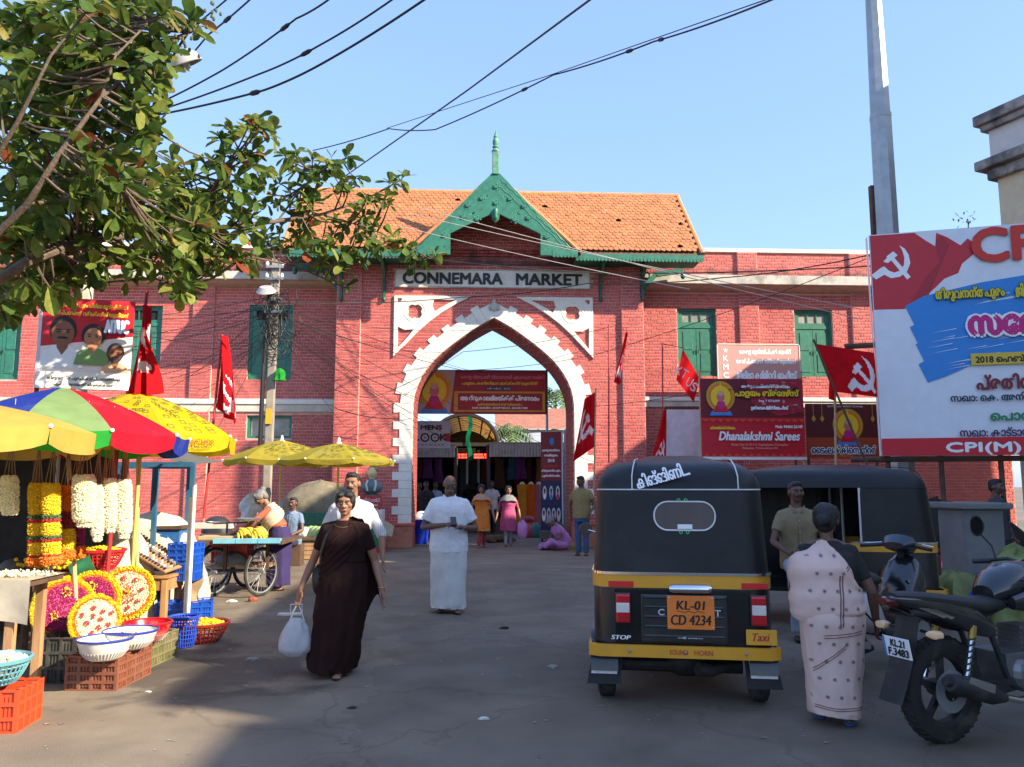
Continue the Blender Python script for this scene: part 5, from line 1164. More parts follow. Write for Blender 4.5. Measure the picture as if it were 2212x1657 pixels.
g = G(195, 1492); crate('brown plastic crate carrying the nearer white bowl', (g.x + .02, g.y + .28), .39, .55, .26, R(-4), BRC, 4, 4)
g = G(322, 1445); crate('olive plastic crate behind the brown one', (g.x - .16, g.y + .3), .34, .5, .25, R(-6), M('olive crate plastic', (.16, .15, .06), rough=.6, dirt=(.25, .2, .15)), 4, 3)
g = G(38, 1585); crate('orange plastic crate at the lower left edge', (g.x - .24, g.y + .17), .4, .34, .27, R(4), M('orange crate plastic', (.62, .07, .02), rough=.5, var=.1), 4, 3)
weave('pale blue plastic basket standing on the orange crate', (g.x - .3, g.y + .17, .27), .15, .235, .17, M('pale blue plastic', (.13, .33, .38), rough=.4), 40, 5, fill=F_W)
def bowl(label, c, r, h, band=True, col='e4e0d4', fill=None):
 T = thing('enamel_bowl', label, 'bowl', c, 0, 'white bowls with blue rims')
 MB().lathe([(0, .01), (r * .55, .0), (r * .62, .01), (r * .86, h * .45), (r, h), (r * .97, h), (r * .84, h * .47), (r * .6, .02), (0, .02)], (0, 0, 0), 32).build('shell', M('bowl ' + col, col, rough=.3, var=.04, dirt=(.5, .46, .38), dscale=7, damt=.3), T, smooth=True)
 MB().lathe([(r * .965, h - .006), (r * 1.02, h - .006), (r * 1.04, h + .004), (r * 1.0, h + .012), (r * .965, h + .004)], (0, 0, 0), 32).build('rim', M('blue rim' if band else 'red rim', (.03, .05, .28) if band else (.5, .01, .02), rough=.35), T, smooth=True)
 mb = MB()
 for k in range(44):
  a = 2 * math.pi * k / 44; mb.tube([(r * .63 * math.cos(a), r * .63 * math.sin(a), .012), (r * .86 * math.cos(a), r * .86 * math.sin(a), h * .43)], .004, 4)
 mb.build('fluting', M('bowl flutes', 'b8b0a8'), T)
 if fill:
  mb = MB(); mb.lathe([(0, h * .82), (r * .9, h * .7)], (0, 0, 0), 20)
  for i in range(260):
   a = rnd.random() * 6.283; q = r * .88 * math.sqrt(rnd.random()); mb.ball((q * math.cos(a), q * math.sin(a), h * .72 + .04 * (1 - q / r) + .012 * rnd.random()), rnd.uniform(.006, .012), 4, 3)
  mb.build('petal_fill', fill, T)
 return T
g = G(222, 1424, .26); bowl('empty white enamel bowl with blue rim on the brown crate', (g.x, g.y + .02, .26), .2, .15)
g = G(280, 1400, .27); bowl('white enamel bowl full of jasmine, behind the empty one', (g.x, g.y, .27), .21, .14, True, 'e4e0d4', F_W)
g = G(312, 1388, .24); bowl('red plastic bowl behind the jasmine bowl', (g.x, g.y + .05, .24), .2, .16, False, 'b8101c')
g = G(385, 1403); weave('blue plastic waste basket in front of the wooden table', (g.x, g.y + .12, 0), .1, .135, .3, M('blue plastic', (.02, .06, .40), rough=.4), 30, 8, 'waste_basket', 'basket')
g = G(440, 1395); weave('dark red round basket with yellow flowers on the ground', (g.x - .08, g.y + .2, 0), .15, .25, .2, M('dark red plastic', (.26, .025, .02), rough=.45), 32, 6, fill=F_Y)
p = P(215, 1225, 8.1); weave('red plastic colander basket behind the magenta wreath', (p.x, 8.1, p.z - .02), .13, .22, .19, M('red plastic', (.55, .02, .03), rough=.4), 34, 6, fill=F_Y)
p = P(178, 1225, 7.9); T = thing('green_mug', 'green plastic mug lying on the flower shelf', 'mug', (p.x, 7.9, p.z), R(20))
MB().lathe([(0, -.1), (.07, -.1), (.085, .1), (.08, .1), (.066, -.09), (0, -.09)], (0, 0, 0), 20, 'X', rot=Matrix.Rotation(R(-25), 3, 'Y')).build('cup', plastic('2c6a4c'), T, smooth=True)
g = G(10, 1400); weave('green plastic tub in the dark under the table', (g.x - .05, g.y + .4, .28), .2, .28, .22, M('green plastic', (.0, .22, .13), rough=.4), 30, 5)
WC = cloth('stained white cloth', 'b8b0a0', .15, dirt=(.3, .26, .2), dscale=4)
T = thing('flower_table', 'flower seller\'s table with white hanging cloth at the left edge', 'table', P(0, 1440, 6.8) * 1, world=True); T.location.z = 0; ORG[T] = V(T.location)
zt_ = P(60, 1252, 6.35).z; xr_ = P(80, 1252, 6.35).x; xl_ = xr_ - 1.5
MB().span((xl_, 6.25, zt_ - .04), (xr_, 6.75, zt_)).build('table_top', DWOOD, T)
MB().grid(lambda u, v: V((xl_ + (xr_ + .02 - xl_) * u, 6.22 + .02 * math.sin(u * 22) * v, zt_ + .01 - .3 * v * (1 + .12 * math.sin(u * 7)))), 40, 6).build('hanging_cloth', WC, T, smooth=True)
MB().grid(lambda u, v: V((xl_ + (xr_ + .02 - xl_) * u, 6.22 + .53 * v, zt_ + .008)), 8, 4).build('cloth_top', WC, T)
for x_, y_ in ((xr_ - .14, 6.3), (xr_ - .14, 6.7), (xl_ + .1, 6.3), (xl_ + .1, 6.7)): MB().span((x_ - .03, y_ - .03, 0), (x_ + .03, y_ + .03, zt_ - .04)).build('leg', WOOD, T)
mb = MB()
for i in range(420):
 mb.ball((xr_ - .3 + rnd.gauss(0, .14), 6.5 + rnd.gauss(0, .07), zt_ + .015 + .03 * rnd.random()), .008, 4, 3)
mb.solo('jasmine_heap', F_W, 'heap of loose jasmine buds on the flower table', 'flowers', kind='stuff')
T = thing('flower_shelf', 'rough wooden shelf holding the wreaths and red basket', 'shelf', (P(180, 1240, 8.).x, 8., 0), world=True); zs_ = P(180, 1228, 8.).z
MB().span((P(95, 1240, 8.).x, 7.85, zs_ - .05), (P(245, 1240, 8.).x, 8.35, zs_ - .02)).build('board', WOOD, T)
for px in (98, 240):
 for y_ in (7.9, 8.3): x_ = P(px, 1240, 8.).x; MB().span((x_ - .03, y_ - .03, 0), (x_ + .03, y_ + .03, zs_ - .05)).build('leg', WOOD, T)
mb = MB()
for i in range(500): mb.ball((P(130, 1240, 8.).x + rnd.gauss(0, .13), 8.0 + rnd.gauss(0, .06), zs_ + .01 + abs(rnd.gauss(0, .05))), .02, 5, 3)
mb.solo('marigold_heap', F_Y, 'heap of loose marigolds on the wooden shelf', 'flowers', kind='stuff')
T = thing('flower_booth', 'dark wooden flower booth behind the garlands', 'stall', (P(40, 1100, 8.8).x, 8.8, 0), world=True)
xa, xb = P(-260, 1100, 8.6).x, P(175, 1100, 8.6).x
BOO = M('sooty boards', (.035, .028, .022), rough=.9, var=.4)
MB().span((xa, 9.3, 0), (xb, 9.35, 2.1)).build('back_wall', BOO, T); MB().span((xa, 7.6, 2.02), (xb + .3, 9.4, 2.07)).build('roof_board', BOO, T)
for x_, y_ in ((xb, 7.7), (xb, 9.3), (xa + .9, 7.7)): MB().tube([(x_, y_, 0), (x_, y_, 2.05)], .035, 8).build('post', DWOOD, T)
for k in range(3): MB().tube([(xa, 7.6 + .3 * k, 1.98), (xb + .9, 7.6 + .25 * k, 2.0)], .022, 8).build('rafter', WOOD, T)
MB().span((xa, 8.6, .5), (xb, 9.2, .54)).build('inner_shelf', DWOOD, T)
for k in range(14): MB().ball((xa + (xb - xa) * (k + .5) / 14, 8.85 + .1 * (k % 2), .62 + .05 * (k % 3)), (.13, .12, .1), 8, 5).build('stored_bundle', [M('bundle a', (.09, .05, .04)), M('bundle b', (.05, .06, .05)), M('bundle c', (.12, .1, .08))][k % 3], T, smooth=True)
# wooden table with the key ring display
a = G(352, 1347); T = thing('wooden_table', 'plain wooden table carrying the tilted trinket board', 'table', (a.x, a.y, 0), world=True)
zt_ = P(352, 1243, a.y).z; tx0, tx1, ty0, ty1 = a.x - .75, a.x - .16, a.y - .03, a.y + .48
TW_ = M('varnished table wood', (.42, .21, .08), rough=.55, var=.25, scale=8, stretch=(1, 1, .2))
MB().span((tx0 - .02, ty0 - .02, zt_ - .03), (tx1 + .22, ty1, zt_)).build('table_top', TW_, T)
MB().span((tx0, ty0 + .01, zt_ - .17), (tx1 + .2, ty0 + .04, zt_ - .03)).build('apron', TW_, T); MB().span((tx1 + .17, ty0 + .04, zt_ - .17), (tx1 + .2, ty1, zt_ - .03)).build('apron', TW_, T)
for x_ in (tx0 + .04, tx1 + .16):
 for y_ in (ty0 + .03, ty1 - .05): MB().span((x_ - .035, y_ - .035, 0), (x_ + .035, y_ + .035, zt_ - .03)).build('leg', TW_, T, bevel=.006, seg=1)
q0, q1, q2, q3 = P(252, 1171, ty0 + .02), P(300, 1152, ty1 - .05), P(413, 1217, ty1 - .05), P(358, 1236, ty0 - .02); q2.z = max(q2.z, zt_ + .02); q3.z = max(q3.z, zt_ + .02)
nn_ = (q2 - q0).cross(q1 - q3).normalized(); nn_ = nn_ if nn_.z > 0 else -nn_
T = thing('trinket_board', 'tilted wooden board with rows of key rings and trinkets', 'display', (tx0 + .2, ty0 + .3, zt_), world=True)
MB().add([q0, q1, q2, q3] + [p - nn_ * .02 for p in (q0, q1, q2, q3)], [(0, 1, 2, 3), (4, 5, 6, 7), (0, 1, 5, 4), (1, 2, 6, 5), (2, 3, 7, 6), (3, 0, 4, 7)]).build('board', WOOD, T)
MB().bar(V((q1.x + .05, q1.y, zt_)), q1 + V((.05, 0, -.04)), .03).build('prop', WOOD, T)
MB().bar(V((q0.x, q0.y, zt_)), q0 - nn_ * .02, .03).build('prop', WOOD, T)
TM = [M('trinket %d' % i, c_, rough=.35) for i, c_ in enumerate(('4a3a30', 'b8c0d0', 'c08a58', '202020', '8a8a90', 'd0c0a0', '6a5a70'))]
def bl(u, v): return q0.lerp(q3, u).lerp(q1.lerp(q2, u), v)
for i in range(16):
 for j in range(8):
  u, v = .03 + .94 * (i + .3 + .1 * rnd.random()) / 16, (j + .5) / 8; p = bl(u, v) + nn_ * .006; e1 = (bl(u + .02, v) - bl(u, v)); e2 = (bl(u, v + .04) - bl(u, v))
  MB().add([p - e1 * .9 - e2, p + e1 * .9 - e2, p + e1 * .9 + e2, p - e1 * .9 + e2] + [p - e1 * .6 - e2 * .6 + nn_ * .02, p + e1 * .6 - e2 * .6 + nn_ * .02, p + e1 * .6 + e2 * .6 + nn_ * .02, p - e1 * .6 + e2 * .6 + nn_ * .02],
    [(4, 5, 6, 7), (0, 1, 5, 4), (1, 2, 6, 5), (2, 3, 7, 6), (3, 0, 4, 7)]).build('trinket', TM[(j + (3 if i % 3 == 0 else 0)) % 7], T)
# kiosk frame of blue posts, blue cabinets, cloth bundles
T = thing('kiosk_frame', 'blue painted steel frame of a stall before the brick wall', 'stall frame', (P(373, 1100, 10.3).x, 10.3, 0), world=True)
for px, Y_ in ((334, 10.), (413, 10.), (330, 11.2), (405, 11.2), (252, 10.)): x_ = P(px, 1100, Y_).x; MB().span((x_ - .026, Y_ - .026, 0), (x_ + .026, Y_ + .026, 1.86)).build('post', BLUEP, T)
for Y_ in (10., 11.2): MB().bar((P(240, 1100, Y_).x, Y_, 1.84), (P(414, 1100, Y_).x, Y_, 1.84), .06).build('top_rail', BLUEP, T)
def sack(name, label, cat, p, w, d, h, mt_, lump=.16, group=None, seed=0.):
 p = V(p)
 def fn(u, v):
  a = 2 * math.pi * u; vv = v; prof = (math.sin(math.pi * min(1, .12 + .88 * (1 - vv)) * .5)) ** .55 if vv > 0 else 1
  prof = (1 - vv ** 2.6) ** .5 if vv < 1 else 0
  k = 1 + lump * noise.noise(V((math.cos(a) * 1.6 + seed, math.sin(a) * 1.6, vv * 2.2))) * 1.6 + lump * .4 * noise.noise(V((math.cos(a) * 5 + seed, math.sin(a) * 5, vv * 7)))
  return p + V((w / 2 * math.cos(a) * prof * k, d / 2 * math.sin(a) * prof * k, h * vv * (1 + lump * .5 * noise.noise(V((math.cos(a) + seed, math.sin(a), 3))))))
 mb = MB().grid(fn, 30, 16, cu=True)
 return mb.solo(name, mt_, label, cat, group, smooth=True)
CAN = cloth('cream canvas', 'cfc4ac', .1, bump=.4, bscale=9, dirt=(.3, .25, .18), dscale=4); TARP = M('olive tarpaulin', (.19, .16, .10), rough=.8, var=.25, bump=.4, bscale=8)
sack('canvas_cover', 'cream canvas sheet heaped over goods behind the trinket board', 'canvas', (P(330, 1170, 11.).x, 11., 0), 1.5, 1.0, 1.22, CAN, .14, None, 1.); sack('canvas_cover', 'pale canvas bundle left of the blue cabinet', 'canvas', (P(268, 1170, 9.8).x, 9.8, 0), .7, .6, 1.12, CAN, .2, None, 4.)
BLC = M('blue sheet steel', (.025, .12, .32), rough=.5, var=.2, dirt=(.1, .08, .06), dscale=5, damt=.6)
def box_thing(name, label, cat, a, b, mt_, extra=None, bev=.008):
 a = V(a); b = V(b); T = thing(name, label, cat, ((a.x + b.x) / 2, (a.y + b.y) / 2, min(a.z, b.z)), world=True)
 MB().span(a, b).build('body', mt_, T, bevel=bev)
 return T
x0_ = P(338, 1150, 10.7).x; x1_ = P(388, 1150, 10.7).x
T = box_thing('steel_cabinet', 'blue steel cabinet under the canvas behind the wooden table', 'cabinet', (x0_, 10.7, 0), (x1_, 11.1, 1.02), BLC); MB().span((x0_ - .03, 10.67, 1.02), (x1_ + .03, 11.13, 1.06)).build('lid', DWOOD, T); MB().span((x0_ + .05, 10.685, .1), ((x0_ + x1_) / 2, 10.7, .95)).build('door', BLC, T)
T = box_thing('wooden_chest', 'old blue and grey wooden chest under the trinket table', 'chest', (P(285, 1300, 10.3).x, 10.3, .05), (P(352, 1300, 10.3).x, 10.55, .62), M('flaking blue wood', (.08, .14, .24), var=.4, scale=5, dirt=(.15, .1, .06)))
for x_ in (P(292, 1300, 10.3).x, P(345, 1300, 10.3).x): MB().lathe([(0, -.02), (.06, -.02), (.06, .02), (0, .02)], (x_, 10.4, .06), 12, 'X').build('caster', BLK, T)
for k, (px, py, Y_, w_, h_, nm) in enumerate(((402, 1190, 10.1, .28, .2, 'upper blue plastic crate beside the white pipe'), (400, 1225, 10.1, .3, .3, 'lower blue plastic crate beside the white pipe'), (372, 1332, 9.9, .3, .22, 'blue plastic tray under the wooden table'), (425, 1322, 10.2, .34, .2, 'tilted blue plastic tray by the cart wheel'))):
 p = P(px, py, Y_); crate(nm, (p.x, Y_), w_, .3, h_, R(8 * k - 8), plastic('1c50b0'), 3, 3, max(0, p.z - h_ / 2) if k < 2 else 0)
MB().grid(lambda u, v: P(392 + 40 * u, 1235 + 95 * v, 10.0 + .25 * u) + V((.03 * math.sin(9 * v), .06 * math.sin(7 * u + 4 * v), 0)), 8, 10).solo('cardboard_sheet', M('torn cardboard', (.30, .19, .10), rough=.85, var=.25), 'torn brown cardboard propped behind the wooden table', 'cardboard', smooth=True)
# banana cart
TYRE = M('tyre rubber', (.018, .017, .016), rough=.85, var=.3, dirt=(.09, .08, .065), dscale=6, damt=.6); CHROME = M('chrome', (.75, .75, .75), rough=.12, metal=1., var=.03)
def cycle_wheel(parent, c, r, axis_rot, tr=.022, spokes=24):
 rot = Matrix.Rotation(axis_rot, 3, 'Z'); c = V(c)
 def ring(rr): return [c + rot @ V((rr * math.cos(2 * math.pi * k / 32), 0, rr * math.sin(2 * math.pi * k / 32))) for k in range(33)]
 w_ = MB().tube(ring(r - tr), tr, 8, False).build('wheel', TYRE, parent, smooth=True)
 MB().tube(ring(r - tr * 2.2), tr * .55, 6, False).build('rim', STEEL, w_, smooth=True)
 mb = MB()
 for k in range(spokes):
  a = 2 * math.pi * k / spokes; s_ = .03 * (1 if k % 2 else -1); mb.tube([c + rot @ V((.02 * math.cos(a + .5), s_, .02 * math.sin(a + .5))), c + rot @ V(((r - tr * 2.4) * math.cos(a), 0, (r - tr * 2.4) * math.sin(a)))], .002, 4)
 mb.build('spokes', STEEL, w_, kind='stuff'); MB().tube([c + rot @ V((0, -.05, 0)), c + rot @ V((0, .05, 0))], .022, 10).build('hub', STEEL, w_)
c1, c2, c3 = G(455, 1291), G(563, 1288), G(530, 1272)
ct = thing('hand_cart', 'blue edged hand cart with four spoked wheels carrying bananas', 'hand cart', (P(530, 1230, 12.4).x, 12.4, 0), world=True)
zt_ = P(520, 1168, 11.7).z; xa, xb = P(425, 1168, 11.8).x, P(617, 1168, 11.8).x; ya, yb = 11.6, 12.9
MB().span((xa, ya, zt_ - .05), (xb, yb, zt_)).build('deck', DWOOD, ct)
for i in range(3):
 w3 = (xb - xa - .32) / 3; MB().span((xa + .3 + i * w3, ya - .03, zt_ - .03), (xa + .3 + (i + 1) * w3 - .008, ya + .08, zt_ + .035)).build('edge_board', M('sky blue paint', (.16, .44, .56), rough=.5, var=.15, dirt=(.25, .2, .15), dscale=7), ct)
for x_, y_ in ((c1.x, c1.y + .1), (c2.x, c2.y), (c3.x, c3.y + .15), (c1.x - .28, c1.y + 1.)): cycle_wheel(ct, (x_, y_, .35), .35, R(62))
for y_ in (12.0, 12.75): MB().tube([(c1.x - .3, y_, .36), (c2.x + .1, y_, .36)], .02, 8).build('axle', BLK, ct)
for x_ in (xa + .35, xb - .3):
 for y_ in (12., 12.75): MB().span((x_ - .025, y_ - .025, .36), (x_ + .025, y_ + .025, zt_ - .05)).build('strut', DWOOD, ct)
MB().span((c1.x - .1, 12.05, .4), (c2.x + .1, 12.6, .43)).build('lower_shelf', WOOD, ct)
crate('red plastic crate on the lower shelf of the cart', (P(505, 1190, 12.5).x, 12.45), .5, .35, .28, 0, M('red crate plastic', (.50, .03, .015), rough=.5), 4, 3, .44)
sack('grey_sack', 'grey sack slumped under the cart deck', 'sack', (P(490, 1210, 12.).x, 12.2, .43), .5, .3, .18, M('grey sackcloth', (.16, .18, .19), rough=.9), .15, None, 8.)
BAN = M('banana', (.68, .46, .025), rough=.5, var=.15, dirt=(.25, .2, .03), dscale=14)
def bananas(label, c, n=9, sc_=1., up=0.):
 T = thing('banana_bunch', label, 'bananas', c, 0, 'banana bunches on the cart')
 for k in range(n):
  a = -1.2 + 2.4 * k / (n - 1); L_ = .16 * sc_; z = .02 + .03 * (k % 3)
  pts = [V((.02 * math.cos(a), .02 * math.sin(a), .05 + z))] + [V((L_ * t * math.cos(a), L_ * t * math.sin(a) - .03, .05 + z + .06 * math.sin(math.pi * t) - .09 * t + up * t)) for t in (.25, .5, .75, 1)]
  MB().tube(pts, [.008, .019, .02, .018, .006], 7).build('banana', BAN, T, smooth=True)
for k, (px, py) in enumerate(((545, 1152), (515, 1142), (530, 1140), (552, 1142))):
 p = P(px, py, 11.85 + .15 * k); bananas(['nearest hanging banana bunch at the cart edge', 'banana bunch by the weighing pan', 'greenish banana bunch in the middle of the cart', 'banana bunch next to the vendor woman'][k], (p.x, p.y, zt_ + (.0 if k else .0)), 9, 1.2)
T = thing('weighing_scale', 'small iron weighing scale with steel pan on the cart', 'scale', (P(490, 1150, 12.1).x, 12.1, zt_), world=True); c_ = V(T.location)
MB().span(c_ + V((-.1, -.08, 0)), c_ + V((.1, .08, .05))).build('base', BLK, T); MB().tube([c_ + V((0, 0, .05)), c_ + V((0, 0, .22))], .015, 8).build('column', BLK, T); MB().bar(c_ + V((-.2, 0, .22)), c_ + V((.3, 0, .24)), .02).build('beam', BLK, T)
MB().lathe([(0, 0), (.16, .02), (.18, .05), (.175, .05), (.15, .03), (0, .012)], c_ + V((.3, 0, .25)), 18).build('pan', STEEL, T, smooth=True); MB().lathe([(0, 0), (.1, .01), (.11, .03)], c_ + V((-.2, 0, .22)), 14).build('weight_pan', STEEL, T, smooth=True)
for k, (px, py, w_, h_, c_, nm) in enumerate(((470, 1153, .55, .05, 'b8a078', 'stack of flattened paper bags on the cart'), (455, 1128, .6, .08, 'c8c0b0', 'stack of newspapers at the back of the cart'))):
 p = P(px, py, 11.9 + .7 * k); T = box_thing('paper_stack', nm, 'paper', (p.x - w_ / 2, p.y, zt_ + .0 + .12 * k), (p.x + w_ / 2, p.y + .3, zt_ + h_ + .12 * k), M('paper %d' % k, c_, rough=.9, var=.1), bev=.004)
sack('dark_tub', 'dark round tub behind the newspapers', 'tub', (P(470, 1120, 13.6).x, 13.6, .8), .5, .4, .28, M('dark tub plastic', (.03, .03, .035), rough=.4), .03); T = box_thing('rear_bench', 'low bench holding goods behind the cart', 'bench', (P(440, 1150, 13.5).x, 13.3, .6), (P(540, 1150, 13.5).x, 13.9, .8), DWOOD)
# vegetable stand behind the cart
T = thing('vegetable_stand', 'board of vegetables on wooden boxes before the wall', 'stand', (P(670, 1170, 17.6).x, 17.7, 0), world=True); zv = P(660, 1160, 17.6).z
x0_, x1_ = P(608, 1170, 17.6).x, P(735, 1170, 17.6).x
MB().span((x0_, 17.4, zv - .06), (x1_, 18.6, zv)).build('board', DWOOD, T)
for k, (a_, b_) in enumerate(((612, 632), (640, 690), (700, 735))):
 for i in range(4): MB().span((P(a_, 1180, 17.5).x, 17.45, .02 + i * (zv - .1) / 4), (P(b_, 1180, 17.5).x, 17.48, .02 + (i + 1) * (zv - .1) / 4 - .012)).build('slat', WOOD, T)
 for i in range(4): MB().span((P(a_, 1180, 17.5).x + .03, 17.49 + .0, .02), (P(a_, 1180, 17.5).x + .07, 17.53, zv - .07)).build('corner_post', WOOD, T) if i == 0 else None
VG = [M('cauliflower', (.62, .60, .42), bump=.5, bscale=30), M('gourd green', (.16, .25, .06), var=.25), M('tomato', (.5, .05, .02)), M('aubergine', (.06, .015, .05)), M('cabbage', (.28, .40, .14), var=.2)]
for k in range(24):
 px = 620 + 108 * ((k * .618) % 1); y_ = 17.6 + .8 * ((k * .37) % 1); x_ = P(px, 1160, y_).x; j = k % 5; r_ = (.12, .1, .05, .06, .13)[j]
 sack('vegetable', ['white cauliflower head', 'long green gourd', 'ripe red tomato', 'dark aubergine', 'pale green cabbage'][j] + ' on the vegetable board, ' + ['leftmost of its kind', 'second of its kind from the left', 'middle one of its kind', 'second of its kind from the right', 'rightmost of its kind'][sorted(range(j, 24, 5), key=lambda q: (q * .618) % 1).index(k) if j < 4 else [0, 1, 3, 4][sorted(range(j, 24, 5), key=lambda q: (q * .618) % 1).index(k)]], ['cauliflower', 'gourd', 'tomato', 'aubergine', 'cabbage'][j], (x_, y_, zv), r_ * 2.2, r_ * 2, r_ * 1.7, VG[j], .12, 'vegetables on the board, %s' % ['white', 'long green', 'red', 'dark', 'pale green'][j], k * 1.3)
sack('tarpaulin_heap', 'olive tarpaulin draped over a heap beside the wall', 'tarpaulin', (P(690, 1100, 19.5).x, 19.5, .55), 2.0, 1.2, 1.15, TARP, .16, None, 2.); box_thing('green_crate_stack', 'stack of dark green crates under the tarpaulin', 'crates', (P(640, 1110, 18.9).x, 18.75, 0), (P(718, 1110, 18.9).x, 19.9, .95), M('dark green crate', (.015, .10, .06), rough=.6, var=.3, scale=12))
sack('blue_bundle', 'blue and white striped bundle by the pole', 'bundle', (P(632, 1080, 19.5).x, 19.6, .6), .8, .5, .75, M('striped blue', (.05, .25, .42)), .15, None, 6.); sack('white_bag', 'crumpled white plastic bag hung behind the vendor woman', 'bag', (P(548, 1090, 15.).x, 15., .9), .5, .3, .55, plastic('b8b8b4'), .3, None, 9.)
box_thing('back_bench', 'dark bench along the wall under the bundles', 'bench', (P(560, 1150, 19.7).x, 19.4, 0), (P(645, 1150, 19.7).x, 20.6, .6), DWOOD)
# bust on its pedestal
c = P(797, 1060, 19.6); T = thing('bust_statue', 'painted bust on a red, white and green pedestal beside the arch', 'statue', (c.x, 19.6, 0), world=True); bx_ = P(802, 1100, 19.6).x
zs = [0, P(800, 1181, 19.6).z, P(800, 1138, 19.6).z, P(800, 1104, 19.6).z, P(800, 1070, 19.6).z]; zs[1] = .12
PR = M('pedestal red', (.42, .03, .03), rough=.6, var=.12, dirt=(.2, .05, .04)); PG = M('pedestal green', (.02, .17, .08), rough=.6, var=.15); PW = M('pedestal white', (.62, .58, .56), rough=.7)
for (a_, b_, w_, m_) in ((0, .12, .36, PR), (.12, zs[2], .27, PG), (zs[2], zs[3], .33, PW), (zs[3], zs[4], .26, PR)): MB().span((bx_ - w_, 19.6 - w_, a_), (bx_ + w_, 19.6 + w_, b_)).build('pedestal_block', m_, T, bevel=.012)
pf = lambda z_, w_: (bx_, 19.6 - w_, z_)
lettering('രാജീവ് ഗാന്ധി', T, WHT, pf((zs[3] + zs[4]) / 2 + .08, .26), (1, 0, 0), (0, 0, 1), wid=.46, hgt=.1); lettering('20 . 8 . 1944', T, WHT, pf((zs[3] + zs[4]) / 2 - .04, .26), (1, 0, 0), (0, 0, 1), wid=.36, hgt=.06); lettering('21 . 5 . 1991', T, WHT, pf((zs[3] + zs[4]) / 2 - .14, .26), (1, 0, 0), (0, 0, 1), wid=.36, hgt=.06)
INR = M('red lettering', (.45, .03, .03)); lettering('നേതാജി ഗ്രന്ഥശാല', T, INR, pf(zs[2] + .28, .33), (1, 0, 0), (0, 0, 1), wid=.5, hgt=.07); lettering('JC', T, INR, pf(zs[2] + .13, .33), (1, 0, 0), (0, 0, 1), wid=.2, hgt=.13, bold=.01)
z = zs[4]; _m0 = len(T.children); ST_ = M('statue blue grey paint', (.10, .16, .18), rough=.5); MB().lathe([(.2, 0), (.2, .03), (.1, .05), (.09, .08), (.12, .1)], (bx_, 19.6, z), 14).build('socle', M('dark green socle', (.02, .08, .06)), T, smooth=True)
mb = MB().ball((bx_, 19.6, z + .22), (.3, .16, .19), 16, 10).ball((bx_, 19.6, z + .36), (.13, .11, .12)); o_ = mb.build('shoulders', ST_, T); remesh(o_, .02, 3)
mb = MB().ball((bx_, 19.6, z + .54), (.105, .12, .145), 14, 10).tube([(bx_, 19.6, z + .3), (bx_, 19.6, z + .47)], .07, 10).ball((bx_, 19.47, z + .52), (.02, .03, .03)).ball((bx_ - .1, 19.6, z + .53), (.02, .03, .04)).ball((bx_ + .1, 19.6, z + .53), (.02, .03, .04)); o_ = mb.build('head', M('statue cream paint', (.62, .52, .25), rough=.5), T); remesh(o_, .012, 3)
MB().ball((bx_, 19.64, z + .59), (.11, .11, .115), 12, 8).build('hair', M('statue hair', (.12, .10, .08)), T, smooth=True)
for s_ in (-1, 1): MB().tube([(bx_ + s_ * .1, 19.5, z + .4), (bx_ + s_ * .13, 19.43, z + .28), (bx_ + s_ * .09, 19.44, z + .12)], .03, 8, flat=.5).build('shawl', M('statue shawl', (.6, .55, .4)), T, smooth=True)
for o_ in list(T.children)[_m0:]:
 for v in o_.data.vertices:
  q = v.co + ORG[T] - V((bx_, 19.6, z)); v.co = q * .9 + V((bx_, 19.6, z)) - ORG[T]
MB().add([(bx_ + .28, 19.2, .45), (bx_ + .55, 19.15, .38), (bx_ + .6, 19.2, .62), (bx_ + .36, 19.25, .75)] + [(bx_ + .28, 19.23, .45), (bx_ + .55, 19.18, .38), (bx_ + .6, 19.23, .62), (bx_ + .36, 19.28, .75)], [(0, 1, 2, 3), (4, 5, 6, 7), (0, 1, 5, 4), (1, 2, 6, 5), (2, 3, 7, 6), (3, 0, 4, 7)]).solo('carton_flap', M('carton', (.42, .32, .2)), 'open cardboard carton leaning on the green pedestal', 'carton')
# litter on the ground
for k, (px, py, s_, c_, nm) in enumerate(((1090, 1358, .05, '201814', 'dark lost slipper on the asphalt ahead of the man in white'), (1195, 1442, .05, '9a9488', 'crumpled cup behind the rickshaw wheel'), (1045, 1553, .03, 'd0ccc0', 'scrap of white paper in the foreground'), (545, 1300, .06, '8a4a34', 'broken brick under the hand cart'), (500, 1300, .06, 'c8c8c8', 'crumpled white paper by the cart wheel'), (545, 1425, .05, '8c8880', 'flat grey patch of paper left of the walking woman'), (430, 1255, .04, 'c0b8a8', 'paper scrap under the cart'), (640, 1360, .04, 'b0aca0', 'small pale scrap left of the carrier bag'), (370, 1408, .05, 'd0d0d8', 'crumpled plastic by the blue basket'), (640, 1405, .03, 'a8a498', 'pale pebble of litter near the walking woman'), (320, 1495, .02, 'd8d4c0', 'fallen petals before the brown crate'), (760, 1530, .03, '2a2622', 'dark leaf on the asphalt in the foreground'))):
 g = G(px, py); sack('litter', nm, 'litter', (g.x, g.y, 0), s_ * 2.2, s_ * 1.4, s_ * (.5 if k not in (3,) else 1.2), M('litter ' + c_, c_, rough=.8), .3, 'bits of litter on the asphalt', k)
rl = random.Random(4); mb = MB()
for i in range(620):
 x_, y_ = rl.uniform(-3, 3.5), rl.uniform(4.2, 16); s_ = rl.choice((rl.uniform(.003, .009), rl.uniform(.004, .012), rl.uniform(.008, .022))); a = rl.random() * 6
 mb.add([(x_ + s_ * math.cos(a + j * 1.57) * (1 + .5 * (j % 2)), y_ + s_ * math.sin(a + j * 1.57), .003 + .004 * (j % 2)) for j in range(4)], [(0, 1, 2, 3)])
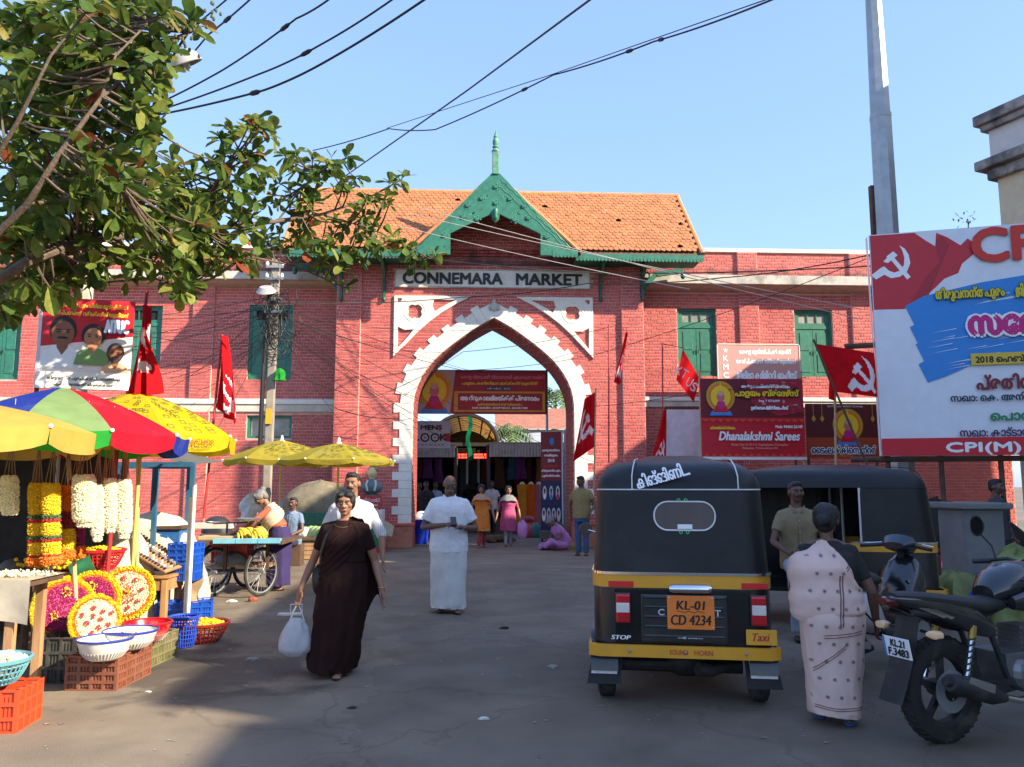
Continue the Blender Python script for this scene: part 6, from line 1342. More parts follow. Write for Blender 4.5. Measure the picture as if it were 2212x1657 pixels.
mb.solo('grit', M('grit', (.3, .27, .23), island=.9), 'small grit and scraps strewn over the asphalt', 'grit', kind='stuff')
T = thing('white_trestle', 'small white plastic stand lying behind the carrier bag', 'stand', G(620, 1330), world=True); g = G(620, 1330)
MB().span(g + V((-.12, 0, 0)), g + V((.16, .12, .02))).build('plate', plastic('d8d8d8'), T); MB().tube([g + V((.02, .1, .02)), g + V((.02, .1, .12)), g + V((.16, .1, .12)), g + V((.16, .1, .02))], .008, 6).build('loop', plastic('d8d8d8'), T)
# ================================================================ vehicles (built facing +y, origin on the ground)
VINYL = M('black vinyl hood', (.013, .0135, .014), rough=.42, var=.25, scale=3, bump=.25, bscale=7, dirt=(.03, .029, .027), dscale=2, damt=.5, spec=.3)
YPAINT = M('rickshaw yellow', (.72, .33, .015), rough=.35, var=.05, coat=.4, dirt=(.4, .22, .06), dscale=5, damt=.25); BPAINT = M('black gloss paint', (.012, .012, .012), rough=.3, coat=.5, dirt=(.05, .045, .04), dscale=3, damt=.4)
PIPE = M('white piping', (.7, .7, .68), rough=.5); REFL = M('red reflector', (.62, .02, .02), rough=.25); LENS_R = M('red lamp lens', (.50, .01, .015), rough=.12, coat=.5); LENS_W = M('clear lamp lens', (.72, .66, .6), rough=.15, coat=.5); LENS_A = M('amber lens', (.85, .55, .3), rough=.2)
UNDER = M('greasy metal', (.03, .028, .026), rough=.6, metal=.3, var=.4); OPLATE = M('orange plate', (.80, .20, .02), rough=.4); YPLATE = M('yellow plate', (.74, .36, .02), rough=.4); TGLASS = M('tinted glass', (.02, .022, .022), rough=.06, coat=.3)
def rrect(hx, y0, y1, r, n=6, open_=False, ycut=None):
 """rounded outline, anticlockwise from the front right, through the back"""
 o = []
 for cx, cy, a0 in ((hx - r, y1 - r, 0), (-hx + r, y1 - r, 90), (-hx + r, y0 + r, 180), (hx - r, y0 + r, 270)):
  for k in range(n + 1): a = R(a0 + 90 * k / n); o.append((cx + r * math.cos(a), cy + r * math.sin(a)))
 return o
def rings(mb, rs, close=True, cap=True):
 n = len(rs[0]); b = len(mb.v); fs = []
 for i in range(len(rs) - 1):
  for j in range(n if close else n - 1): fs.append((i * n + j, i * n + (j + 1) % n, (i + 1) * n + (j + 1) % n, (i + 1) * n + j))
 if cap: fs.append(tuple((len(rs) - 1) * n + j for j in range(n)))
 return mb.add([p for r_ in rs for p in r_], fs)
def loft(secs, n=16, e=2.4, axis='Y'):
 """secs: (y, cx, cz, rx, rz) cross sections"""
 rs = []
 for y, cx, cz, rx, rz in secs:
  r_ = []
  for k in range(n):
   a = 2 * math.pi * k / n; c, s = math.cos(a), math.sin(a); m = (abs(c) ** e + abs(s) ** e) ** (-1 / e)
   r_.append(V((cx + rx * c * m, y, cz + rz * s * m)))
  rs.append(r_)
 mb = MB(); rings(mb, rs); mb.add(rs[0], [tuple(range(n))]); return mb
def auto(label, loc, rz, plate=True):
 T = thing('auto_rickshaw', label, 'auto rickshaw', loc, rz, 'black and yellow auto rickshaws')
 lx = lambda px: (px - 1472) * .00345
 lz = lambda py: P(1470, py, 5.9).z
 HB, ZS, ZT_ = .95, 1.56, 1.83
 hb, hs = .645, .615
 def U(z):
  t = (z - HB) / (ZS - HB); hx = hb + (hs - hb) * t; y0 = .06 * t; r = .17; o = [(hx, .8), (hx, .5)]
  for k in range(7): a = R(0 - 90 * k / 6); o.append((hx - r + r * math.cos(a), y0 + r + r * math.sin(a)))
  return [V((x, y, z)) for x, y in o]
 for s_ in (-1, 1):
  rs = [[V((p.x * s_, p.y, p.z)) for p in U(HB + (ZS - HB) * k / 8)] for k in range(9)]
  rings(MB(), rs, False, False).build('hood_side', VINYL, T, smooth=True)
 wx0, wx1, wz0, wz1 = lx(1418), lx(1547), lz(1146), lz(1084)
 out = [(-hb + .17, HB), (hb - .17, HB), (hs - .17, ZS), (-hs + .17, ZS)]
 r = .1; cx, cz = (wx0 + wx1) / 2, (wz0 + wz1) / 2; hx, hz = (wx1 - wx0) / 2, (wz1 - wz0) / 2
 hole = [(cx + x, cz + (y - 0)) for x, y in rrect(hx, -hz, hz, r, 6)]
 o = plate_(out, hole, .004); tilt = .06 / (ZS - HB)
 for v in o.vertices: v.co = V((v.co.x, (v.co.y - HB) * tilt - v.co.z, v.co.y))
 o.materials.clear(); o.materials.append(VINYL); put('hood_rear', o, T)
 MB().tube([(x, (z - HB) * tilt - .006, z) for x, z in hole + hole[:1]], .006, 6, False).build('window_piping', PIPE, T, smooth=True)
 gl = MB().add([(x * 1.0, (z - HB) * tilt + .01, z) for x, z in hole], [tuple(range(len(hole)))]).build('rear_window', WINDOW, T)
 for px, py in ((1471, 1081), (1486, 1081), (1474, 1150), (1488, 1150)):
  x, z = lx(px), lz(py); MB().tube([(x + .011 * math.cos(k * .7854), (z - HB) * tilt - .006, z + .011 * math.sin(k * .7854)) for k in range(9)], .004, 5, False).build('eyelet', M('green eyelet', (.05, .6, .2)), T)
 MB().span((lx(1467), -.002 + .02, lz(1143)), (lx(1498), .016, lz(1133))).build('window_sticker', WHT, gl)
 rs = []
 for k in range(9):
  t = k / 8; ins = .40 * (1 - math.cos(t * math.pi / 2)); z = ZS + (ZT_ - .05 - ZS) * math.sin(t * math.pi / 2)
  rs.append([V((x, y, z)) for x, y in rrect(hs - ins * .62, .06 + ins * .75, 2.15 - ins * .6, .17)])
 top = [V((p.x * .55, .9 + (p.y - .9) * .6, ZT_)) for p in rs[-1]]; rs.append(top)
 rings(MB(), rs).build('hood_roof', VINYL, T, smooth=True)
 MB().tube([(p.x, p.y - .004 if p.y < .5 else p.y, ZS) for p in [V((q.x, q.y, 0)) for q in [V((-a.x, a.y, 0)) for a in U(ZS)] + U(ZS)[::-1]]], .005, 5, False).build('seam_piping', PIPE if plate else VINYL, T)
 for x in (lx(1372), lx(1598)):
  MB().tube([(x, .056, ZS), (x + .0, .075, ZS + .1), (x * .97, .11, ZS + .17), (x * .93, .2, ZS + .225), (x * .85, .45, ZT_ - .025)], .005, 5).build('seam_piping', PIPE if plate else VINYL, T)
 for s_ in (-1, 1): pass
 def belt(z0, z1, hx, y0, r_, mt_, name, yf=.95, bev=0.):
  ol = [(hx, yf)] + [(hx - r_ + r_ * math.cos(R(-90 * k / 6)), y0 + r_ + r_ * math.sin(R(-90 * k / 6))) for k in range(7)]
  ol = [(-x, y) for x, y in ol] + ol[::-1]
  rs = [[V((x, y, z)) for x, y in ol] for z in (z0, z1)]; ins = [V((x * .96, y + (.02 if y < .5 else 0), z1)) for x, y in ol]
  rings(MB(), rs + [ins], False, False).build(name, mt_, T, smooth=True)
 belt(HB - .012, HB + .008, .66, -.012, .17, CHROME, 'chrome_strip'); belt(.845, HB - .012, .655, -.006, .17, YPAINT, 'belt_panel'); belt(.42, .845, .645, .0, .16, BPAINT, 'body_side')
 MB().span((-.5, .0, .42), (.5, .05, .84)).build('tail_panel', BPAINT, T, bevel=.01)
 h = MB(); x0, x1, z0, z1 = lx(1385), lx(1565), lz(1388), lz(1284)
 MB().span((x0, -.02, z0), (x1, .004, z1)).build('engine_hatch', BPAINT, T, bevel=.012)
 for k in range(5):
  z = z0 + (z1 - z0) * (k + .5) / 5
  for a, b in ((x0 + .03, x0 + .3), (x1 - .3, x1 - .03)): MB().tube([(a, -.022, z + .012), (b, -.022, z + .012)], .009, 6).build('hatch_slot', BPAINT, T)
 for px in (1393, 1556): MB().tube([(lx(px), -.03, lz(1316)), (lx(px), -.005, lz(1316))], .012, 8).build('hatch_latch', UNDER, T)
 for a, b in ((1318, 1371), (1595, 1648)): MB().span((lx(a), -.014, lz(1270)), (lx(b), -.004, lz(1257))).build('reflector', REFL, T, bevel=.003)
 for a, b in ((1333, 1363), (1612, 1643)):
  zt_, zb_ = lz(1284), lz(1347); lm_ = MB().span((lx(a), -.045, zb_), (lx(b), .01, zt_)).build('tail_lamp', LENS_R, T, bevel=.015)
  MB().span((lx(a) - .006, -.03, zb_ - .008), (lx(b) + .006, .01, zt_ + .008)).build('lamp_base', BPAINT, lm_, bevel=.01); MB().span((lx(a) + .004, -.049, zb_ + (zt_ - zb_) * .36), (lx(b) - .004, -.02, zb_ + (zt_ - zb_) * .7)).build('clear_lens', LENS_W, lm_, bevel=.006)
 MB().lathe([(0, -.15), (.024, -.15), (.036, -.12), (.036, .12), (.024, .15), (0, .15)], (lx(1489), -.03, lz(1271)), 12, 'X').build('plate_lamp', CHROME, T, smooth=True)
 if plate:
  px0, px1, pz0, pz1 = lx(1440), lx(1537), lz(1357), lz(1285)
  p = MB().span((px0, -.052, pz0), (px1, -.046, pz1)).build('number_plate', OPLATE, T, bevel=.004)
  pc = (px0 + px1) / 2; wd = px1 - px0
  for t_, z, w_, h_ in (('KL-01', pz0 + .72 * (pz1 - pz0), .6, .27), ('CD 4234', pz0 + .28 * (pz1 - pz0), .84, .3)):
   for dx in (-.003, .003): lettering(t_, p, BLKP, (pc + dx, -.052, z), (1, 0, 0), (0, 0, 1), wid=wd * w_, hgt=h_ * (pz1 - pz0), shear=.12, depth=.001 + dx * .1, off=.001)
  MB().tube([(pc - .1 + .2 * k / 12, -.0535, (pz0 + pz1) / 2 + .006 + .006 * math.sin(k * 1.5)) for k in range(13)], .002, 4).build('plate_flourish', BLKP, p)
  for x in (px0 + .015, px1 - .015):
   for z in (pz0 + .015, pz1 - .015): MB().ball((x, -.053, z), .006, 6, 4).build('rivet', CHROME, p)
  tp = MB().span((lx(1600), -.03, lz(1388)), (lx(1662), -.022, lz(1355))).build('taxi_plate', YPLATE, T, bevel=.006)
  for dx in (-.002, .002): lettering('Taxi', tp, INR, (lx(1630) + dx, -.03, lz(1371)), (1, 0, 0), (0, 0, 1), wid=.12, hgt=.055, shear=.3, depth=.001 + dx * .1, off=.001)
  for dx in (-.002, .002): lettering('STOP', T, WHT, (lx(1343) + dx, -.002, lz(1380)), (1, 0, 0), (0, 0, 1), wid=.14, hgt=.03, shear=.2, depth=.001 + dx * .1, off=.001)
  lettering('Keep Distance', T, WHT, (lx(1487), -.022, lz(1376)), (1, 0, 0), (0, 0, 1), wid=.18, hgt=.026, shear=.4, depth=.001)
  for s_, px in (('C', 1428), ('T', 1544)): lettering(s_, T, LGR, (lx(px) , -.024, lz(1322)), (1, 0, 0), (0, 0, 1), wid=.045, hgt=.045, bold=.01, depth=.003)
  tl = .06 / (ZS - HB)
  for dx in (-.003, .003): lettering('കിങ്ങിണി...', T, WHT, (lx(1438) + dx, .085, lz(1030)), (1, .0, .28), (-.26, .45, .85), wid=.40, hgt=.12, bold=.008, depth=.002 + dx * .1, off=.03)
 bo = [(-.68, .22), (-.68, -.02), (-.6, -.06), (.6, -.06), (.68, -.02), (.68, .22)]
 zb0, zb1 = lz(1419), lz(1393); bi = [(x * .97, y + .03) for x, y in bo]
 mb = MB(); rings(mb, [[V((x, y, z)) for x, y in bo] for z in (zb0, zb0 + .02, zb1 - .02, zb1)], False, False); mb.add([V((x, y, zb1)) for x, y in bo] + [V((x, y, zb1)) for x, y in bi], [(i, i + 1, i + 7, i + 6) for i in range(5)])
 bp = mb.build('bumper', YPAINT, T, smooth=True)
 for px in (1360, 1476, 1598): MB().ball((lx(px), -.062, (zb0 + zb1) / 2), .012, 8, 5).build('bumper_bolt', STEEL, bp)
 if plate:
  for t_, px in (('SOUND', 1462), ('HORN', 1512)): lettering(t_, bp, INR, (lx(px), -.06, (zb0 + zb1) / 2), (1, 0, 0), (0, 0, 1), wid=.13, hgt=.035, bold=.01, depth=.001, off=.002)
 for s_ in (-1, 1):
  f = MB().add([(s_ * .44, .12, .36), (s_ * .66, .12, .36), (s_ * .70, .06, .14), (s_ * .45, .06, .14)] + [(s_ * .44, .13, .36), (s_ * .66, .13, .36), (s_ * .70, .07, .14), (s_ * .45, .07, .14)], [(0, 1, 2, 3), (4, 5, 6, 7), (0, 1, 5, 4), (1, 2, 6, 5), (2, 3, 7, 6), (3, 0, 4, 7)]).build('mud_flap', M('flap rubber', (.014, .014, .014), rough=.7), T)
  MB().add([(s_ * .47, .108, .34), (s_ * .645, .108, .34), (s_ * .67, .075, .21), (s_ * .48, .075, .21)], [(0, 1, 2, 3)]).build('flap_reflector', M('silver reflector', (.62, .62, .60), rough=.35, metal=.2, var=.2, scale=20), f)
  w_ = MB().lathe([(.10, -.06), (.17, -.065), (.20, -.05), (.205, 0), (.20, .05), (.17, .065), (.10, .06)], (s_ * .56, .3, .205), 24, 'X').build('wheel', TYRE, T, smooth=True)
  MB().lathe([(0, -.03), (.06, -.04), (.11, -.055), (.12, -.05), (.12, .05), (.11, .055), (.06, .04), (0, .03)], (s_ * .56, .3, .205), 20, 'X').build('rim', UNDER, w_, smooth=True)
  MB().grid(lambda u, v: V((s_ * (.47 + .2 * v), .3 + .27 * math.cos(math.pi * u), .24 + .27 * math.sin(math.pi * u))), 12, 3).build('wheel_arch', BPAINT, T, smooth=True)
 MB().tube([(-.45, .3, .24), (.45, .3, .24)], .05, 10).build('axle_tube', UNDER, T); MB().ball((.05, .35, .26), (.2, .14, .11)).build('engine_case', UNDER, T, smooth=True); MB().tube([(.1, .05, .27), (.2, .1, .25), (.36, .2, .27)], [.05, .045, .03], 10).build('silencer', UNDER, T, smooth=True)
 MB().span((-.6, .05, .38), (.6, 2.0, .42)).build('floor', BPAINT, T); MB().span((-.58, .12, .42), (.58, .72, .62)).build('seat_box', BPAINT, T)
 SEAT = M('seat vinyl', (.03, .025, .022), rough=.5); MB().span((-.56, .15, .62), (.56, .72, .74)).build('passenger_seat', SEAT, T, bevel=.04); MB().span((-.56, .12, .74), (.56, .24, 1.2)).build('seat_back', SEAT, T, bevel=.04)
 MB().span((-.25, 1.15, .42), (.25, 1.45, .62)).build('driver_seat_box', BPAINT, T); MB().span((-.27, 1.12, .62), (.27, 1.5, .7)).build('driver_seat', SEAT, T, bevel=.03)
 for s_ in (-1, 1):
  MB().tube([(s_ * .61, .8, .42), (s_ * .6, .8, ZS)], .018, 8).build('frame_post', PIPE, T); MB().tube([(s_ * .58, 2.0, .5), (s_ * .56, 2.02, ZS + .02)], .022, 8).build('frame_post', YPAINT, T); MB().tube([(s_ * .6, 1.12, .42), (s_ * .59, 1.12, ZS)], .014, 8).build('frame_post', UNDER, T)
  MB().span((s_ * .6 - .012, .8, .42), (s_ * .6 + .012, 1.1, .66)).build('side_panel', BPAINT, T)
  MB().tube([(s_ * .58, 1.95, 1.1), (s_ * .78, 2.0, 1.15)], .008, 6).build('mirror_arm', CHROME, T); MB().lathe([(0, -.008), (.06, -.008), (.065, 0), (.06, .01), (0, .012)], (s_ * .8, 2., 1.16), 14, 'Y').build('mirror', BPAINT, T, smooth=True)
 if not plate: MB().grid(lambda u, v: V((.6 + .012 * math.sin(u * 20), .8 + 1.2 * u, .42 + 1.15 * v)), 24, 4).build('added_dark_curtain', VINYL, T, smooth=True)  # curtain added on the far side to darken the cabin
 o = loft([(1.95, 0, .72, .6, .34), (2.15, 0, .72, .57, .33), (2.4, 0, .66, .4, .26), (2.52, 0, .62, .22, .16)], 20, 3.).build('front_cowl', BPAINT, T, smooth=True)
 MB().add([(-.52, 2.03, 1.02), (.52, 2.03, 1.02), (.5, 2.0, 1.55), (-.5, 2.0, 1.55)], [(0, 1, 2, 3)]).build('windscreen', M('clear screen', (.8, .85, .85), rough=.05, trans=.95), T)
 MB().lathe([(0, 0), (.08, .01), (.09, .04), (.07, .08)], (0, 2.44, .78), 14, 'Y').build('headlamp', LENS_W, T, smooth=True)
 w_ = MB().lathe([(.10, -.05), (.18, -.055), (.2, 0), (.18, .055), (.10, .05)], (0, 2.35, .2), 22, 'X').build('wheel', TYRE, T, smooth=True); MB().lathe([(0, -.03), (.11, -.045), (.11, .045), (0, .03)], (0, 2.35, .2), 18, 'X').build('rim', UNDER, w_)
 MB().grid(lambda u, v: V((-.09 + .18 * v, 2.35 + .26 * math.cos(math.pi * u), .24 + .25 * math.sin(math.pi * u))), 12, 3).build('front_fender', BPAINT, T, smooth=True); MB().tube([(0, 2.3, .2), (0, 2.2, .95)], .03, 8).build('steering_fork', UNDER, T); MB().tube([(-.33, 1.9, 1.0), (-.1, 2.0, .98), (.1, 2.0, .98), (.33, 1.9, 1.0)], .014, 8).build('handlebar', UNDER, T)
 return T
def plate_(outer, hole, th):
 c = bpy.data.curves.new('p', 'CURVE'); c.dimensions = '2D'; c.fill_mode = 'BOTH'; c.extrude = th / 2
 for lp in (outer, hole):
  s = c.splines.new('POLY'); s.points.add(len(lp) - 1); s.use_cyclic_u = True
  for p, q in zip(s.points, lp): p.co = (q[0], q[1], 0, 1)
 o = bpy.data.objects.new('p', c); me = evaluate(o); bpy.data.objects.remove(o); bpy.data.curves.remove(c); return me
WINDOW = M('clear vinyl window', (.06, .065, .062), rough=.12, trans=.93, var=.05)
p = P(1472, 1250, 5.9)
auto('black and yellow auto rickshaw seen from behind, number plate KL-01 CD 4234', (p.x, 5.9, 0), R(-11))
auto('auto rickshaw parked crosswise behind the woman in the pale saree', (5.35, 9.35, 0), R(74), False)
# motorcycle
def fat_wheel(T, c, r, w_, rim_m, spokes=5, name='wheel'):
 c = V(c); h = w_ / 2
 w = MB().lathe([(r * .68, -h * .75), (r * .82, -h), (r * .93, -h * .85), (r, -h * .3), (r, h * .3), (r * .93, h * .85), (r * .82, h), (r * .68, h * .75)], c, 36, 'X').build(name, TYRE, T, smooth=True)
 tr = MB()
 for k in range(40):
  a = 2 * math.pi * k / 40
  for s_ in (-1, 1): 
   p0 = c + V((s_ * .004, (r + .003) * math.cos(a), (r + .003) * math.sin(a))); p1 = c + V((s_ * h * .8, (r * .95) * math.cos(a + .09), (r * .95) * math.sin(a + .09))); tr.tube([p0, p1], .006, 4)
 tr.build('tread', TYRE, w, kind='stuff')
 MB().lathe([(r * .60, -h * .5), (r * .70, -h * .7), (r * .70, h * .7), (r * .60, h * .5), (r * .60, -h * .5)], c, 32, 'X').build('rim', rim_m, w, smooth=True)
 for k in range(spokes):
  a = 2 * math.pi * k / spokes + .3; MB().bar(c + V((0, .05 * math.cos(a), .05 * math.sin(a))), c + V((0, r * .63 * math.cos(a), r * .63 * math.sin(a))), .03, .04).build('spoke', rim_m, w)
 MB().lathe([(0, -.07), (.05, -.07), (.06, -.02), (.06, .02), (.05, .07), (0, .07)], c, 14, 'X').build('hub', UNDER, w, smooth=True)
 MB().lathe([(.06, h + .02), (.13, h + .02), (.13, h + .026), (.06, h + .026)], c, 20, 'X').build('brake_disc', STEEL, w)
 return w
BLKB = M('black bike paint', (.010, .011, .014), rough=.22, coat=.8, var=.1, dirt=(.06, .055, .05), dscale=4, damt=.35); MATT = M('matt black', (.02, .02, .02), rough=.6, var=.2, dirt=(.06, .055, .05), dscale=6); BLUEG = M('blue graphic', (.03, .10, .55), rough=.25, coat=.6); ALLOY = M('engine alloy', (.20, .20, .20), rough=.45, metal=.7, var=.25)
def motorcycle(loc, rz):
 T = thing('motorcycle', 'black and blue motorcycle with number plate KL.21 F.3483 at the right edge', 'motorcycle', loc, rz)
 fat_wheel(T, (0, 0, .325), .325, .115, MATT); fat_wheel(T, (0, 1.33, .31), .31, .10, MATT, 5)
 for s_ in (-1, 1):
  MB().bar((s_ * .11, 0, .325), (s_ * .12, .5, .36), .035, .05).build('swingarm', MATT, T)
  sp = MB(); a, b = V((s_ * .15, .04, .36)), V((s_ * .13, .16, .72)); 
  sp.tube([a.lerp(b, t / 40.) + V((.026 * math.cos(t * 1.57), .026 * math.sin(t * 1.57), 0)) for t in range(6, 36)], .006, 5); sp.build('shock_spring', MATT, T, smooth=True)
  MB().tube([a, b], .014, 8).build('shock_absorber', CHROME, T); MB().tube([a.lerp(b, .78), b], .024, 8).build('gas_canister', M('gold canister', (.4, .25, .05), metal=.6, rough=.4), T)
  MB().tube([(s_ * .09, 1.33, .31), (s_ * .1, 1.1, .95)], .024, 8).build('fork_leg', STEEL, T); MB().tube([(s_ * .04, .95, 1.04), (s_ * .2, .93, 1.08), (s_ * .36, .82, 1.05)], .013, 8).build('handlebar', MATT, T); MB().tube([(s_ * .28, .86, 1.06), (s_ * .38, .81, 1.05)], .018, 8).build('grip', MATT, T)
  ind = loft([(-.27, s_ * .17, .70, .012, .012), (-.26, s_ * .2, .70, .045, .024), (-.22, s_ * .2, .70, .045, .026), (-.2, s_ * .19, .70, .02, .014)], 12).build('indicator', LENS_A, T, smooth=True); MB().tube([(s_ * .06, -.2, .7), (s_ * .17, -.23, .7)], .01, 6).build('indicator_stalk', MATT, ind)
  MB().tube([(s_ * .16, .42, .34), (s_ * .26, .4, .34)], .014, 8).build('footpeg', MATT, T)
  o = loft([(-.42, s_ * .03, .90, .02, .018), (-.25, s_ * .075, .86, .035, .05), (0, s_ * .105, .80, .035, .075), (.2, s_ * .12, .74, .03, .085), (.34, s_ * .12, .68, .02, .05)], 12, 2.2).build('tail_cowl', BLKB, T, smooth=True)
  for k in range(2): MB().add([(s_ * (.10 + .012), -.27 + .06 * k, .85 - .01 * k), (s_ * (.118 + .012), -.2 + .06 * k, .845 - .01 * k), (s_ * .142, -.06 + .06 * k, .79 - .01 * k), (s_ * .14, -.09 + .06 * k, .78 - .01 * k)], [(0, 1, 2, 3)]).build('cowl_stripe', M('grey stripe', (.16, .15, .11), rough=.5), T)
  if s_ > 0: continue
  MB().tube([(s_ * .25, .88, 1.07), (s_ * .29, .9, 1.16), (s_ * .34, .86, 1.24)], .007, 6).build('mirror_stem', MATT, T)
  mr = loft([(.85, s_ * .36, 1.3, .055, .075), (.88, s_ * .36, 1.3, .04, .05)], 12).build('mirror', MATT, T, smooth=True); MB().add([(s_ * .36 + .048 * math.cos(k * .5236), .847, 1.3 + .066 * math.sin(k * .5236)) for k in range(12)], [tuple(range(12))]).build('mirror_glass', M('mirror glass', (.75, .8, .85), rough=.03, metal=1.), mr)
 loft([(-.38, 0, .915, .06, .02), (-.2, 0, .90, .11, .03), (.05, 0, .86, .135, .045), (.3, 0, .82, .13, .05), (.5, 0, .83, .10, .05)], 16, 2.6).build('seat', MATT, T, smooth=True)
 loft([(-.44, 0, .885, .04, .02), (-.40, 0, .88, .06, .035), (-.36, 0, .875, .06, .04)], 14).build('tail_light', M('dark red lens', (.10, .006, .006), rough=.15, coat=.5), T, smooth=True)
 o = loft([(.42, 0, .88, .08, .06), (.5, 0, .92, .13, .10), (.62, 0, .95, .165, .13), (.78, 0, .96, .17, .13), (.9, 0, .97, .13, .09), (.98, 0, .99, .07, .05)], 20, 2.3); tk = o.build('fuel_tank', BLKB, T, smooth=True)
 for s_ in (-1, 1):
  loft([(.5, s_ * .14, .84, .03, .04), (.7, s_ * .19, .86, .045, .09), (.95, s_ * .2, .84, .035, .11), (1.05, s_ * .18, .8, .015, .05)], 12, 2.2).build('tank_shroud', BLUEG if s_ < 0 else BLKB, T, smooth=True)
  MB().add([(s_ * .168, .56, .99), (s_ * .172, .72, 1.02), (s_ * .165, .86, 1.0), (s_ * .175, .72, .97)], [(0, 1, 2, 3)]).build('tank_graphic', BLUEG, tk)
 MB().add([(.178, .58, .93), (.186, .86, .95), (.182, .84, .915), (.176, .6, .9)], [(0, 1, 2, 3)]).build('tank_graphic', BLUEG, tk)
 for k in range(3): MB().ball((.182, .68 + .05 * k, .965), (.004, .014, .018), 8, 6).build('skull_sticker', WHT, tk)
 o = MB().box((0, .6, .42), (.26, .34, .22)).box((0, .72, .58), (.17, .18, .2)).ball((.12, .56, .4), (.06, .1, .1)).ball((-.12, .56, .4), (.06, .1, .1)); o.build('engine_block', ALLOY, T, bevel=.02)
 for k in range(6): MB().span((-.11, .62, .5 + k * .03), (.11, .83, .512 + k * .03)).build('cooling_fin', ALLOY, T)
 MB().tube([(.08, .82, .56), (.1, .9, .42), (.12, .82, .26), (.14, .5, .24), (.17, .3, .29)], .022, 10).build('exhaust_pipe', CHROME, T, smooth=True)
 MB().tube([(.17, .33, .28), (.19, .2, .31), (.205, -.1, .40), (.21, -.16, .42)], [.03, .055, .062, .05], 14).build('muffler', MATT, T, smooth=True); MB().tube([(.21, -.15, .417), (.212, -.2, .432)], .026, 10).build('muffler_tip', UNDER, T); MB().bar((.24, .17, .36), (.25, -.05, .43), .012, .05).build('heat_shield', CHROME, T)
 for a, b in (((0, 1.02, .95), (0, .75, .3)), ((0, .98, .9), (0, .3, .72)), ((.1, .3, .72), (.1, -.3, .82)), ((-.1, .3, .72), (-.1, -.3, .82)), ((.12, .45, .36), (.11, .3, .72)), ((-.12, .45, .36), (-.11, .3, .72))): MB().tube([a, b], .018, 8).build('frame_tube', MATT, T)
 loft([(.9, 0, 1.02, .1, .08), (1.05, 0, 1.02, .14, .14), (1.2, 0, .98, .13, .15), (1.28, 0, .95, .06, .08)], 16, 2.3).build('headlamp_cowl', BLKB, T, smooth=True); MB().grid(lambda u, v: V((-.06 + .12 * v, 1.33 + .35 * math.cos(.3 + 2.2 * u), .31 + .35 * math.sin(.3 + 2.2 * u))), 14, 4).build('front_fender', BLKB, T, smooth=True)
 MB().grid(lambda u, v: V((-.09 + .18 * v, -.24 - .10 * u - .08 * u * u, .78 - .5 * u)), 10, 4).build('mud_guard', MATT, T, smooth=True)
 q = V((0, -.34, .60)); ux = V((1, 0, 0)); uz = V((0, -.2, 1)).normalized()
 Bp = Board(T, q - ux * .1 + uz * .06, ux, .2, .125, WHT, .006, uz, 'number_plate')
 Bp.rect(0, 0, .07, 1, BLU, 'plate_strip'); Bp.text('KL.21', .56, .28, .55, .34, BLKP, heavy=.0025, shear=.15); Bp.text('F.3483', .54, .72, .78, .36, BLKP, heavy=.0025, shear=.15)
 MB().tube([(-.12, .3, .3), (-.2, .28, .02)], .012, 6).build('side_stand', MATT, T); MB().bar((.13, .1, .3), (.13, .5, .34), .02, .07).build('chain_case', MATT, T)
 MB().tube([(-.2, -.05, .62), (-.24, -.02, .4), (-.24, .2, .36), (-.2, .28, .6)], .008, 6).build('saree_guard', CHROME, T)
 return T
motorcycle((2.95, 5.08, 0), R(-72))
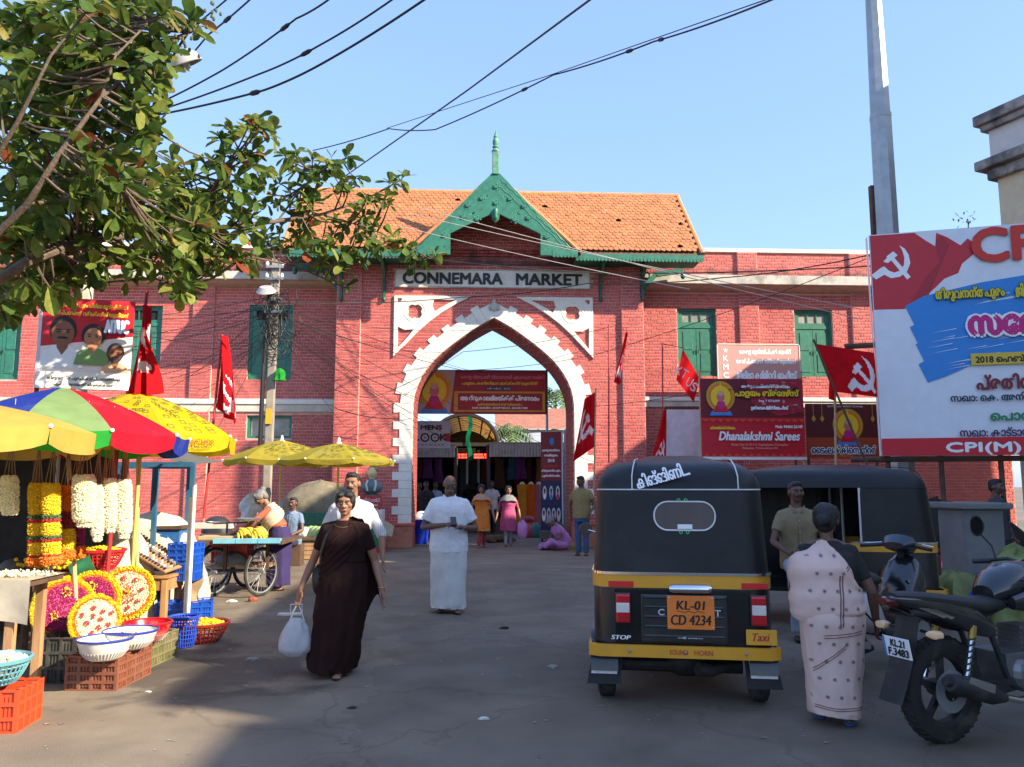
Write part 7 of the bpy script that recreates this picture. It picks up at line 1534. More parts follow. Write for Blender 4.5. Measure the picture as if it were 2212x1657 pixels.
# scooter
def scooter(loc, rz):
 T = thing('scooter', 'white and black scooter parked between the women and the rickshaw', 'scooter', loc, rz)
 SW = M('pearl white paint', (.56, .56, .57), rough=.3, coat=.5)
 for y in (0, 1.2):
  w = MB().lathe([(.13, -.045), (.19, -.05), (.22, -.02), (.22, .02), (.19, .05), (.13, .045)], (0, y, .22), 24, 'X').build('wheel', TYRE, T, smooth=True); MB().lathe([(0, -.04), (.09, -.035), (.14, -.04), (.14, .04), (.09, .035), (0, .04)], (0, y, .22), 20, 'X').build('rim', STEEL, w, smooth=True)
 loft([(-.42, 0, .66, .06, .05), (-.32, 0, .62, .14, .13), (-.1, 0, .58, .19, .19), (.2, 0, .54, .18, .19), (.4, 0, .45, .13, .15), (.48, 0, .4, .1, .1)], 20, 2.5).build('rear_body', SW, T, smooth=True)
 loft([(-.4, 0, .80, .09, .03), (-.2, 0, .80, .15, .05), (.1, 0, .78, .16, .06), (.35, 0, .78, .14, .06), (.46, 0, .76, .1, .04)], 18, 2.6).build('seat', MATT, T, smooth=True)
 MB().span((-.17, .42, .28), (.17, .86, .34)).build('floorboard', MATT, T, bevel=.02)
 loft([(.8, 0, .5, .17, .2), (.9, 0, .62, .22, .28), (1.0, 0, .68, .2, .28), (1.06, 0, .72, .12, .2)], 18, 2.4).build('front_apron', BLKB, T, smooth=True)
 MB().tube([(0, 1.2, .22), (0, 1.05, .6), (0, .95, 1.0)], .03, 8).build('steering_column', MATT, T)
 loft([(.84, 0, 1.04, .1, .03), (.93, 0, 1.06, .16, .08), (1.03, 0, 1.04, .12, .09), (1.08, 0, 1.02, .06, .06)], 16, 2.3).build('handlebar_cowl', M('blue black paint', (.012, .016, .03), rough=.25, coat=.6), T, smooth=True)
 for s_ in (-1, 1):
  MB().tube([(s_ * .12, .95, 1.04), (s_ * .34, .86, 1.02)], .017, 8).build('grip', MATT, T); MB().tube([(s_ * .15, .98, 1.06), (s_ * .33, .93, 1.04)], .006, 6).build('brake_lever', CHROME, T); MB().tube([(s_ * .16, .95, 1.08), (s_ * .2, .95, 1.22)], .006, 6).build('mirror_stem', MATT, T) if s_ > 0 else None
  MB().lathe([(0, -.005), (.02, -.005), (.022, .005), (0, .006)], (s_ * .12, .83, .72), 10, 'Y').build('apron_bolt', CHROME, T)
 loft([(-.46, 0, .6, .05, .03), (-.42, 0, .6, .1, .05), (-.38, 0, .6, .1, .05)], 12).build('tail_light', LENS_R, T, smooth=True)
 MB().tube([(.12, .2, .22), (.15, 0, .24), (.16, -.3, .3)], [.03, .05, .045], 12).build('silencer', MATT, T, smooth=True); MB().bar((.21, .05, .27), (.215, -.22, .31), .01, .06).build('heat_shield', CHROME, T)
 MB().tube([(.14, .25, .7), (.17, -.15, .74), (.0, -.47, .78), (-.17, -.15, .74), (-.14, .25, .7)], .011, 8).build('grab_rail', MATT, T); MB().tube([(.2, -.1, .62), (.25, .0, .5), (.25, .25, .34), (.2, .3, .4)], .009, 6).build('saree_guard', MATT, T)
 MB().grid(lambda u, v: V((-.07 + .14 * v, 1.2 + .25 * math.cos(.2 + 2.6 * u), .24 + .25 * math.sin(.2 + 2.6 * u))), 12, 4).build('front_fender', BLKB, T, smooth=True); MB().ball((0, .1, .24), (.12, .2, .1)).build('engine', UNDER, T, smooth=True); MB().tube([(-.1, .3, .25), (-.2, .25, .01)], .012, 6).build('side_stand', MATT, T)
 return T
scooter((3.16, 6.85, 0), R(-58))
# grey plinth, green bundles and poles behind the motorcycle
c = P(2095, 1120, 10.4); T = thing('stone_plinth', 'grey square stone plinth with projecting cap behind the scooter', 'plinth', (c.x, 10.4, 0), world=True)
PLM = M('grey cement', (.20, .20, .19), rough=.9, var=.15, dirt=(.12, .12, .11)); zt_ = P(2095, 1085, 10.4).z
MB().span((c.x - .26, 10.1, 0), (c.x + .26, 10.7, zt_ - .08)).build('shaft', PLM, T, bevel=.02); MB().span((c.x - .34, 10.0, zt_ - .08), (c.x + .34, 10.8, zt_)).build('cap', PLM, T, bevel=.02)
GT = M('yellow green sheet', (.20, .22, .06), rough=.6, var=.35, bump=.8, bscale=7, dirt=(.08, .08, .04), dscale=3)
sack('green_sheet_bundle', 'yellow-green plastic sheet bundle beside the plinth', 'bundle', (P(2060, 1190, 9.6).x, 9.6, 0), .9, .7, .55, GT, .35, None, 3.); sack('green_sheet_bundle', 'yellow sheet heap at the right edge behind the motorcycle mirror', 'bundle', (P(2195, 1180, 8.8).x, 8.8, 0), .6, .7, .9, GT, .35, None, 5.)
sack('dark_heap', 'dark heap of baskets under the hoarding', 'heap', (P(2000, 1080, 13.5).x + .4, 13.8, 0), 3.2, 1.2, 1.3, M('dark rags', (.04, .032, .028), rough=.95, var=.4), .25, None, 7.); sack('dark_heap', 'brown heap of sacks at the foot of the right wing', 'heap', (P(1900, 1080, 17.).x, 18., 0), 3.4, 1.2, 1.1, M('brown rags', (.09, .06, .045), rough=.95, var=.4), .25, None, 12.)
# ================================================================ people (built facing -y, feet on z = 0)
def skinm(n, c): return M('skin ' + n, c, rough=.5, var=.08, scale=12, sub=.0)
SK1, SK2, SK3 = skinm('brown', (.27, .13, .075)), skinm('dark brown', (.13, .062, .038)), skinm('mid brown', (.20, .095, .055))
HAIR = M('black hair', (.012, .010, .009), rough=.45, var=.3, scale=60, bump=.5, bscale=160); GHAIR = M('greying hair', (.16, .15, .14), rough=.6, var=.5, scale=50); EYEW = M('eye white', (.42, .38, .34), rough=.3); IRIS = M('dark iris', (.015, .01, .008), rough=.2); LIP = M('lips', (.20, .06, .045), rough=.5)
MALE = [(.44, .098, .078), (.50, .102, .080), (.56, .100, .074), (.62, .100, .072), (.68, .106, .075), (.735, .112, .077), (.775, .104, .068), (.805, .078, .055), (.825, .054, .048), (.845, .040, .042)]
FEM = [(.44, .112, .090), (.50, .116, .094), (.56, .108, .086), (.61, .098, .076), (.66, .098, .078), (.71, .103, .088), (.74, .100, .080), (.775, .090, .064), (.803, .068, .052), (.822, .048, .044), (.842, .035, .036)]
class Person:
 def __init__(s, label, loc, rz, H, sex='m', g=1., skin=SK2, bend=0., head=(0., 0.), group=None, vox=.0075, tilt=0.):
  s.T = thing('person', label, 'person', loc, rz, group); s.H = H; s.tor = MALE if sex == 'm' else FEM; s.g = g; s.sex = sex; s.skin = skin; s.bend = bend; s.head = head; s.vox = vox; s.tilt = tilt; s.k = H / 1.7
 def P(s, x, y, z): return V((x, y, z)) * s.H
 def B(s, v):
  if not s.bend and not s.tilt: return v
  z0 = .52 * s.H; t = max(0, min(1, (v.z - z0) / (.16 * s.H))); t = t * t * (3 - 2 * t)
  if v.z <= z0: return v
  q = v - V((0, 0, z0)); q = Matrix.Rotation(s.bend * t, 3, 'X') @ q; q = Matrix.Rotation(s.tilt * t, 3, 'Y') @ q
  return q + V((0, 0, z0))
 def ring(s, z):
  t = s.tor
  if z <= t[0][0]: return t[0][1] * s.g, t[0][2] * s.g
  for a, b in zip(t, t[1:]):
   if a[0] <= z <= b[0]:
    f = (z - a[0]) / (b[0] - a[0]); gg = s.g if z < .78 else 1 + (s.g - 1) * .3; return (a[1] + (b[1] - a[1]) * f) * gg, (a[2] + (b[2] - a[2]) * f) * gg
  return t[-1][1], t[-1][2]
 def surf(s, th, z, off=0.):
  rx, ry = s.ring(z); return s.B(V((rx * s.H * math.cos(th) + off * math.cos(th), ry * s.H * math.sin(th) + off * math.sin(th), z * s.H)))
 def bld(s, mb, name, mt, vox=None, sm=3, bend=False, wr=0., parent=None, seed=0., wf=9.):
  if bend: mb.v = [s.B(v) for v in mb.v]
  o = mb.build(name, mt, parent or s.T, smooth=True)
  if vox: remesh(o, vox, sm)
  if wr:
   me = o.data; ns = [v.normal.copy() for v in me.vertices]
   for v, n in zip(me.vertices, ns):
    c = v.co * wf; v.co += n * (wr * (1.2 * noise.noise(V((c.x + seed, c.y, c.z * .55))) + .9 * (.5 - abs(noise.noise(V((c.x * 1.5 + c.z * .6, c.y * 1.5 + seed, c.z * .9 - c.x * .5)))) * 2) + .35 * noise.noise(V((c.x * 3.3, c.y * 3.3 + seed, c.z * 1.7)))))
   me.update()
  return o
 def limb(s, mb, pts, rs, n=12, flat=1.):
  pts = [V(p) for p in pts]; d0 = (pts[1] - pts[0]).normalized(); d1 = (pts[-1] - pts[-2]).normalized()
  P_ = [pts[0] - d0 * rs[0] * .6] + pts + [pts[-1] + d1 * rs[-1] * .6]; mb.tube(P_, [rs[0] * .55] + list(rs) + [rs[-1] * .55], n, True, 0, flat)
 def hand(s, mb, w, d, nrm, curl=.5, side=1):
  k = s.k; d = d.normalized(); nrm = (nrm - d * nrm.dot(d)).normalized(); ac = d.cross(nrm).normalized() * side
  rot = Matrix((ac, nrm, d)).transposed(); mb.ball(w + d * .05 * k, (.040 * k, .017 * k, .056 * k), 12, 8, rot); mb.ball(w + d * .015 * k, (.028 * k, .020 * k, .035 * k), 10, 6, rot)
  for i, L_ in enumerate((.068, .078, .074, .058)):
   p = w + d * (.088 * k) + ac * ((i - 1.5) * .0195 * k); pts = [p - d * .02 * k]; dd = d.copy(); a = curl * (.45 + .1 * i)
   for j in range(4):
    pts.append(p.copy()); dd = (Matrix.Rotation(a, 3, ac * side) @ dd) if j else dd; p = p + dd * (L_ * k / 3)
   mb.tube(pts, [.0095 * k, .0095 * k, .009 * k, .0085 * k, .007 * k], 7)
  p = w + d * .025 * k - ac * .032 * k; dd = (d * .75 - ac * .6 - nrm * -.25 * curl).normalized(); pts = [p + ac * .015 * k, p]
  for j in range(2): p = p + dd * .03 * k; pts.append(p.copy()); dd = (dd + d * .35 + nrm * .3 * curl).normalized()
  mb.tube(pts, [.012 * k, .012 * k, .0105 * k, .008 * k], 7)
 def arm(s, mb, sd, el, wr, fd=None, nrm=None, curl=.5):
  sh = s.B(s.P(sd * .100 * (1 + (s.g - 1) * .5), 0, .783)); el = V(el); wr = V(wr); k = s.k * (1 + (s.g - 1) * .6); f = (wr - el).normalized()
  s.limb(mb, [sh, sh.lerp(el, .45), el], [.048 * k, .043 * k, .036 * k]); s.limb(mb, [el, el.lerp(wr, .3), wr], [.037 * k, .037 * k, .024 * k]); s.hand(mb, wr, fd or f, nrm or V((sd, 0, 0)), curl, -sd)
  return sh, el, wr
 def headmesh(s, mb):
  H = s.H; k = .95 + .05 * s.k; c = V((0, -.012, .93 * H)); pv = V((0, 0, .855 * H)); yaw, pit = s.head; rm = Matrix.Rotation(yaw, 3, 'Z') @ Matrix.Rotation(pit, 3, 'X')
  def tr(p): return s.B(pv + rm @ (V(p) * k + c - pv))
  s.tr = tr; s.hrot = rm
  t = MB(); t.ball((0, .014, .018), (.076, .096, .092), 18, 12); t.ball((0, -.026, -.035), (.060, .066, .072), 16, 10); t.ball((0, -.06, -.086), (.03, .028, .022), 10, 6); t.ball((0, -.07, .03), (.055, .024, .02), 12, 6)
  t.tube([(0, -.082, .018), (0, -.1, -.008), (0, -.108, -.026), (0, -.09, -.034)], [.008, .011, .016, .012], 8); t.ball((-.014, -.096, -.029), (.011, .012, .009), 6, 4); t.ball((.014, -.096, -.029), (.011, .012, .009), 6, 4)
  t.ball((0, -.086, -.056), (.026, .012, .007), 10, 5); t.ball((0, -.084, -.066), (.022, .013, .008), 10, 5)
  for q in (-1, 1): t.ball((q * .045, -.06, -.018), (.026, .024, .024), 8, 6); t.ball((q * .079, .012, -.008), (.010, .024, .034), 8, 6)
  mb.add([tr(v) for v in t.v], t.f)
  a, b = s.B(V((0, .018, .79 * H))), tr((0, .02, -.06)); nk = (.056 if s.sex == 'm' else .047) * s.k * (1 + (s.g - 1) * .4); s.limb(mb, [a, a.lerp(b, .5), b], [nk * 1.25, nk, nk * .98], 14)
 def face(s, body, stache=None, brow=None, beard=None, bindi=False, ear=None):
  tr = s.tr; br = brow or HAIR
  for q in (-1, 1):
   rot = s.hrot; t = MB(); t.ball((0, 0, 0), (.0125, .0055, .0055), 10, 6); e = MB().add([tr(v + V((q * .031, -.0825, .0))) for v in t.v], t.f).build('eye', EYEW, body, smooth=True)
   t = MB(); t.ball((q * .030, -.0885, .0), (.0058, .003, .0055), 8, 6); MB().add([tr(v) for v in t.v], t.f).build('iris', IRIS, body, smooth=True)
   MB().tube([tr((q * .012, -.098, .018)), tr((q * .03, -.0965, .024)), tr((q * .05, -.08, .016))], [.004, .0055, .003], 6, True, 0, .6).build('eyebrow', br, body, smooth=True)
   MB().tube([tr((q * .016, -.0895, .004)), tr((q * .031, -.0925, .0085)), tr((q * .046, -.082, .003))], .0018, 5).build('eyelid', HAIR, body, smooth=True)
  MB().tube([tr((-.024, -.094, -.060)), tr((-.008, -.1005, -.058)), tr((0, -.100, -.0595)), tr((.008, -.1005, -.058)), tr((.024, -.094, -.060))], [.003, .0055, .005, .0055, .003], 6).build('mouth', LIP, body, smooth=True)
  if stache: MB().tube([tr((-.04, -.084, -.058)), tr((-.02, -.101, -.046)), tr((0, -.107, -.042)), tr((.02, -.101, -.046)), tr((.04, -.084, -.058))], [.004, .011, .010, .011, .004], 8).build('moustache', stache, body, smooth=True)
  if beard:
   t = MB(); t.ball((0, -.03, -.052), (.064, .068, .06), 14, 8); mb = MB(); mb.add([tr(v) for v in t.v if True], t.f); mb.build('beard', beard, body, smooth=True)
 def hair(s, mt=None, style='short', thin=False):
  mt = mt or HAIR; mb = MB(); t = MB()
  if style == 'short': t.ball((0, .026, .040), (.082, .095, .080), 18, 12); t.ball((0, -.03, .085), (.062, .05, .034), 12, 8); t.ball((0, .06, .0), (.073, .058, .085), 14, 8)
  elif style == 'bald': t.ball((0, .055, .0), (.081, .065, .062), 16, 10)
  else:
   t.ball((0, .026, .034), (.085, .098, .084), 18, 12); t.ball((0, .06, -.005), (.078, .06, .09), 14, 8); t.ball((-.035, -.045, .07), (.045, .04, .03), 10, 6); t.ball((.035, -.045, .07), (.045, .04, .03), 10, 6)
   for q in (-1, 1): t.ball((q * .064, -.004, .022), (.028, .06, .058), 12, 8)
   if style == 'bun': t.ball((0, .125, -.005), (.05, .042, .046), 12, 8)
   if style == 'topbun': t.ball((0, .10, .07), (.06, .06, .045), 12, 8)
   if style == 'long': t.tube([(0, .1, -.02), (0, .12, -.15), (0, .11, -.32)], [.06, .05, .03], 10)
  mb.add([s.tr(v) for v in t.v], t.f); return s.bld(mb, 'hair', mt, .009, 2, wr=.003, wf=40)
 def body(s, arms, legs=None, feet=None):
  mb = MB(); s.headmesh(mb); n = 20
  rs = [[s.B(V((.93 * s.ring(z)[0] * s.H * math.cos(2 * math.pi * k / n), .93 * s.ring(z)[1] * s.H * math.sin(2 * math.pi * k / n), z * s.H))) for k in range(n)] for z in (.45, .52, .6, .68, .74, .78, .81, .835)]
  rings(mb, rs); mb.add(rs[0], [tuple(range(n))]); s.A = {}
  for sd, a in arms.items(): s.A[sd] = s.arm(mb, sd, *a)
  for sd in (-1, 1):
   q = s.B(s.P(sd * .03, .004, .82)); s.limb(mb, [q, s.A[sd][0]], [.036 * s.k, .046 * s.k])
  if legs:
   for sd, (hp, kn, an, ft) in legs.items():
    k = s.k; hp, kn, an = s.P(*hp), s.P(*kn), s.P(*an); s.limb(mb, [hp, hp.lerp(kn, .5), kn], [.08 * k, .07 * k, .052 * k]); s.limb(mb, [kn, kn.lerp(an, .35), an], [.052 * k, .052 * k, .034 * k])
    f = V(ft).normalized(); b = an + V((0, 0, -.045 * k)); up = V((0, 0, 1)); sdv = f.cross(up).normalized(); rot = Matrix((sdv, f, up)).transposed()
    mb.ball(b + f * .04 * k, (.037 * k, .085 * k, .03 * k), 12, 8, rot); mb.ball(b + f * .115 * k - V((0, 0, .008 * k)), (.043 * k, .05 * k, .02 * k), 12, 6, rot)
    for i in range(5): p = b + f * (.145 - .008 * i) * k + sdv * ((i - 2) * .016 * k) - V((0, 0, .012 * k)); mb.ball(p, (.009 * k, .018 * k, .010 * k), 6, 4, rot)
  o = s.bld(mb, 'body', s.skin, s.vox, 3); s.bodyo = o; return o
 def sleeve(s, mb, sd, t, r0, r1):
  sh, el, wr = s.A[sd]; k = s.k; inn = s.B(s.P(sd * .038, .004, .805)); e = sh.lerp(el, t) if t <= 1 else el.lerp(wr, t - 1); pts = [inn, sh] + ([sh.lerp(el, t * .5), e] if t <= 1 else [el, e]); rs = [r0 * .82 * k, r0 * 1.0 * k] + ([(r0 + r1) / 2 * k, r1 * k] if t <= 1 else [r0 * .9 * k, r1 * k])
  mb.tube(pts, rs, 16)
 def trunk(s, z0, z1, off, n=28, flare=0., front=None):
  rs = []; m = 14
  for i in range(m + 1):
   z = z0 + (z1 - z0) * i / m; f = flare * (1 - i / m) ** 1.5; rs.append([s.surf(2 * math.pi * k / n, z, off + f * s.H) if z > .44 else s.surf(2 * math.pi * k / n, .44, off + f * s.H) + V((0, 0, (z - .44) * s.H)) for k in range(n)])
  mb = MB(); rings(mb, rs); mb.add(rs[0], [tuple(range(n))]); return mb
 def skirt(s, name, mt, rows, n=72, pleats=18, amp=.03, parent=None, phase=0., front_only=False, wr=.006):
  """rows: (z, rx, ry, cx, cy) as shares of H"""
  def fn(u, v):
   x = v * (len(rows) - 1); i = min(int(x), len(rows) - 2); f = x - i; a = [p + (q - p) * f for p, q in zip(rows[i], rows[i + 1])]; th = 2 * math.pi * u
   w_ = (max(0, math.cos(th + math.pi / 2 + .2)) ** 2 if front_only else 1); k = 1 + amp * v * (.3 + .7 * w_) * (math.sin(pleats * th + phase + 2.5 * math.sin(3 * v)) + .5 * math.sin(pleats * .37 * th + 1.7)) + .02 * math.sin(3 * th + 7 * v + phase)
   return V((a[3] + a[1] * math.cos(th) * k, a[4] + a[2] * math.sin(th) * k, a[0] + (.006 * math.sin(2 * th) if v > .95 else 0))) * s.H
  mb = MB().grid(fn, n, 26, cu=True); b = [fn(k / n, 1) * 1 for k in range(n)]; ce = sum(b, V((0, 0, 0))) / n
  mb.add([p.lerp(ce, .12) + V((0, 0, .05)) for p in b], [tuple(range(n))])
  return s.bld(mb, name, mt, wr=wr, parent=parent, seed=phase)
 def drape(s, name, mt, path, off=.012, nu=40, nv=14, fold=.004, parent=None, k2=5.):
  """path: (theta deg, z low, z high) along the cloth, laid on the trunk"""
  def fn(u, v):
   x = u * (len(path) - 1); i = min(int(x), len(path) - 2); f = x - i; f = f * f * (3 - 2 * f); th, a, b = [p + (q - p) * f for p, q in zip(path[i], path[i + 1])]
   z = a + (b - a) * v; return s.surf(R(th), z, off + fold * math.sin(v * k2 * 6.28 + u * 3) + .003 * math.sin(u * 17))
  mb = MB().grid(fn, nu, nv); return s.bld(mb, name, mt, parent=parent)
 def sandals(s, mt, an, f):
  k = s.k; f = V(f).normalized(); b = s.P(*an) * 1; b.z = .012; sd = f.cross(V((0, 0, 1))); rot = Matrix((sd, f, V((0, 0, 1)))).transposed()
  mb = MB().ball(b + f * .05 * k, (.045 * k, .13 * k, .012), 16, 6, rot); o = mb.build('sandal', mt, s.T, smooth=True); MB().tube([b + f * .08 * k + sd * .045 * k, b + f * .09 * k + V((0, 0, .05)), b + f * .08 * k - sd * .045 * k], .009, 6, True, 0, .5).build('strap', mt, o); return o
def shirt(p, mt, z0=.46, sl=.55, off=.018, r0=.062, r1=.064, flare=.006, wr=.006, collar=True, placket=True, name='shirt', seed=1., vox=.012):
 mb = p.trunk(z0, .832, off, flare=flare)
 for sd in (-1, 1): p.sleeve(mb, sd, sl, r0, r1)
 o = p.bld(mb, name, mt, vox, 3, wr=wr, seed=seed)
 if collar:
  for sd in (-1, 1):
   q = [p.B(p.P(*c)) for c in ((sd * .004, -.062, .808), (sd * .032, -.046, .838), (sd * .046, -.005, .852), (sd * .05, -.012, .83), (sd * .03, -.066, .80))]
   MB().add(q + [c + V((0, -.006, .003)) for c in q], [tuple(range(5)), tuple(range(5, 10))] + [(i, (i + 1) % 5, (i + 1) % 5 + 5, i + 5) for i in range(5)]).build('collar', mt, o, smooth=True)
 if placket:
  pts = [p.surf(R(-90), z, off + .006 + flare * p.H * max(0, (1 - (z - z0) / (.832 - z0))) ** 1.5) for z in [max(.44, z0) + (.79 - max(.44, z0)) * i / 10 for i in range(11)]]
  MB().tube(pts, .012, 6, True, 0, .35).build('placket', mt, o, smooth=True)
  for i in range(1, 10, 2): MB().ball(pts[i] + V((0, -.006, 0)), (.006, .004, .006), 6, 4).build('button', M('shirt button', (.6, .58, .55)), o)
 return o
def trousers(p, mt, legs, r=(.085, .07, .06), top=.54):
 mb = p.trunk(.42, top, .01); k = p.k
 for sd, (hp, kn, an, ft) in legs.items(): mb.tube([p.P(*hp) + V((0, 0, .05)), p.P(*kn), p.P(*an) + V((0, 0, -.02))], [r[0] * k * 1.05, r[1] * k, r[2] * k], 16)
 return p.bld(mb, 'trousers', mt, .012, 3, wr=.005)
def stand(dx=.05, fwd=(0, 0)):
 return {sd: ((sd * .05, 0, .5), (sd * dx, -.012 + fwd[i] * .5, .285), (sd * dx, fwd[i], .045), (sd * .15, -1, 0)) for i, sd in enumerate((-1, 1))}
def at_px(px, Y): p = P(px, 1100, Y); return (p.x, Y, 0)
# woman in the dark saree
g = G(735, 1458); H = 1.55
SAR = cloth('dark maroon saree', (.024, .010, .009), .04, spec=.12); BLO = M('dark maroon blouse', (.022, .009, .008), rough=.85, spec=.15)
p = Person('woman in a dark brown saree walking with a white carrier bag', (g.x, g.y + .06, 0), R(-4), H, 'f', 1.13, SK1, head=(R(4), R(4)), vox=.006)
lg = {-1: ((-.05, 0, .5), (-.045, .0, .285), (-.03, .10, .06), (0, -1, 0)), 1: ((.05, 0, .5), (.03, -.06, .285), (.005, -.08, .045), (.05, -1, 0))}
b = p.body({-1: (p.P(-.185, .03, .60), p.P(-.232, -.04, .455), V((-.08, -.05, -1)), V((-.6, -.8, 0)), 1.2), 1: (p.P(.165, .04, .60), p.P(.222, -.02, .445), V((.06, -.12, -1)), V((1, .2, 0)), .8)}, lg)
p.face(b); p.hair(HAIR, 'bun')
shirt(p, BLO, .60, .62, .012, .064, .054, 0, .002, False, False, 'blouse')
SKR = [(.60, .115, .098, 0, 0), (.54, .135, .115, 0, 0), (.47, .142, .122, -.005, 0), (.36, .138, .128, -.01, -.01), (.22, .140, .140, -.022, -.01), (.10, .146, .155, -.045, .0), (.045, .140, .165, -.055, .0), (.03, .13, .165, -.05, .0)]
sk_o = p.skirt('saree_skirt', SAR, SKR, 130, 11, .075, None, .4, True, .012)
p.drape('saree_drape', SAR, [(-215, .50, .66), (-160, .50, .64), (-120, .535, .70), (-95, .585, .765), (-70, .64, .80), (-52, .72, .825), (-40, .79, .832)], .022, 60, 24, .006, None, 4.)
def pal(u, v):
 x = .02 + .075 * v + .05 * u * v + .03 * u; y = -.03 + .085 * min(1, u * 5) + .02 * math.sin(v * 9 + u * 2) ; z = .845 - .03 * abs(v - .3) - (.47 + .05 * math.sin(v * 7)) * max(0, u - .06) / .94 + (.012 if u < .2 else 0)
 return V((x + .045 * u, y, z)) * H
p.bld(MB().grid(pal, 40, 22), 'saree_end', SAR, wr=.006)
p.sandals(BLK, (.005, -.085, .04), (.05, -1, 0)); p.sandals(BLK, (-.03, .10, .04), (0, -1, 0))
MB().tube([p.P(.214 + .018 * math.cos(k * .7854), -.02 + .018 * math.sin(k * .7854), .465) for k in range(9)], .004, 6, False).build('bangle', M('gold', (.6, .4, .1), metal=.9, rough=.3), p.T)
MB().tube([p.surf(R(-90 + t * 7), .815 - .02 * math.cos(t * .22), .012) for t in range(-7, 8)], .002, 4).build('necklace', M('gold', (.6, .4, .1)), p.T)
loc = V((g.x, g.y + .06, 0)); T = thing('shoulder_bag', 'black shoulder bag under the arm of the woman in dark saree', 'bag', loc + V((-.2, .05, .65)), world=True)
MB().tube([loc + V((-.10, -.03, .812 * H)), loc + V((-.150, -.085, .75 * H)), loc + V((-.19, -.07, .66 * H)), loc + V((-.21, .02, .56 * H))], .02, 8, True, 0, .3).build('strap', BLK, T, smooth=True)
o = MB().ball(loc + V((-.215, .06, .50 * H)), (.07, .13, .14), 14, 10).build('pouch', M('black leatherette', (.014, .013, .013), rough=.45), T, smooth=True)
hd = loc + V((-.232 * H - .01, -.04 * H - .02, .455 * H - .13)); BAGM = cloth('thin white polythene', 'd8dade', .45)
T = thing('carrier_bag', 'white plastic carrier bag held by the woman in dark saree', 'bag', hd + V((0, 0, -.42)), world=True)
def bagf(u, v):
 th = 2 * math.pi * u; r = (.035 + .105 * (math.sin(min(1, v * 1.15) * math.pi * .62)) ** .8) * (1 - .5 * max(0, v - .85) / .15); k = 1 + .12 * noise.noise(V((math.cos(th) * 2, math.sin(th) * 2, v * 3))) + .05 * math.sin(7 * th + 9 * v)
 return hd + V((-.01 + r * math.cos(th) * k, r * .75 * math.sin(th) * k, -.10 - .31 * v))
mb = MB().grid(bagf, 32, 18, cu=True); mb.add([bagf(k / 32, 1) for k in range(32)], [tuple(range(32))]); mb.build('sack', BAGM, T, smooth=True)
for s_ in (-1, 1): MB().tube([hd + V((s_ * .06, 0, -.13)), hd + V((s_ * .035, -.01, -.05)), hd + V((s_ * .012, -.005, .0))], [.02, .012, .008], 8, True, 0, .4).build('handle', BAGM, T, smooth=True)
# man in the striped shirt behind her
def stripes(name, c0, c1, sc_):
 m = M(name, c0, rough=.8); t = m.node_tree; N = t.nodes; L = t.links; b_ = N['Principled BSDF']; src = b_.inputs['Base Color'].links[0].from_socket
 tc = N.new('ShaderNodeTexCoord'); w_ = N.new('ShaderNodeTexWave'); w_.inputs['Scale'].default_value = sc_; w_.inputs['Distortion'].default_value = .6; L.new(tc.outputs['Object'], w_.inputs[0]); mr = N.new('ShaderNodeMapRange'); mr.inputs[1].default_value = .75; mr.inputs[2].default_value = .95; L.new(w_.outputs['Fac'], mr.inputs[0])
 mx = N.new('ShaderNodeMix'); mx.data_type = 'RGBA'; L.new(mr.outputs[0], mx.inputs[0]); L.new(src, mx.inputs[6]); mx.inputs[7].default_value = (*c1, 1); L.new(mx.outputs[2], b_.inputs['Base Color']); return m
p = Person('young man in a white striped shirt behind the woman in dark saree', at_px(760, 8.6), 0, 1.73, 'm', 1.0, SK1, head=(R(-6), 0))
lg = stand(.05, (.0, -.04)); b = p.body({-1: (p.P(-.175, .03, .62), p.P(-.19, -.04, .48)), 1: (p.P(.18, .04, .62), p.P(.20, -.05, .48))}, lg); p.face(b, HAIR); p.hair(HAIR, 'short')
shirt(p, stripes('white striped shirt', (.64, .64, .64), (.36, .38, .48), 17), .46, 1.15, .018, .062, .048); trousers(p, M('dark trousers', (.03, .03, .035), rough=.85), lg); [p.sandals(BLK, l[2], l[3]) for l in lg.values()]
# man in white with a phone
g = G(968, 1322); H = 1.73
p = Person('man in white shirt and white wrap looking at his phone', (g.x, g.y, 0), R(6), H, 'm', 1.14, SK2, head=(R(4), R(20)))
lg = stand(.05, (.02, -.06)); b = p.body({-1: (p.P(-.19, .0, .61), p.P(-.035, -.165, .635), V((1, -.5, .25)), V((0, .35, -1)), .9), 1: (p.P(.20, .01, .60), p.P(.06, -.175, .615), V((-1, -.35, .3)), V((0, .35, -1)), .9)}, lg)
p.face(b, GHAIR, GHAIR); p.hair(GHAIR, 'bald')
WS = M('white cotton', (.72, .73, .76), rough=.85, var=.04); shirt(p, WS, .43, .72, .026, .072, .078, .012, .008, seed=4.)
p.skirt('mundu', cloth('white mundu cloth', (.72, .72, .70), .15), [(.52, .12, .10, 0, 0), (.44, .135, .115, 0, 0), (.3, .13, .12, 0, 0), (.16, .128, .122, 0, 0), (.05, .128, .125, .0, 0), (.035, .126, .122, 0, 0)], 80, 9, .028, None, 1., False, .006)
[p.sandals(BLK, l[2], l[3]) for l in lg.values()]
MB().tube([p.P(.075 + .022 * math.cos(k * .7854), -.172, .617 + .022 * math.sin(k * .7854)) for k in range(9)], .006, 6, False).build('wrist_watch', STEEL, p.T)
q = V((g.x, g.y, 0)) + Matrix.Rotation(R(6), 3, 'Z') @ p.P(.015, -.215, .665); T = thing('mobile_phone', 'small dark phone held by the man in white', 'phone', q, R(6))
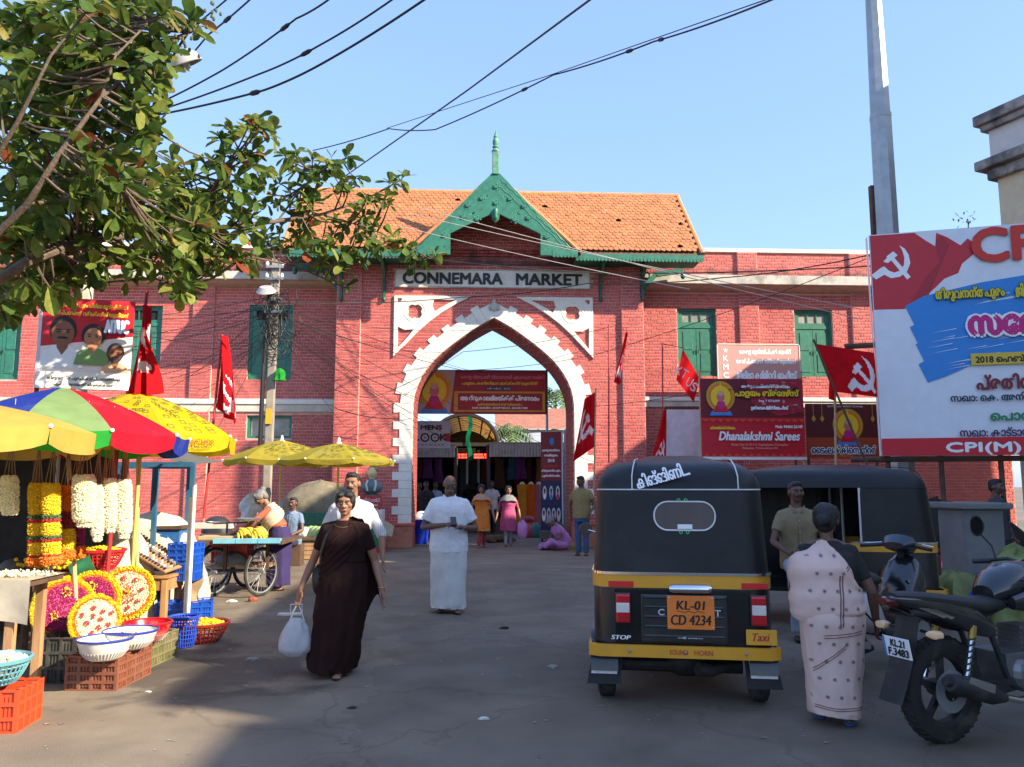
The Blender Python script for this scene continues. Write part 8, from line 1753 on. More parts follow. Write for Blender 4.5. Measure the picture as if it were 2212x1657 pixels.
rx_ = Matrix.Rotation(R(-50), 3, 'X'); MB().box((0, 0, 0), (.075, .012, .14), rx_).build('case', M('brown phone case', (.06, .04, .03), rough=.4), T, bevel=.004); MB().box(rx_ @ V((0, .0075, 0)), (.066, .002, .125), rx_).build('screen', M('phone screen', (.02, .02, .025), rough=.1), T)
# banana vendor bending over the cart
g = G(600, 1275); H = 1.6
p = Person('older woman in orange blouse and cream shawl bending over the banana cart', (g.x, g.y, 0), R(-78), H, 'f', 1.05, SK1, bend=R(24), head=(0, R(18)))
lg = stand(.045, (.0, .02)); b = p.body({-1: (p.P(-.17, -.24, .56), p.P(-.13, -.30, .44), None, None, .5), 1: (p.P(.17, -.30, .60), p.P(.10, -.50, .50), None, None, .5)}, lg); p.face(b, None, GHAIR); p.hair(GHAIR, 'topbun')
shirt(p, M('rust blouse', (.35, .085, .04), rough=.8), .60, .6, .012, .056, .052, 0, .003, False, False, 'blouse')
CRM = cloth('cream shawl', (.58, .50, .36), .2); p.drape('shawl', CRM, [(-115, .56, .66), (-85, .57, .72), (-55, .58, .77), (-25, .62, .81), (10, .64, .83), (50, .66, .832), (90, .70, .825)], .045, 50, 18, .006)
p.bld(MB().grid(lambda u, v: V((.10 - .12 * v, -.1 - .03 * math.sin(u * 8) , .80 - .28 * u)) * H, 14, 10), 'shawl_end', CRM, bend=True, wr=.005)
p.skirt('wrapped_skirt', cloth('purple wrap', (.045, .032, .11), .08), [(.60, .11, .09, 0, -.01), (.52, .128, .11, 0, 0), (.4, .13, .115, 0, 0), (.2, .12, .11, 0, 0), (.06, .115, .11, 0, 0), (.045, .112, .108, 0, 0)], 80, 12, .04, None, 2., False)
[p.sandals(BLK, l[2], l[3]) for l in lg.values()]
# seated vegetable seller
def seated(label, loc, rz, H, seat, skin, smat, lmat, hairm=None, sex='m', arms=None, head=(0, 0), hs='short', stache=True, wrap=False, bend=0., sl=.6):
 p = Person(label, (loc[0], loc[1], loc[2] + seat - .47 * H), rz, H, sex, 1.0, skin, head=head, bend=bend); b = p.body(arms or {-1: (p.P(-.16, -.06, .62), p.P(-.08, -.18, .56)), 1: (p.P(.16, -.06, .62), p.P(.06, -.19, .56))}); p.face(b, HAIR if stache else None); p.hair(hairm or HAIR, hs)
 shirt(p, smat, .45, sl, .018, .06, .06); fz = (.47 * H - seat) / H
 mb = MB()
 for sd in (-1, 1): mb.tube([p.P(sd * .05, .03, .475), p.P(sd * .075, -.22, .485), p.P(sd * .07, -.25, .47), p.P(sd * .065, -.24, fz + .05)], [.085 * p.k, .075 * p.k, .07 * p.k, .05 * p.k], 14)
 if wrap: mb.ball(p.P(0, -.13, .47), (.15 * H / 1.7, .2, .07), 14, 8)
 p.bld(mb, 'wrap' if wrap else 'trousers', lmat, .014, 3, wr=.008)
 for sd in (-1, 1): MB().ball(p.P(sd * .065, -.29, fz + .02), (.04, .1, .03), 10, 6).build('shoe', BLK, p.T, smooth=True)
 return p
q = P(632, 1130, 16.3); seated('seated man in blue shirt behind the vegetable board', (q.x, 16.3, 0), R(-15), 1.68, .45, SK2, M('blue shirt', (.14, .20, .30), rough=.85), M('dark lungi', (.03, .03, .05)))
box_thing('low_stool', 'low stool under the seated vegetable seller', 'stool', (q.x - .2, 16.2, 0), (q.x + .2, 16.55, .42), DWOOD)
# two women in kurtas under the arch
def kurta(label, px, py, H, km, lm_, dm, head, hs, rz, hem=.27, border=None):
 g = G(px, py); p = Person(label, (g.x, g.y, 0), rz, H, 'f', 1.05, SK1, head=head, vox=.01); lg = stand(.04, (-.07, .05)); b = p.body({-1: (p.P(-.17, .02, .61), p.P(-.20, -.05, .46)), 1: (p.P(.17, .03, .61), p.P(.20, -.02, .46))}, lg); p.face(b); p.hair(HAIR, hs)
 trousers(p, lm_, lg, (.075, .06, .05), .5)
 mb = p.trunk(.44, .815, .012)
 for sd in (-1, 1): p.sleeve(mb, sd, .6, .055, .052)
 o = p.bld(mb, 'kurta', km, .014, 3, wr=.004)
 p.skirt('kurta_skirt', km, [(.52, .122, .102, 0, 0), (.44, .130, .11, 0, 0), (.36, .135, .115, 0, -.005), (hem, .135, .12, 0, -.01)], 60, 8, .03, o, 1.)
 if border: p.skirt('kurta_border', border, [(hem + .02, .137, .122, 0, -.01), (hem - .005, .138, .123, 0, -.01)], 60, 8, .03, o, 1., wr=0)
 def dp(u, v):
  th = 2 * math.pi * u; r = .062 + .088 * v ** .8; z = .848 - .115 * v - .02 * math.sin(th) * v; return V((r * 1.05 * math.cos(th), r * .85 * math.sin(th) - .012, z + .006 * math.sin(6 * th + 8 * v))) * H
 p.bld(MB().grid(dp, 44, 10, cu=True), 'dupatta', dm, wr=.006); [p.sandals(BLK, l[2], l[3]) for l in lg.values()]
 return p
kurta('woman in orange kurta with peach stole under the arch', 1040, 1183, 1.6, M('orange kurta', (.62, .17, .015), rough=.8), M('red leggings', (.30, .015, .02)), cloth('peach stole', (.50, .30, .20), .15), (R(-14), R(12)), 'bun', R(2), .27, M('gold border', (.45, .25, .06)))
kurta('woman in pink kurta with grey stole under the arch', 1098, 1180, 1.56, M('pink kurta', (.42, .06, .15), rough=.8), M('grey printed trousers', (.25, .25, .24), var=.5, scale=30), cloth('grey stole', (.22, .22, .22), .15), (R(16), R(4)), 'long', R(-4), .26)
q = G(1098, 1180); pouch('lilac_bag', 'lilac plastic bag hanging from the hand of the woman in pink', 'bag', (q.x + .36, q.y - .05, .22), .28, .16, .46, plastic('c07ab0'))
# man in olive shirt by the right pier
p = Person('man in olive shirt and jeans standing at the right pier', at_px(1257, 18.3), R(-20), 1.8, 'm', 1.0, SK2, head=(R(-30), R(14)), vox=.01); lg = stand(.05); b = p.body({-1: (p.P(-.165, .03, .62), p.P(-.15, .03, .48)), 1: (p.P(.165, .0, .62), p.P(.12, -.12, .52))}, lg); p.face(b, HAIR); p.hair(HAIR, 'short')
shirt(p, M('olive shirt', (.25, .18, .07), rough=.85), .46, .55); trousers(p, M('blue jeans', (.04, .08, .17), rough=.85), lg); [p.sandals(BLK, l[2], l[3]) for l in lg.values()]
# woman seated on the ground in the arch
PKS = cloth('pink saree', (.50, .20, .42), .1); q = P(1222, 1178, 19.6)
p = Person('grey haired woman in pink saree sitting on the ground in the arch', (q.x, 19.9, .12 - .45 * 1.5), R(-70), 1.5, 'f', 1.1, SK3, bend=R(35), head=(0, R(25)), vox=.01); b = p.body({-1: (p.P(-.15, -.16, .58), p.P(-.08, -.26, .52)), 1: (p.P(.15, -.16, .58), p.P(.06, -.27, .52))}); p.face(b); p.hair(GHAIR, 'bun')
shirt(p, PKS, .45, .6, .018, .058, .056, 0, .006, False, False, 'saree_top'); mb = MB().ball(p.P(0, -.08, .45), (.24, .26, .13), 18, 10).tube([p.P(-.08, -.1, .44), p.P(-.14, -.34, .43), p.P(-.05, -.42, .42)], [.1, .09, .06], 12).tube([p.P(.08, -.1, .44), p.P(.12, -.30, .52), p.P(.06, -.40, .42)], [.1, .09, .06], 12); p.bld(mb, 'saree_lap', PKS, .016, 4, wr=.012)
sack('jute_bag', 'brown jute bag beside the seated woman in pink', 'bag', (q.x + .3, 19.45, 0), .5, .3, .22, M('jute', (.22, .13, .05), rough=.95), .2, None, 3.)
# rickshaw driver leaning out of the second rickshaw
q = P(1733, 1100, 8.55); KH = M('khaki shirt', (.24, .18, .095), rough=.85)
p = seated('driver in khaki shirt leaning out of the second rickshaw', (q.x, 8.7, 0), R(-14), 1.72, .72, SK2, KH, cloth('pale blue wrap', (.36, .40, .46), .1), None, 'm', None, (R(12), R(-4)), 'short', True, True)
for o_ in list(p.T.children): bpy.data.objects.remove(o_, do_unlink=True) if False else None
# woman in the pale saree, seen from behind
g = G(1812, 1565); H = 1.46
PAL = cloth('pale pink saree', (.74, .52, .45), .08, var=.05)
p = Person('woman in a pale pink flowered saree seen from behind', (g.x, g.y + .05, 0), R(172), H, 'f', 1.2, SK2, head=(R(-25), R(2)), vox=.006)
lg = {-1: ((-.05, 0, .5), (-.05, .02, .285), (-.05, .04, .045), (-.3, -1, 0)), 1: ((.05, 0, .5), (.05, -.03, .285), (.05, -.06, .045), (0, -1, 0))}
b = p.body({-1: (p.P(-.185, .03, .60), p.P(-.215, -.02, .45), V((-.03, -.2, -1)), None, .9), 1: (p.P(.165, .0, .60), p.P(.10, -.14, .57))}, lg); p.face(b); p.hair(HAIR, 'bun')
shirt(p, M('black blouse', (.012, .012, .012), rough=.8), .60, .72, .012, .056, .052, 0, .002, False, False, 'blouse')
so_ = p.skirt('saree_skirt', PAL, [(.62, .115, .098, 0, 0), (.55, .140, .120, 0, .0), (.47, .150, .140, 0, .01), (.36, .140, .13, 0, .0), (.2, .125, .118, 0, 0), (.09, .122, .114, .0, 0), (.055, .120, .112, 0, 0), (.045, .118, .110, 0, 0)], 110, 7, .022, None, 3., False, .008)
def wrap(u, v):
 ks = [(188, .53, .60), (165, .50, .63), (140, .47, .66), (118, .45, .725), (98, .44, .795), (75, .44, .832), (50, .45, .838), (20, .47, .83), (-10, .50, .815), (-40, .54, .80)]
 x = u * (len(ks) - 1); i = min(int(x), len(ks) - 2); f = x - i; th, a_, b_ = [m_ + (n_ - m_) * f for m_, n_ in zip(ks[i], ks[i + 1])]; z = a_ + (b_ - a_) * v
 arm_ = max(0, math.cos(R(th - 5))) ** 3; off = -.012 + .042 * min(1, v * 5) + .065 * arm_ * (1 - max(0, (v - .75) / .25)) + .028 * math.sin(math.pi * min(1, v * 1.1)) * max(0, math.sin(R(th))) + .006 * math.sin(11 * v - 5 * u) + .004 * math.sin(23 * v + 9 * u)
 q = p.surf(R(th), min(z, .835), off * (1 - .55 * max(0, (v - .8) / .2))); q.z = z * H; return q
dr_ = p.bld(MB().grid(wrap, 80, 36), 'saree_drape', PAL, wr=.004)
from mathutils.bvhtree import BVHTree
bvs = []
for o_ in (so_, dr_): me_ = o_.data; bvs.append(BVHTree.FromPolygons([v.co for v in me_.vertices], [tuple(f.vertices) for f in me_.polygons]))
def on_cloth(x, z, off=.003):
 best = None
 for bv in bvs:
  h_ = bv.ray_cast(V((x, 2, z)), V((0, -1, 0)))
  if h_[0] is not None and (best is None or h_[0].y > best.y): best = h_[0]
 return best + V((0, off, 0)) if best else None
STR = M('maroon stripe', (.17, .075, .07), rough=.85); MOT = M('grey motif', (.22, .16, .16), rough=.85)
def stripe(f, n=24):
 pts = [on_cloth(*f(t / n)) for t in range(n + 1)]; pts = [q for q in pts if q]
 if len(pts) > 3: MB().tube(pts, .0042, 5, True, 0, .5).build('border_stripe', STR, p.T)
for d_ in (0, .018):
 stripe(lambda t: (-.155 + .31 * t, .125 + d_ * .8 - .01 * math.sin(3.1 * t))); stripe(lambda t: (-.02 - .02 * t + d_, .66 + .33 * t)); stripe(lambda t: (-.16 + .26 * t, .61 + d_ - .03 * t)); stripe(lambda t: (.16 - .2 * t, .36 + .16 * t + d_)); stripe(lambda t: (-.07 - .1 * t, 1.02 + .08 * t + d_))
for i in range(9):
 for j in range(5):
  x, z = -.17 + .085 * j + (.04 if i % 2 else 0), .2 + .115 * i; q = on_cloth(x, z)
  if q is None or abs(x) > .18: continue
  mb = MB()
  for k in range(4): a_ = k * math.pi / 4 + .2; e_ = V((.014 * math.cos(a_), 0, .014 * math.sin(a_))); q0 = on_cloth(q.x - e_.x, q.z - e_.z); q1 = on_cloth(q.x + e_.x, q.z + e_.z); (mb.tube([q0, q, q1], .0017, 4) if q0 and q1 and abs(q0.y - q.y) < .02 and abs(q1.y - q.y) < .02 else None)
  if mb.v: mb.build('flower_motif', MOT, p.T)
for l in lg.values(): p.sandals(M('blue slipper', (.03, .12, .35), rough=.6), l[2], l[3])
# figures in the shade of the lane and on the right
def shady(label, px, Y, H, rz, sm_, lm_, sk=SK2, hs='short', sex='m'):
 p = Person(label, at_px(px, Y), rz, H, sex, 1.0, sk, vox=.012); lg = stand(.05, (-.04, .03)); b = p.body({-1: (p.P(-.165, .02, .62), p.P(-.17, -.05, .47)), 1: (p.P(.165, .02, .62), p.P(.17, -.04, .47))}, lg); p.face(b, HAIR if sex == 'm' else None); p.hair(HAIR, hs); shirt(p, sm_, .46, .55, vox=.016); trousers(p, lm_, lg); [p.sandals(BLK, l[2], l[3]) for l in lg.values()]
 return p
DKS, DKT = M('black shirt', (.02, .02, .022), rough=.85), M('dark jeans', (.025, .03, .045), rough=.85)
shady('man in black shirt standing by the left shop in the arch', 920, 24.6, 1.7, 0, DKS, DKT); shady('man in pale blue shirt deeper in the left shop', 940, 26.2, 1.68, R(20), M('pale blue shirt', (.25, .32, .42)), DKT)
shady('dim man in white shirt between the two kurta women', 1062, 26., 1.72, R(-10), M('dim white shirt', (.5, .5, .5)), DKT); shady('dim figure in dark clothes walking far down the lane', 1015, 30., 1.7, 0, DKS, DKT); shady('dim figure in brown shirt far down the lane', 1030, 31.5, 1.66, R(180), M('brown shirt', (.1, .07, .05)), DKT)
shady('dark figure with checked shirt standing under the hoarding', 2155, 11.6, 1.68, R(30), stripes('checked dark shirt', (.03, .03, .035), (.09, .09, .09), 20), DKT); shady('shadowed man left of the grey bin in the arch', 905, 25.4, 1.66, R(30), M('red dim shirt', (.22, .02, .025)), DKT)
g = G(1072, 1172); T = thing('sleeping_dog', 'brown dog lying asleep on the passage floor', 'dog', (g.x, g.y, 0), R(20)); DOG = M('brown dog fur', (.12, .075, .04), rough=.9, var=.4, scale=20)
mb = MB().ball((0, 0, .10), (.28, .13, .10), 16, 10).ball((.2, -.02, .11), (.14, .11, .11), 12, 8).ball((-.22, 0, .1), (.13, .12, .1), 12, 8).tube([(.28, -.03, .12), (.38, -.1, .1)], [.07, .06], 10).ball((.42, -.14, .09), (.08, .06, .06), 12, 8).tube([(.44, -.16, .08), (.52, -.2, .05)], [.04, .025], 8).tube([(.22, -.08, .06), (.3, -.24, .03), (.4, -.3, .025)], [.045, .03, .022], 8).tube([(-.2, -.08, .07), (-.1, -.22, .04), (-.2, -.3, .025)], [.06, .035, .022], 8).tube([(-.3, .02, .07), (-.44, -.06, .03), (-.46, -.16, .025)], [.035, .022, .014], 8).add([(.39, -.1, .13), (.41, -.06, .13), (.38, -.06, .19), (.40, -.08, .12)], [(0, 1, 2), (0, 2, 3), (1, 2, 3), (0, 1, 3)])
o_ = mb.build('body', DOG, T); remesh(o_, .012, 3)
# ================================================================ almond tree
def leaf_mat():
 m = M('almond leaf', (.06, .10, .025), rough=.5, var=.2, scale=20, spec=.25); t = m.node_tree; N = t.nodes; L = t.links; b = N['Principled BSDF']
 geo = N.new('ShaderNodeNewGeometry'); oi = N.new('ShaderNodeObjectInfo'); ad = N.new('ShaderNodeMath'); L.new(geo.outputs['Random Per Island'], ad.inputs[0]); L.new(oi.outputs['Random'], ad.inputs[1])
 fr = N.new('ShaderNodeMath'); fr.operation = 'FRACT'; L.new(ad.outputs[0], fr.inputs[0]); cr = N.new('ShaderNodeValToRGB'); L.new(fr.outputs[0], cr.inputs[0])
 e = cr.color_ramp; e.elements[0].color = (.045, .085, .018, 1); e.elements[1].position = .45; e.elements[1].color = (.10, .17, .032, 1)
 for p_, c in ((.75, (.17, .22, .04, 1)), (.93, (.28, .29, .06, 1)), (.975, (.26, .20, .05, 1)), (.99, (.26, .04, .02, 1)), (1., (.24, .09, .03, 1))): k = e.elements.new(p_); k.color = c
 nz_ = N.new('ShaderNodeTexNoise'); nz_.inputs['Scale'].default_value = 30; L.new(geo.outputs['Position'], nz_.inputs[0]); mr = N.new('ShaderNodeMapRange'); mr.inputs[1].default_value = .3; mr.inputs[2].default_value = .7; mr.inputs[3].default_value = .75; mr.inputs[4].default_value = 1.2; L.new(nz_.outputs[0], mr.inputs[0])
 mx = N.new('ShaderNodeMix'); mx.data_type = 'RGBA'; mx.blend_type = 'MULTIPLY'; mx.inputs[0].default_value = 1; L.new(cr.outputs[0], mx.inputs[6]); L.new(mr.outputs[0], mx.inputs[7]); L.new(mx.outputs[2], b.inputs['Base Color'])
 o = N['Material Output']; tr = N.new('ShaderNodeBsdfTranslucent'); ms = N.new('ShaderNodeMixShader'); ms.inputs[0].default_value = .42; L.new(mx.outputs[2], tr.inputs[0]); L.new(b.outputs[0], ms.inputs[1]); L.new(tr.outputs[0], ms.inputs[2]); L.new(ms.outputs[0], o.inputs[0])
 return m
LEAF = leaf_mat(); BARK = M('grey bark', (.12, .085, .06), rough=.9, var=.3, scale=14, bump=.5, bscale=40)
def leaf_geo(droop, fold, twist=0.):
 T_ = (0, .12, .3, .5, .7, .86, .96, 1); W_ = (.012, .05, .15, .24, .30, .27, .15, .0); vs = []; fs = []
 for i, (t, w_) in enumerate(zip(T_, W_)):
  z = -droop * t * t + .04 * math.sin(t * 7 + twist); a = twist * t
  for s_ in (-1, 0, 1): vs.append(V((s_ * w_ * math.cos(fold), t, z + abs(s_) * w_ * math.sin(fold) + s_ * w_ * a + (.02 * math.sin(t * 19 + s_) if s_ else 0))))
 for i in range(len(T_) - 1):
  for k in (0, 1): fs.append((i * 3 + k, i * 3 + k + 1, i * 3 + k + 4, i * 3 + k + 3))
 return vs, fs
LG = [leaf_geo(.25, .35), leaf_geo(.6, .5, .3), leaf_geo(.1, .7, -.4), leaf_geo(.9, .25, .2)]
LM_ = []
for vs, fs in LG:
 mb = MB(); mb.add(vs, fs); LM_.append(mb.mesh('leaf', LEAF, smooth=True))
def lp(l): return [P(x, y, Y) for x, y, Y in l]
trunk_b = V((-5.6, 6.6, 0)); fork = V((-5.2, 6.4, 2.5))
tree = thing('almond_tree', 'broad-leaved almond tree overhanging the stalls from the left', 'tree', trunk_b, world=True)
MB().tube([trunk_b, trunk_b + V((.05, 0, .6)), trunk_b + V((.2, -.1, 1.6)), fork], [.26, .2, .17, .15], 12).build('trunk', BARK, tree, smooth=True)
LIMBS = [lp([(-60, 640, 6.2), (60, 565, 6.3), (180, 520, 6.7), (330, 503, 7.4), (480, 492, 8.1), (600, 478, 8.7), (700, 462, 9.1), (790, 430, 9.4), (860, 392, 9.6)]),
  lp([(-60, 680, 6.6), (60, 615, 6.9), (160, 580, 7.2), (290, 552, 7.6), (420, 548, 8.2), (540, 555, 8.7), (640, 575, 9.), (745, 622, 9.3)]),
  lp([(-60, 560, 5.8), (60, 440, 5.6), (130, 330, 5.5), (220, 210, 5.6), (310, 130, 5.9), (410, 70, 6.3)]),
  lp([(-60, 430, 5.4), (40, 260, 5.2), (110, 120, 5.1), (190, 20, 5.2)]),
  lp([(420, 500, 7.9), (450, 420, 8.1), (500, 340, 8.4), (560, 280, 8.7)]), lp([(600, 478, 8.7), (640, 420, 8.9), (690, 370, 9.1), (740, 345, 9.2)]),
  lp([(300, 505, 7.2), (330, 430, 7.2), (300, 350, 7.0), (330, 280, 7.0)]), lp([(700, 465, 9.1), (790, 490, 9.3), (860, 520, 9.4), (930, 560, 9.5)]), lp([(220, 210, 5.6), (250, 120, 5.7), (330, 40, 6.)]),
  lp([(160, 580, 7.2), (230, 610, 7.2), (330, 600, 7.5), (395, 625, 7.7)]), lp([(60, 440, 5.6), (180, 430, 5.9), (260, 400, 6.2)])]
for i, l in enumerate(LIMBS):
 pts = ([fork] if i < 4 else []) + l; n = len(pts); r0 = (.05, .036, .032, .024)[i] if i < 4 else .014
 MB().tube(pts, [max(.008, r0 * (1 - .85 * k / (n - 1))) for k in range(n)], 8).build('limb', BARK, tree, smooth=True)
rt = random.Random(21)
ZONES = [([(0, 0), (180, 0), (330, 0), (425, 30), (425, 110), (395, 180), (330, 210), (310, 330), (250, 430), (0, 540)], 5.5, 6.9, 200, .95), ([(0, 430), (300, 330), (420, 440), (430, 560), (400, 640), (300, 600), (200, 620), (90, 640), (0, 690)], 6.3, 8.2, 180, 1.), 
  ([(290, 300), (340, 330), (400, 360), (430, 390), (480, 270), (560, 260), (600, 300), (560, 420), (560, 560), (420, 600)], 7.4, 8.9, 85, 1.), ([(560, 440), (620, 330), (690, 325), (760, 380), (870, 385), (850, 440), (790, 480), (880, 520), (930, 570), (870, 570), (740, 545), (760, 620), (720, 630), (690, 560), (560, 560)], 8.6, 9.7, 78, .9)]
seg = [(a, b) for l in LIMBS for a, b in zip(l, l[1:])]
cents = []
for poly_, ya, yb, n, sz in ZONES:
 xs = [q[0] for q in poly_]; ys = [q[1] for q in poly_]; k = 0; tries = 0; mine = []
 while k < n and tries < 4000:
  tries += 1; x, y = rt.uniform(min(xs), max(xs)), rt.uniform(min(ys), max(ys))
  if not inside((x, y), poly_) or math.hypot(x - 412, y - 130) < 48 or any(abs(x - a) < 11 and abs(y - b) < 9 for a, b in mine): continue
  mine.append((x, y)); cents.append((P(x, y, rt.uniform(ya, yb)), sz)); k += 1
for l in LIMBS: cents.append((l[-1] + V((.05, 0, .03)), 1.))
twigs = MB(); leaves = []
for c, sz in cents:
 best = None
 for a, b in seg:
  d = b - a; t = max(0, min(1, (c - a).dot(d) / d.length_squared)); q = a + d * t; dd = (q - c).length
  if best is None or dd < best[0]: best = (dd, q)
 q = best[1]; mid = q.lerp(c, .55) + V((0, 0, -.06 * best[0])); dirn = (c - mid); dirn = dirn.normalized() if dirn.length > .01 else V((0, 0, 1)); dirn = (dirn + V((0, 0, .6))).normalized()
 twigs.tube([q, mid, c], [.012, .009, .006], 5)
 n = rt.randint(6, 10); a0 = rt.random() * 6.28; e1, e2 = frame(dirn)
 for k in range(n):
  a = a0 + 2.4 * k; tl = rt.uniform(.7, 1.5) if k > 1 else rt.uniform(.2, .5); f = dirn * math.cos(tl) + (e1 * math.cos(a) + e2 * math.sin(a)) * math.sin(tl); f.z -= .15; f.normalize()
  side = f.cross(V((0, 0, 1))); side = side.normalized() if side.length > .05 else e1; up = side.cross(f).normalized()
  roll = Matrix.Rotation(rt.gauss(0, .5), 3, f); L_ = sz * rt.choice((rt.uniform(.09, .14), rt.uniform(.12, .18), rt.uniform(.14, .21))); rot = roll @ Matrix((side, f, up)).transposed()
  leaves.append((c + dirn * rt.uniform(-.06, .04), rot, L_, rt.randrange(4)))
twigs.build('twigs', BARK, tree, kind='stuff')
leaves.sort(key=lambda q: (q[0] - V((0, 0, CH))).length)
rest = MB(); crown = None
for i, (c, rot, L_, j) in enumerate(leaves):
 if i >= 300: rest.add([c + rot @ (v * L_) for v in LG[j][0]], LG[j][1])
crown = rest.build('crown', LEAF, tree, smooth=True, kind='stuff')
for c, rot, L_, j in leaves[:300]:
 o = put('leaf', LM_[j], tree); o.matrix_local = Matrix.Translation(c - ORG[tree]) @ (rot * L_).to_4x4()
fr_ = MB()
for x, y, Y_ in ((455, 20, 6.2), (380, 60, 6.1), (400, 95, 6.2), (290, 60, 5.9), (340, 560, 7.5)):
 q = P(x, y, Y_)
 for k in range(9): fr_.ball(q + V((rt.gauss(0, .05), rt.gauss(0, .05), rt.gauss(0, .05))), (.014, .014, .02), 6, 4)
fr_.build('fruit_cluster', M('green almond fruit', (.08, .09, .03)), tree, kind='stuff')
# street lamp in the tree
q = P(400, 135, 8.6); pb_ = P(188, 600, 10.6); T = thing('street_lamp', 'grey dome street lamp on a pale pole inside the tree', 'street lamp', (pb_.x, 10.6, 0), world=True)
CON = M('pale concrete', (.42, .37, .28), rough=.9, var=.2, dirt=(.2, .18, .14)); tp = V((pb_.x, 10.6, q.z - .2))
MB().tube([(pb_.x, 10.6, 0), tp], [.12, .08], 8).build('pole', CON, T); MB().tube([tp + V((0, 0, -.1)), tp.lerp(q, .5) + V((0, 0, .1)), q + V((-.2, .05, -.05))], .025, 8).build('arm', M('rusty arm', (.28, .10, .06)), T)
rot = Matrix.Rotation(R(-25), 3, 'Y') @ Matrix.Rotation(R(25), 3, 'X')
MB().lathe([(.03, .13), (.09, .12), (.16, .07), (.19, -.02), (.185, -.03), (.15, .05), (.08, .1), (0, .11)], q, 22, rot=rot).build('shade', M('lamp enamel', (.34, .33, .31), rough=.5), T, smooth=True)
MB().ball(q + rot @ V((0, 0, -.03)), (.04, .04, .07), 10, 8, rot).build('bulb', M('bulb glass', (.75, .72, .66), rough=.2), T, smooth=True); MB().tube([q + rot @ V((0, 0, .1)), q + rot @ V((0, 0, .03))], .025, 8).build('socket', BLK, T); MB().box(q + V((-.2, .04, -.04)), (.14, .08, .1)).build('ballast_box', STEEL, T, bevel=.01)
# utility pole with its tangle
Yp = 16.; t0 = P(597, 560, Yp); b0 = V((P(583, 1040, Yp).x - .05, Yp, 0)); T = thing('utility_pole', 'leaning concrete utility pole wrapped in cables before the left wing', 'utility pole', b0, world=True)
CON2 = M('grey concrete pole', (.30, .26, .21), rough=.9, var=.25, dirt=(.14, .12, .1), dscale=3)
MB().bar(b0, t0, .15, .14).build('shaft', CON2, T, bevel=.015)
def al(t): return b0.lerp(t0, t)
MB().tube([al(.35) + V((-.16, -.05, 0)), al(.62) + V((-.14, -.12, 0)), al(.9) + V((-.08, -.12, 0))], .045, 8).build('cable_duct', BLK, T)
ql = P(575, 628, Yp - .3); MB().tube([al(.88), ql], .03, 8).build('lamp_arm', M('rusty arm', (.28, .10, .06)), T); MB().lathe([(0, .1), (.12, .08), (.2, -.02), (.18, -.02), (.1, .05), (0, .07)], ql, 18, rot=Matrix.Rotation(R(30), 3, 'X')).build('lamp_shade', M('lamp enamel', (.34, .33, .31)), T, smooth=True)
for z_ in (.97, .93, .86, .82): MB().box(al(z_) + V((0, -.1, 0)), (.34, .05, .05)).build('cross_arm', STEEL, T)
for z_ in (.97, .93): 
 for s_ in (-1, 1): MB().lathe([(0, 0), (.03, .01), (.035, .05), (.02, .09), (0, .1)], al(z_) + V((s_ * .15, -.1, .02)), 8).build('insulator', WHITE, T, smooth=True)
MB().box(al(.42) + V((0, -.1, .35)), (.12, .02, .3)).build('pole_notice', YPLATE, T)
sack('green_cloth_knot', 'bright green cloth knotted round the utility pole', 'cloth', P(603, 822, Yp - .15), .22, .18, .25, cloth('green rag', '2a9a3a'), .3, None, 2.)
rw_ = random.Random(5); WIRE = M('black cable', (.012, .012, .013), rough=.6); WIREW = M('pale cable', (.5, .46, .4), rough=.6); tang = MB()
def cat_(a, b, sag, n=14): return [a.lerp(b, k / n) + V((0, 0, -4 * sag * (k / n) * (1 - k / n))) for k in range(n + 1)]
for k in range(46):
 c = al(rw_.uniform(.68, .9)) + V((rw_.gauss(.08, .12), -.12, 0)); r1, r2 = rw_.uniform(.08, .3), rw_.uniform(.12, .45); ph = rw_.random() * 6
 tang.tube([c + V((r1 * math.cos(ph + t * .5), -.05 + .08 * math.sin(t + k), r2 * math.sin(ph + t * .5) - .05 * t * .1)) for t in range(rw_.randint(7, 13))], .006, 4)
for k in range(30):
 a = al(rw_.uniform(.72, .88)) + V((0, -.12, 0)); left = k % 2 == 0
 b = P(rw_.uniform(330, 470), rw_.uniform(640, 960), rw_.uniform(14, 21.2)) if left else P(rw_.uniform(740, 1300), rw_.uniform(660, 1000), 20.2)
 tang.tube(cat_(a, b, rw_.uniform(.02, .35)), .0055, 4)
for k in range(9): tang.tube(cat_(al(rw_.uniform(.7, .9)), P(rw_.uniform(60, 300), rw_.uniform(640, 800), rw_.uniform(12, 20)), rw_.uniform(.1, .4)), .006, 4)
tang.solo('cable_tangle', WIRE, 'tangle of thin black cables fanning from the utility pole', 'cables', kind='stuff')
def cable(label, pts, sag=0., r=.011, mt_=None, knots=()):
 q = [P(*p) for p in pts]; path = []
 for a, b in zip(q, q[1:]): path += cat_(a, b, sag)[:-1]
 path.append(q[-1]); T = thing('overhead_cable', label, 'cable', path[0], world=True); MB().tube(path, r, 6).build('wire', mt_ or WIRE, T, smooth=True)
 for k in knots: i = int(k * (len(path) - 2)); d = (path[i + 1] - path[i]).normalized(); MB().tube([path[i] - d * .09, path[i] - d * .04, path[i] + d * .04, path[i] + d * .09], [r, r * 2.3, r * 2.3, r], 6).build('splice', WIRE, T)
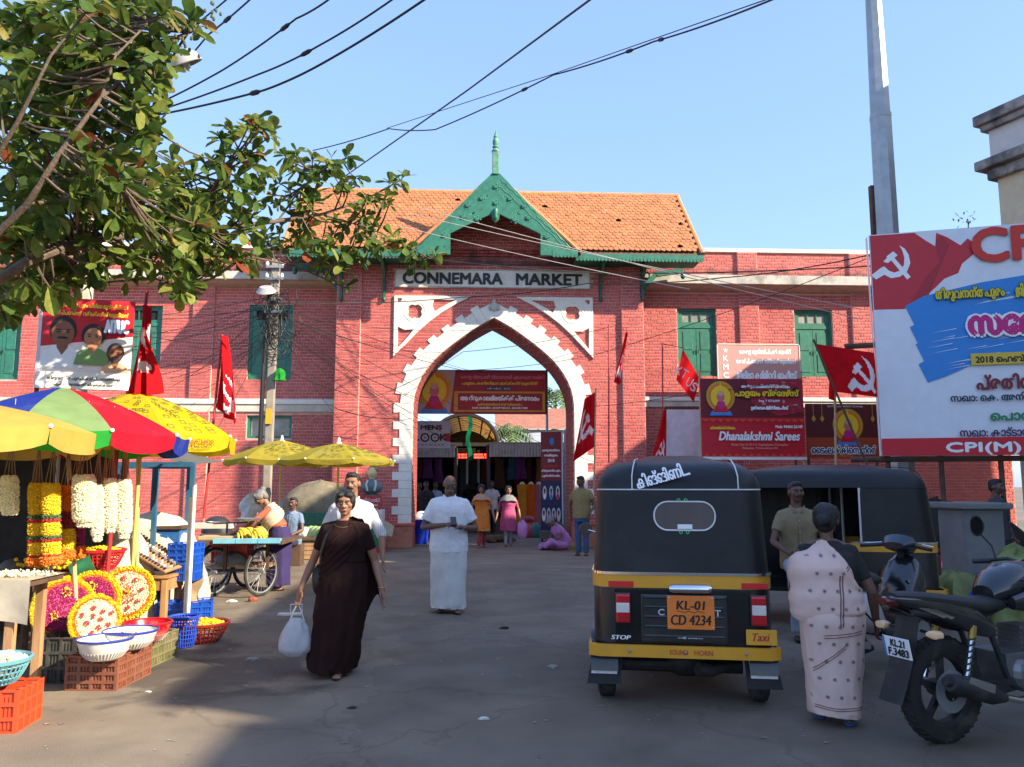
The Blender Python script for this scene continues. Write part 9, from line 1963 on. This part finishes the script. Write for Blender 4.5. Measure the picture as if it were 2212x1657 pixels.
cable('lowest cable of the fan leaving the tree to the upper right', [(318, 252, 10.), (570, 195, 9.), (700, 135, 8.5), (930, -10, 7.5)], .02, .013, None, (.33,)); cable('second lowest cable of the fan leaving the tree', [(312, 248, 10.), (560, 160, 9.), (690, 98, 8.5), (860, -10, 7.8)], .02, .011, None, (.62,)); cable('third cable of the fan leaving the tree', [(305, 240, 10.), (480, 152, 9.3), (640, 40, 8.4), (722, -10, 8.)], .02, .011, None, (.65,)); cable('steep cable crossing in front of the dome lamp', [(330, 215, 10.), (450, 75, 9.), (550, -10, 8.2)], .01, .011, None, (.75,)); cable('short cable at the top beside the tree tip', [(400, 70, 9.), (500, -10, 8.4)], .01, .01)
cable('straight thick cable crossing the sky down to the left roof', [(1290, -12, 8.), (1010, 195, 12.), (735, 388, 17.)], .0, .013); cable('long sagging cable over the gable finial', [(1690, -10, 8.), (1412, 90, 10.5), (1195, 162, 12.5), (940, 280, 15.), (840, 278, 16.), (676, 325, 18.)], .03, .012, None, (.2, .25, .45)); cable('thin straight cable running with the sagging one', [(1690, -13, 8.), (1195, 160, 12.5), (836, 277, 16.)], .0, .007)
for k, (a, b) in enumerate((((905, 448, 19.), (1862, 690, 16.)), ((885, 462, 19.), (1862, 668, 16.)), ((860, 488, 19.), (1490, 625, 17.)))): cable(['upper', 'middle', 'lower'][k] + ' pale cable slanting across the gatehouse gable', [a, b], .05, .009, WIREW)
cable('black cable swinging across the name board to the hoarding', [(600, 655, 16.), (1000, 642, 19.), (1270, 612, 18.), (1560, 600, 17.), (1872, 552, 14.)], .06, .012); cable('black cable under the left eaves to the right wing', [(600, 545, 16.), (880, 553, 18.), (1300, 590, 19.), (1880, 575, 14.)], .05, .012); cable('thin black cable low over the arch', [(603, 680, 16.), (1000, 800, 19.5), (1290, 765, 20.), (1870, 560, 14.)], .08, .008); cable('slack black cable before the left pier', [(600, 790, 16.), (800, 860, 19.), (1000, 760, 19.8), (1340, 700, 20.)], .1, .008)
cable('cable sagging along the wall behind the yellow umbrella', [(480, 985, 17.), (720, 880, 20.), (860, 905, 20.)], .08, .01); cable('thin cable from the arch pier to the red banner', [(1260, 880, 20.), (1520, 845, 18.), (1740, 815, 15.)], .05, .007)
q = P(2088, 478, 15.); sp = MB()
for k in range(26): c = q + V((rt.gauss(0, .12), rt.gauss(0, .1), rt.uniform(-.3, .15))); vs, fs = LG[k % 4]; m_ = Matrix.Rotation(rt.random() * 6, 3, 'Z') @ Matrix.Rotation(rt.random() * 2, 3, 'X'); sp.add([c + m_ @ (v * .07) for v in vs], fs)
T = thing('wild_fig_sprig', 'small sprig of leaves above the top of the hoarding', 'plant', (q.x, 15., q.z - .9), world=True); sp.build('leaves', LEAF, T, kind='stuff'); MB().tube([(q.x, 15., q.z - .9), (q.x + .03, 15., q.z)], .012, 5).build('stem', BARK, T)
bpy.data.scenes.remove(TSC)
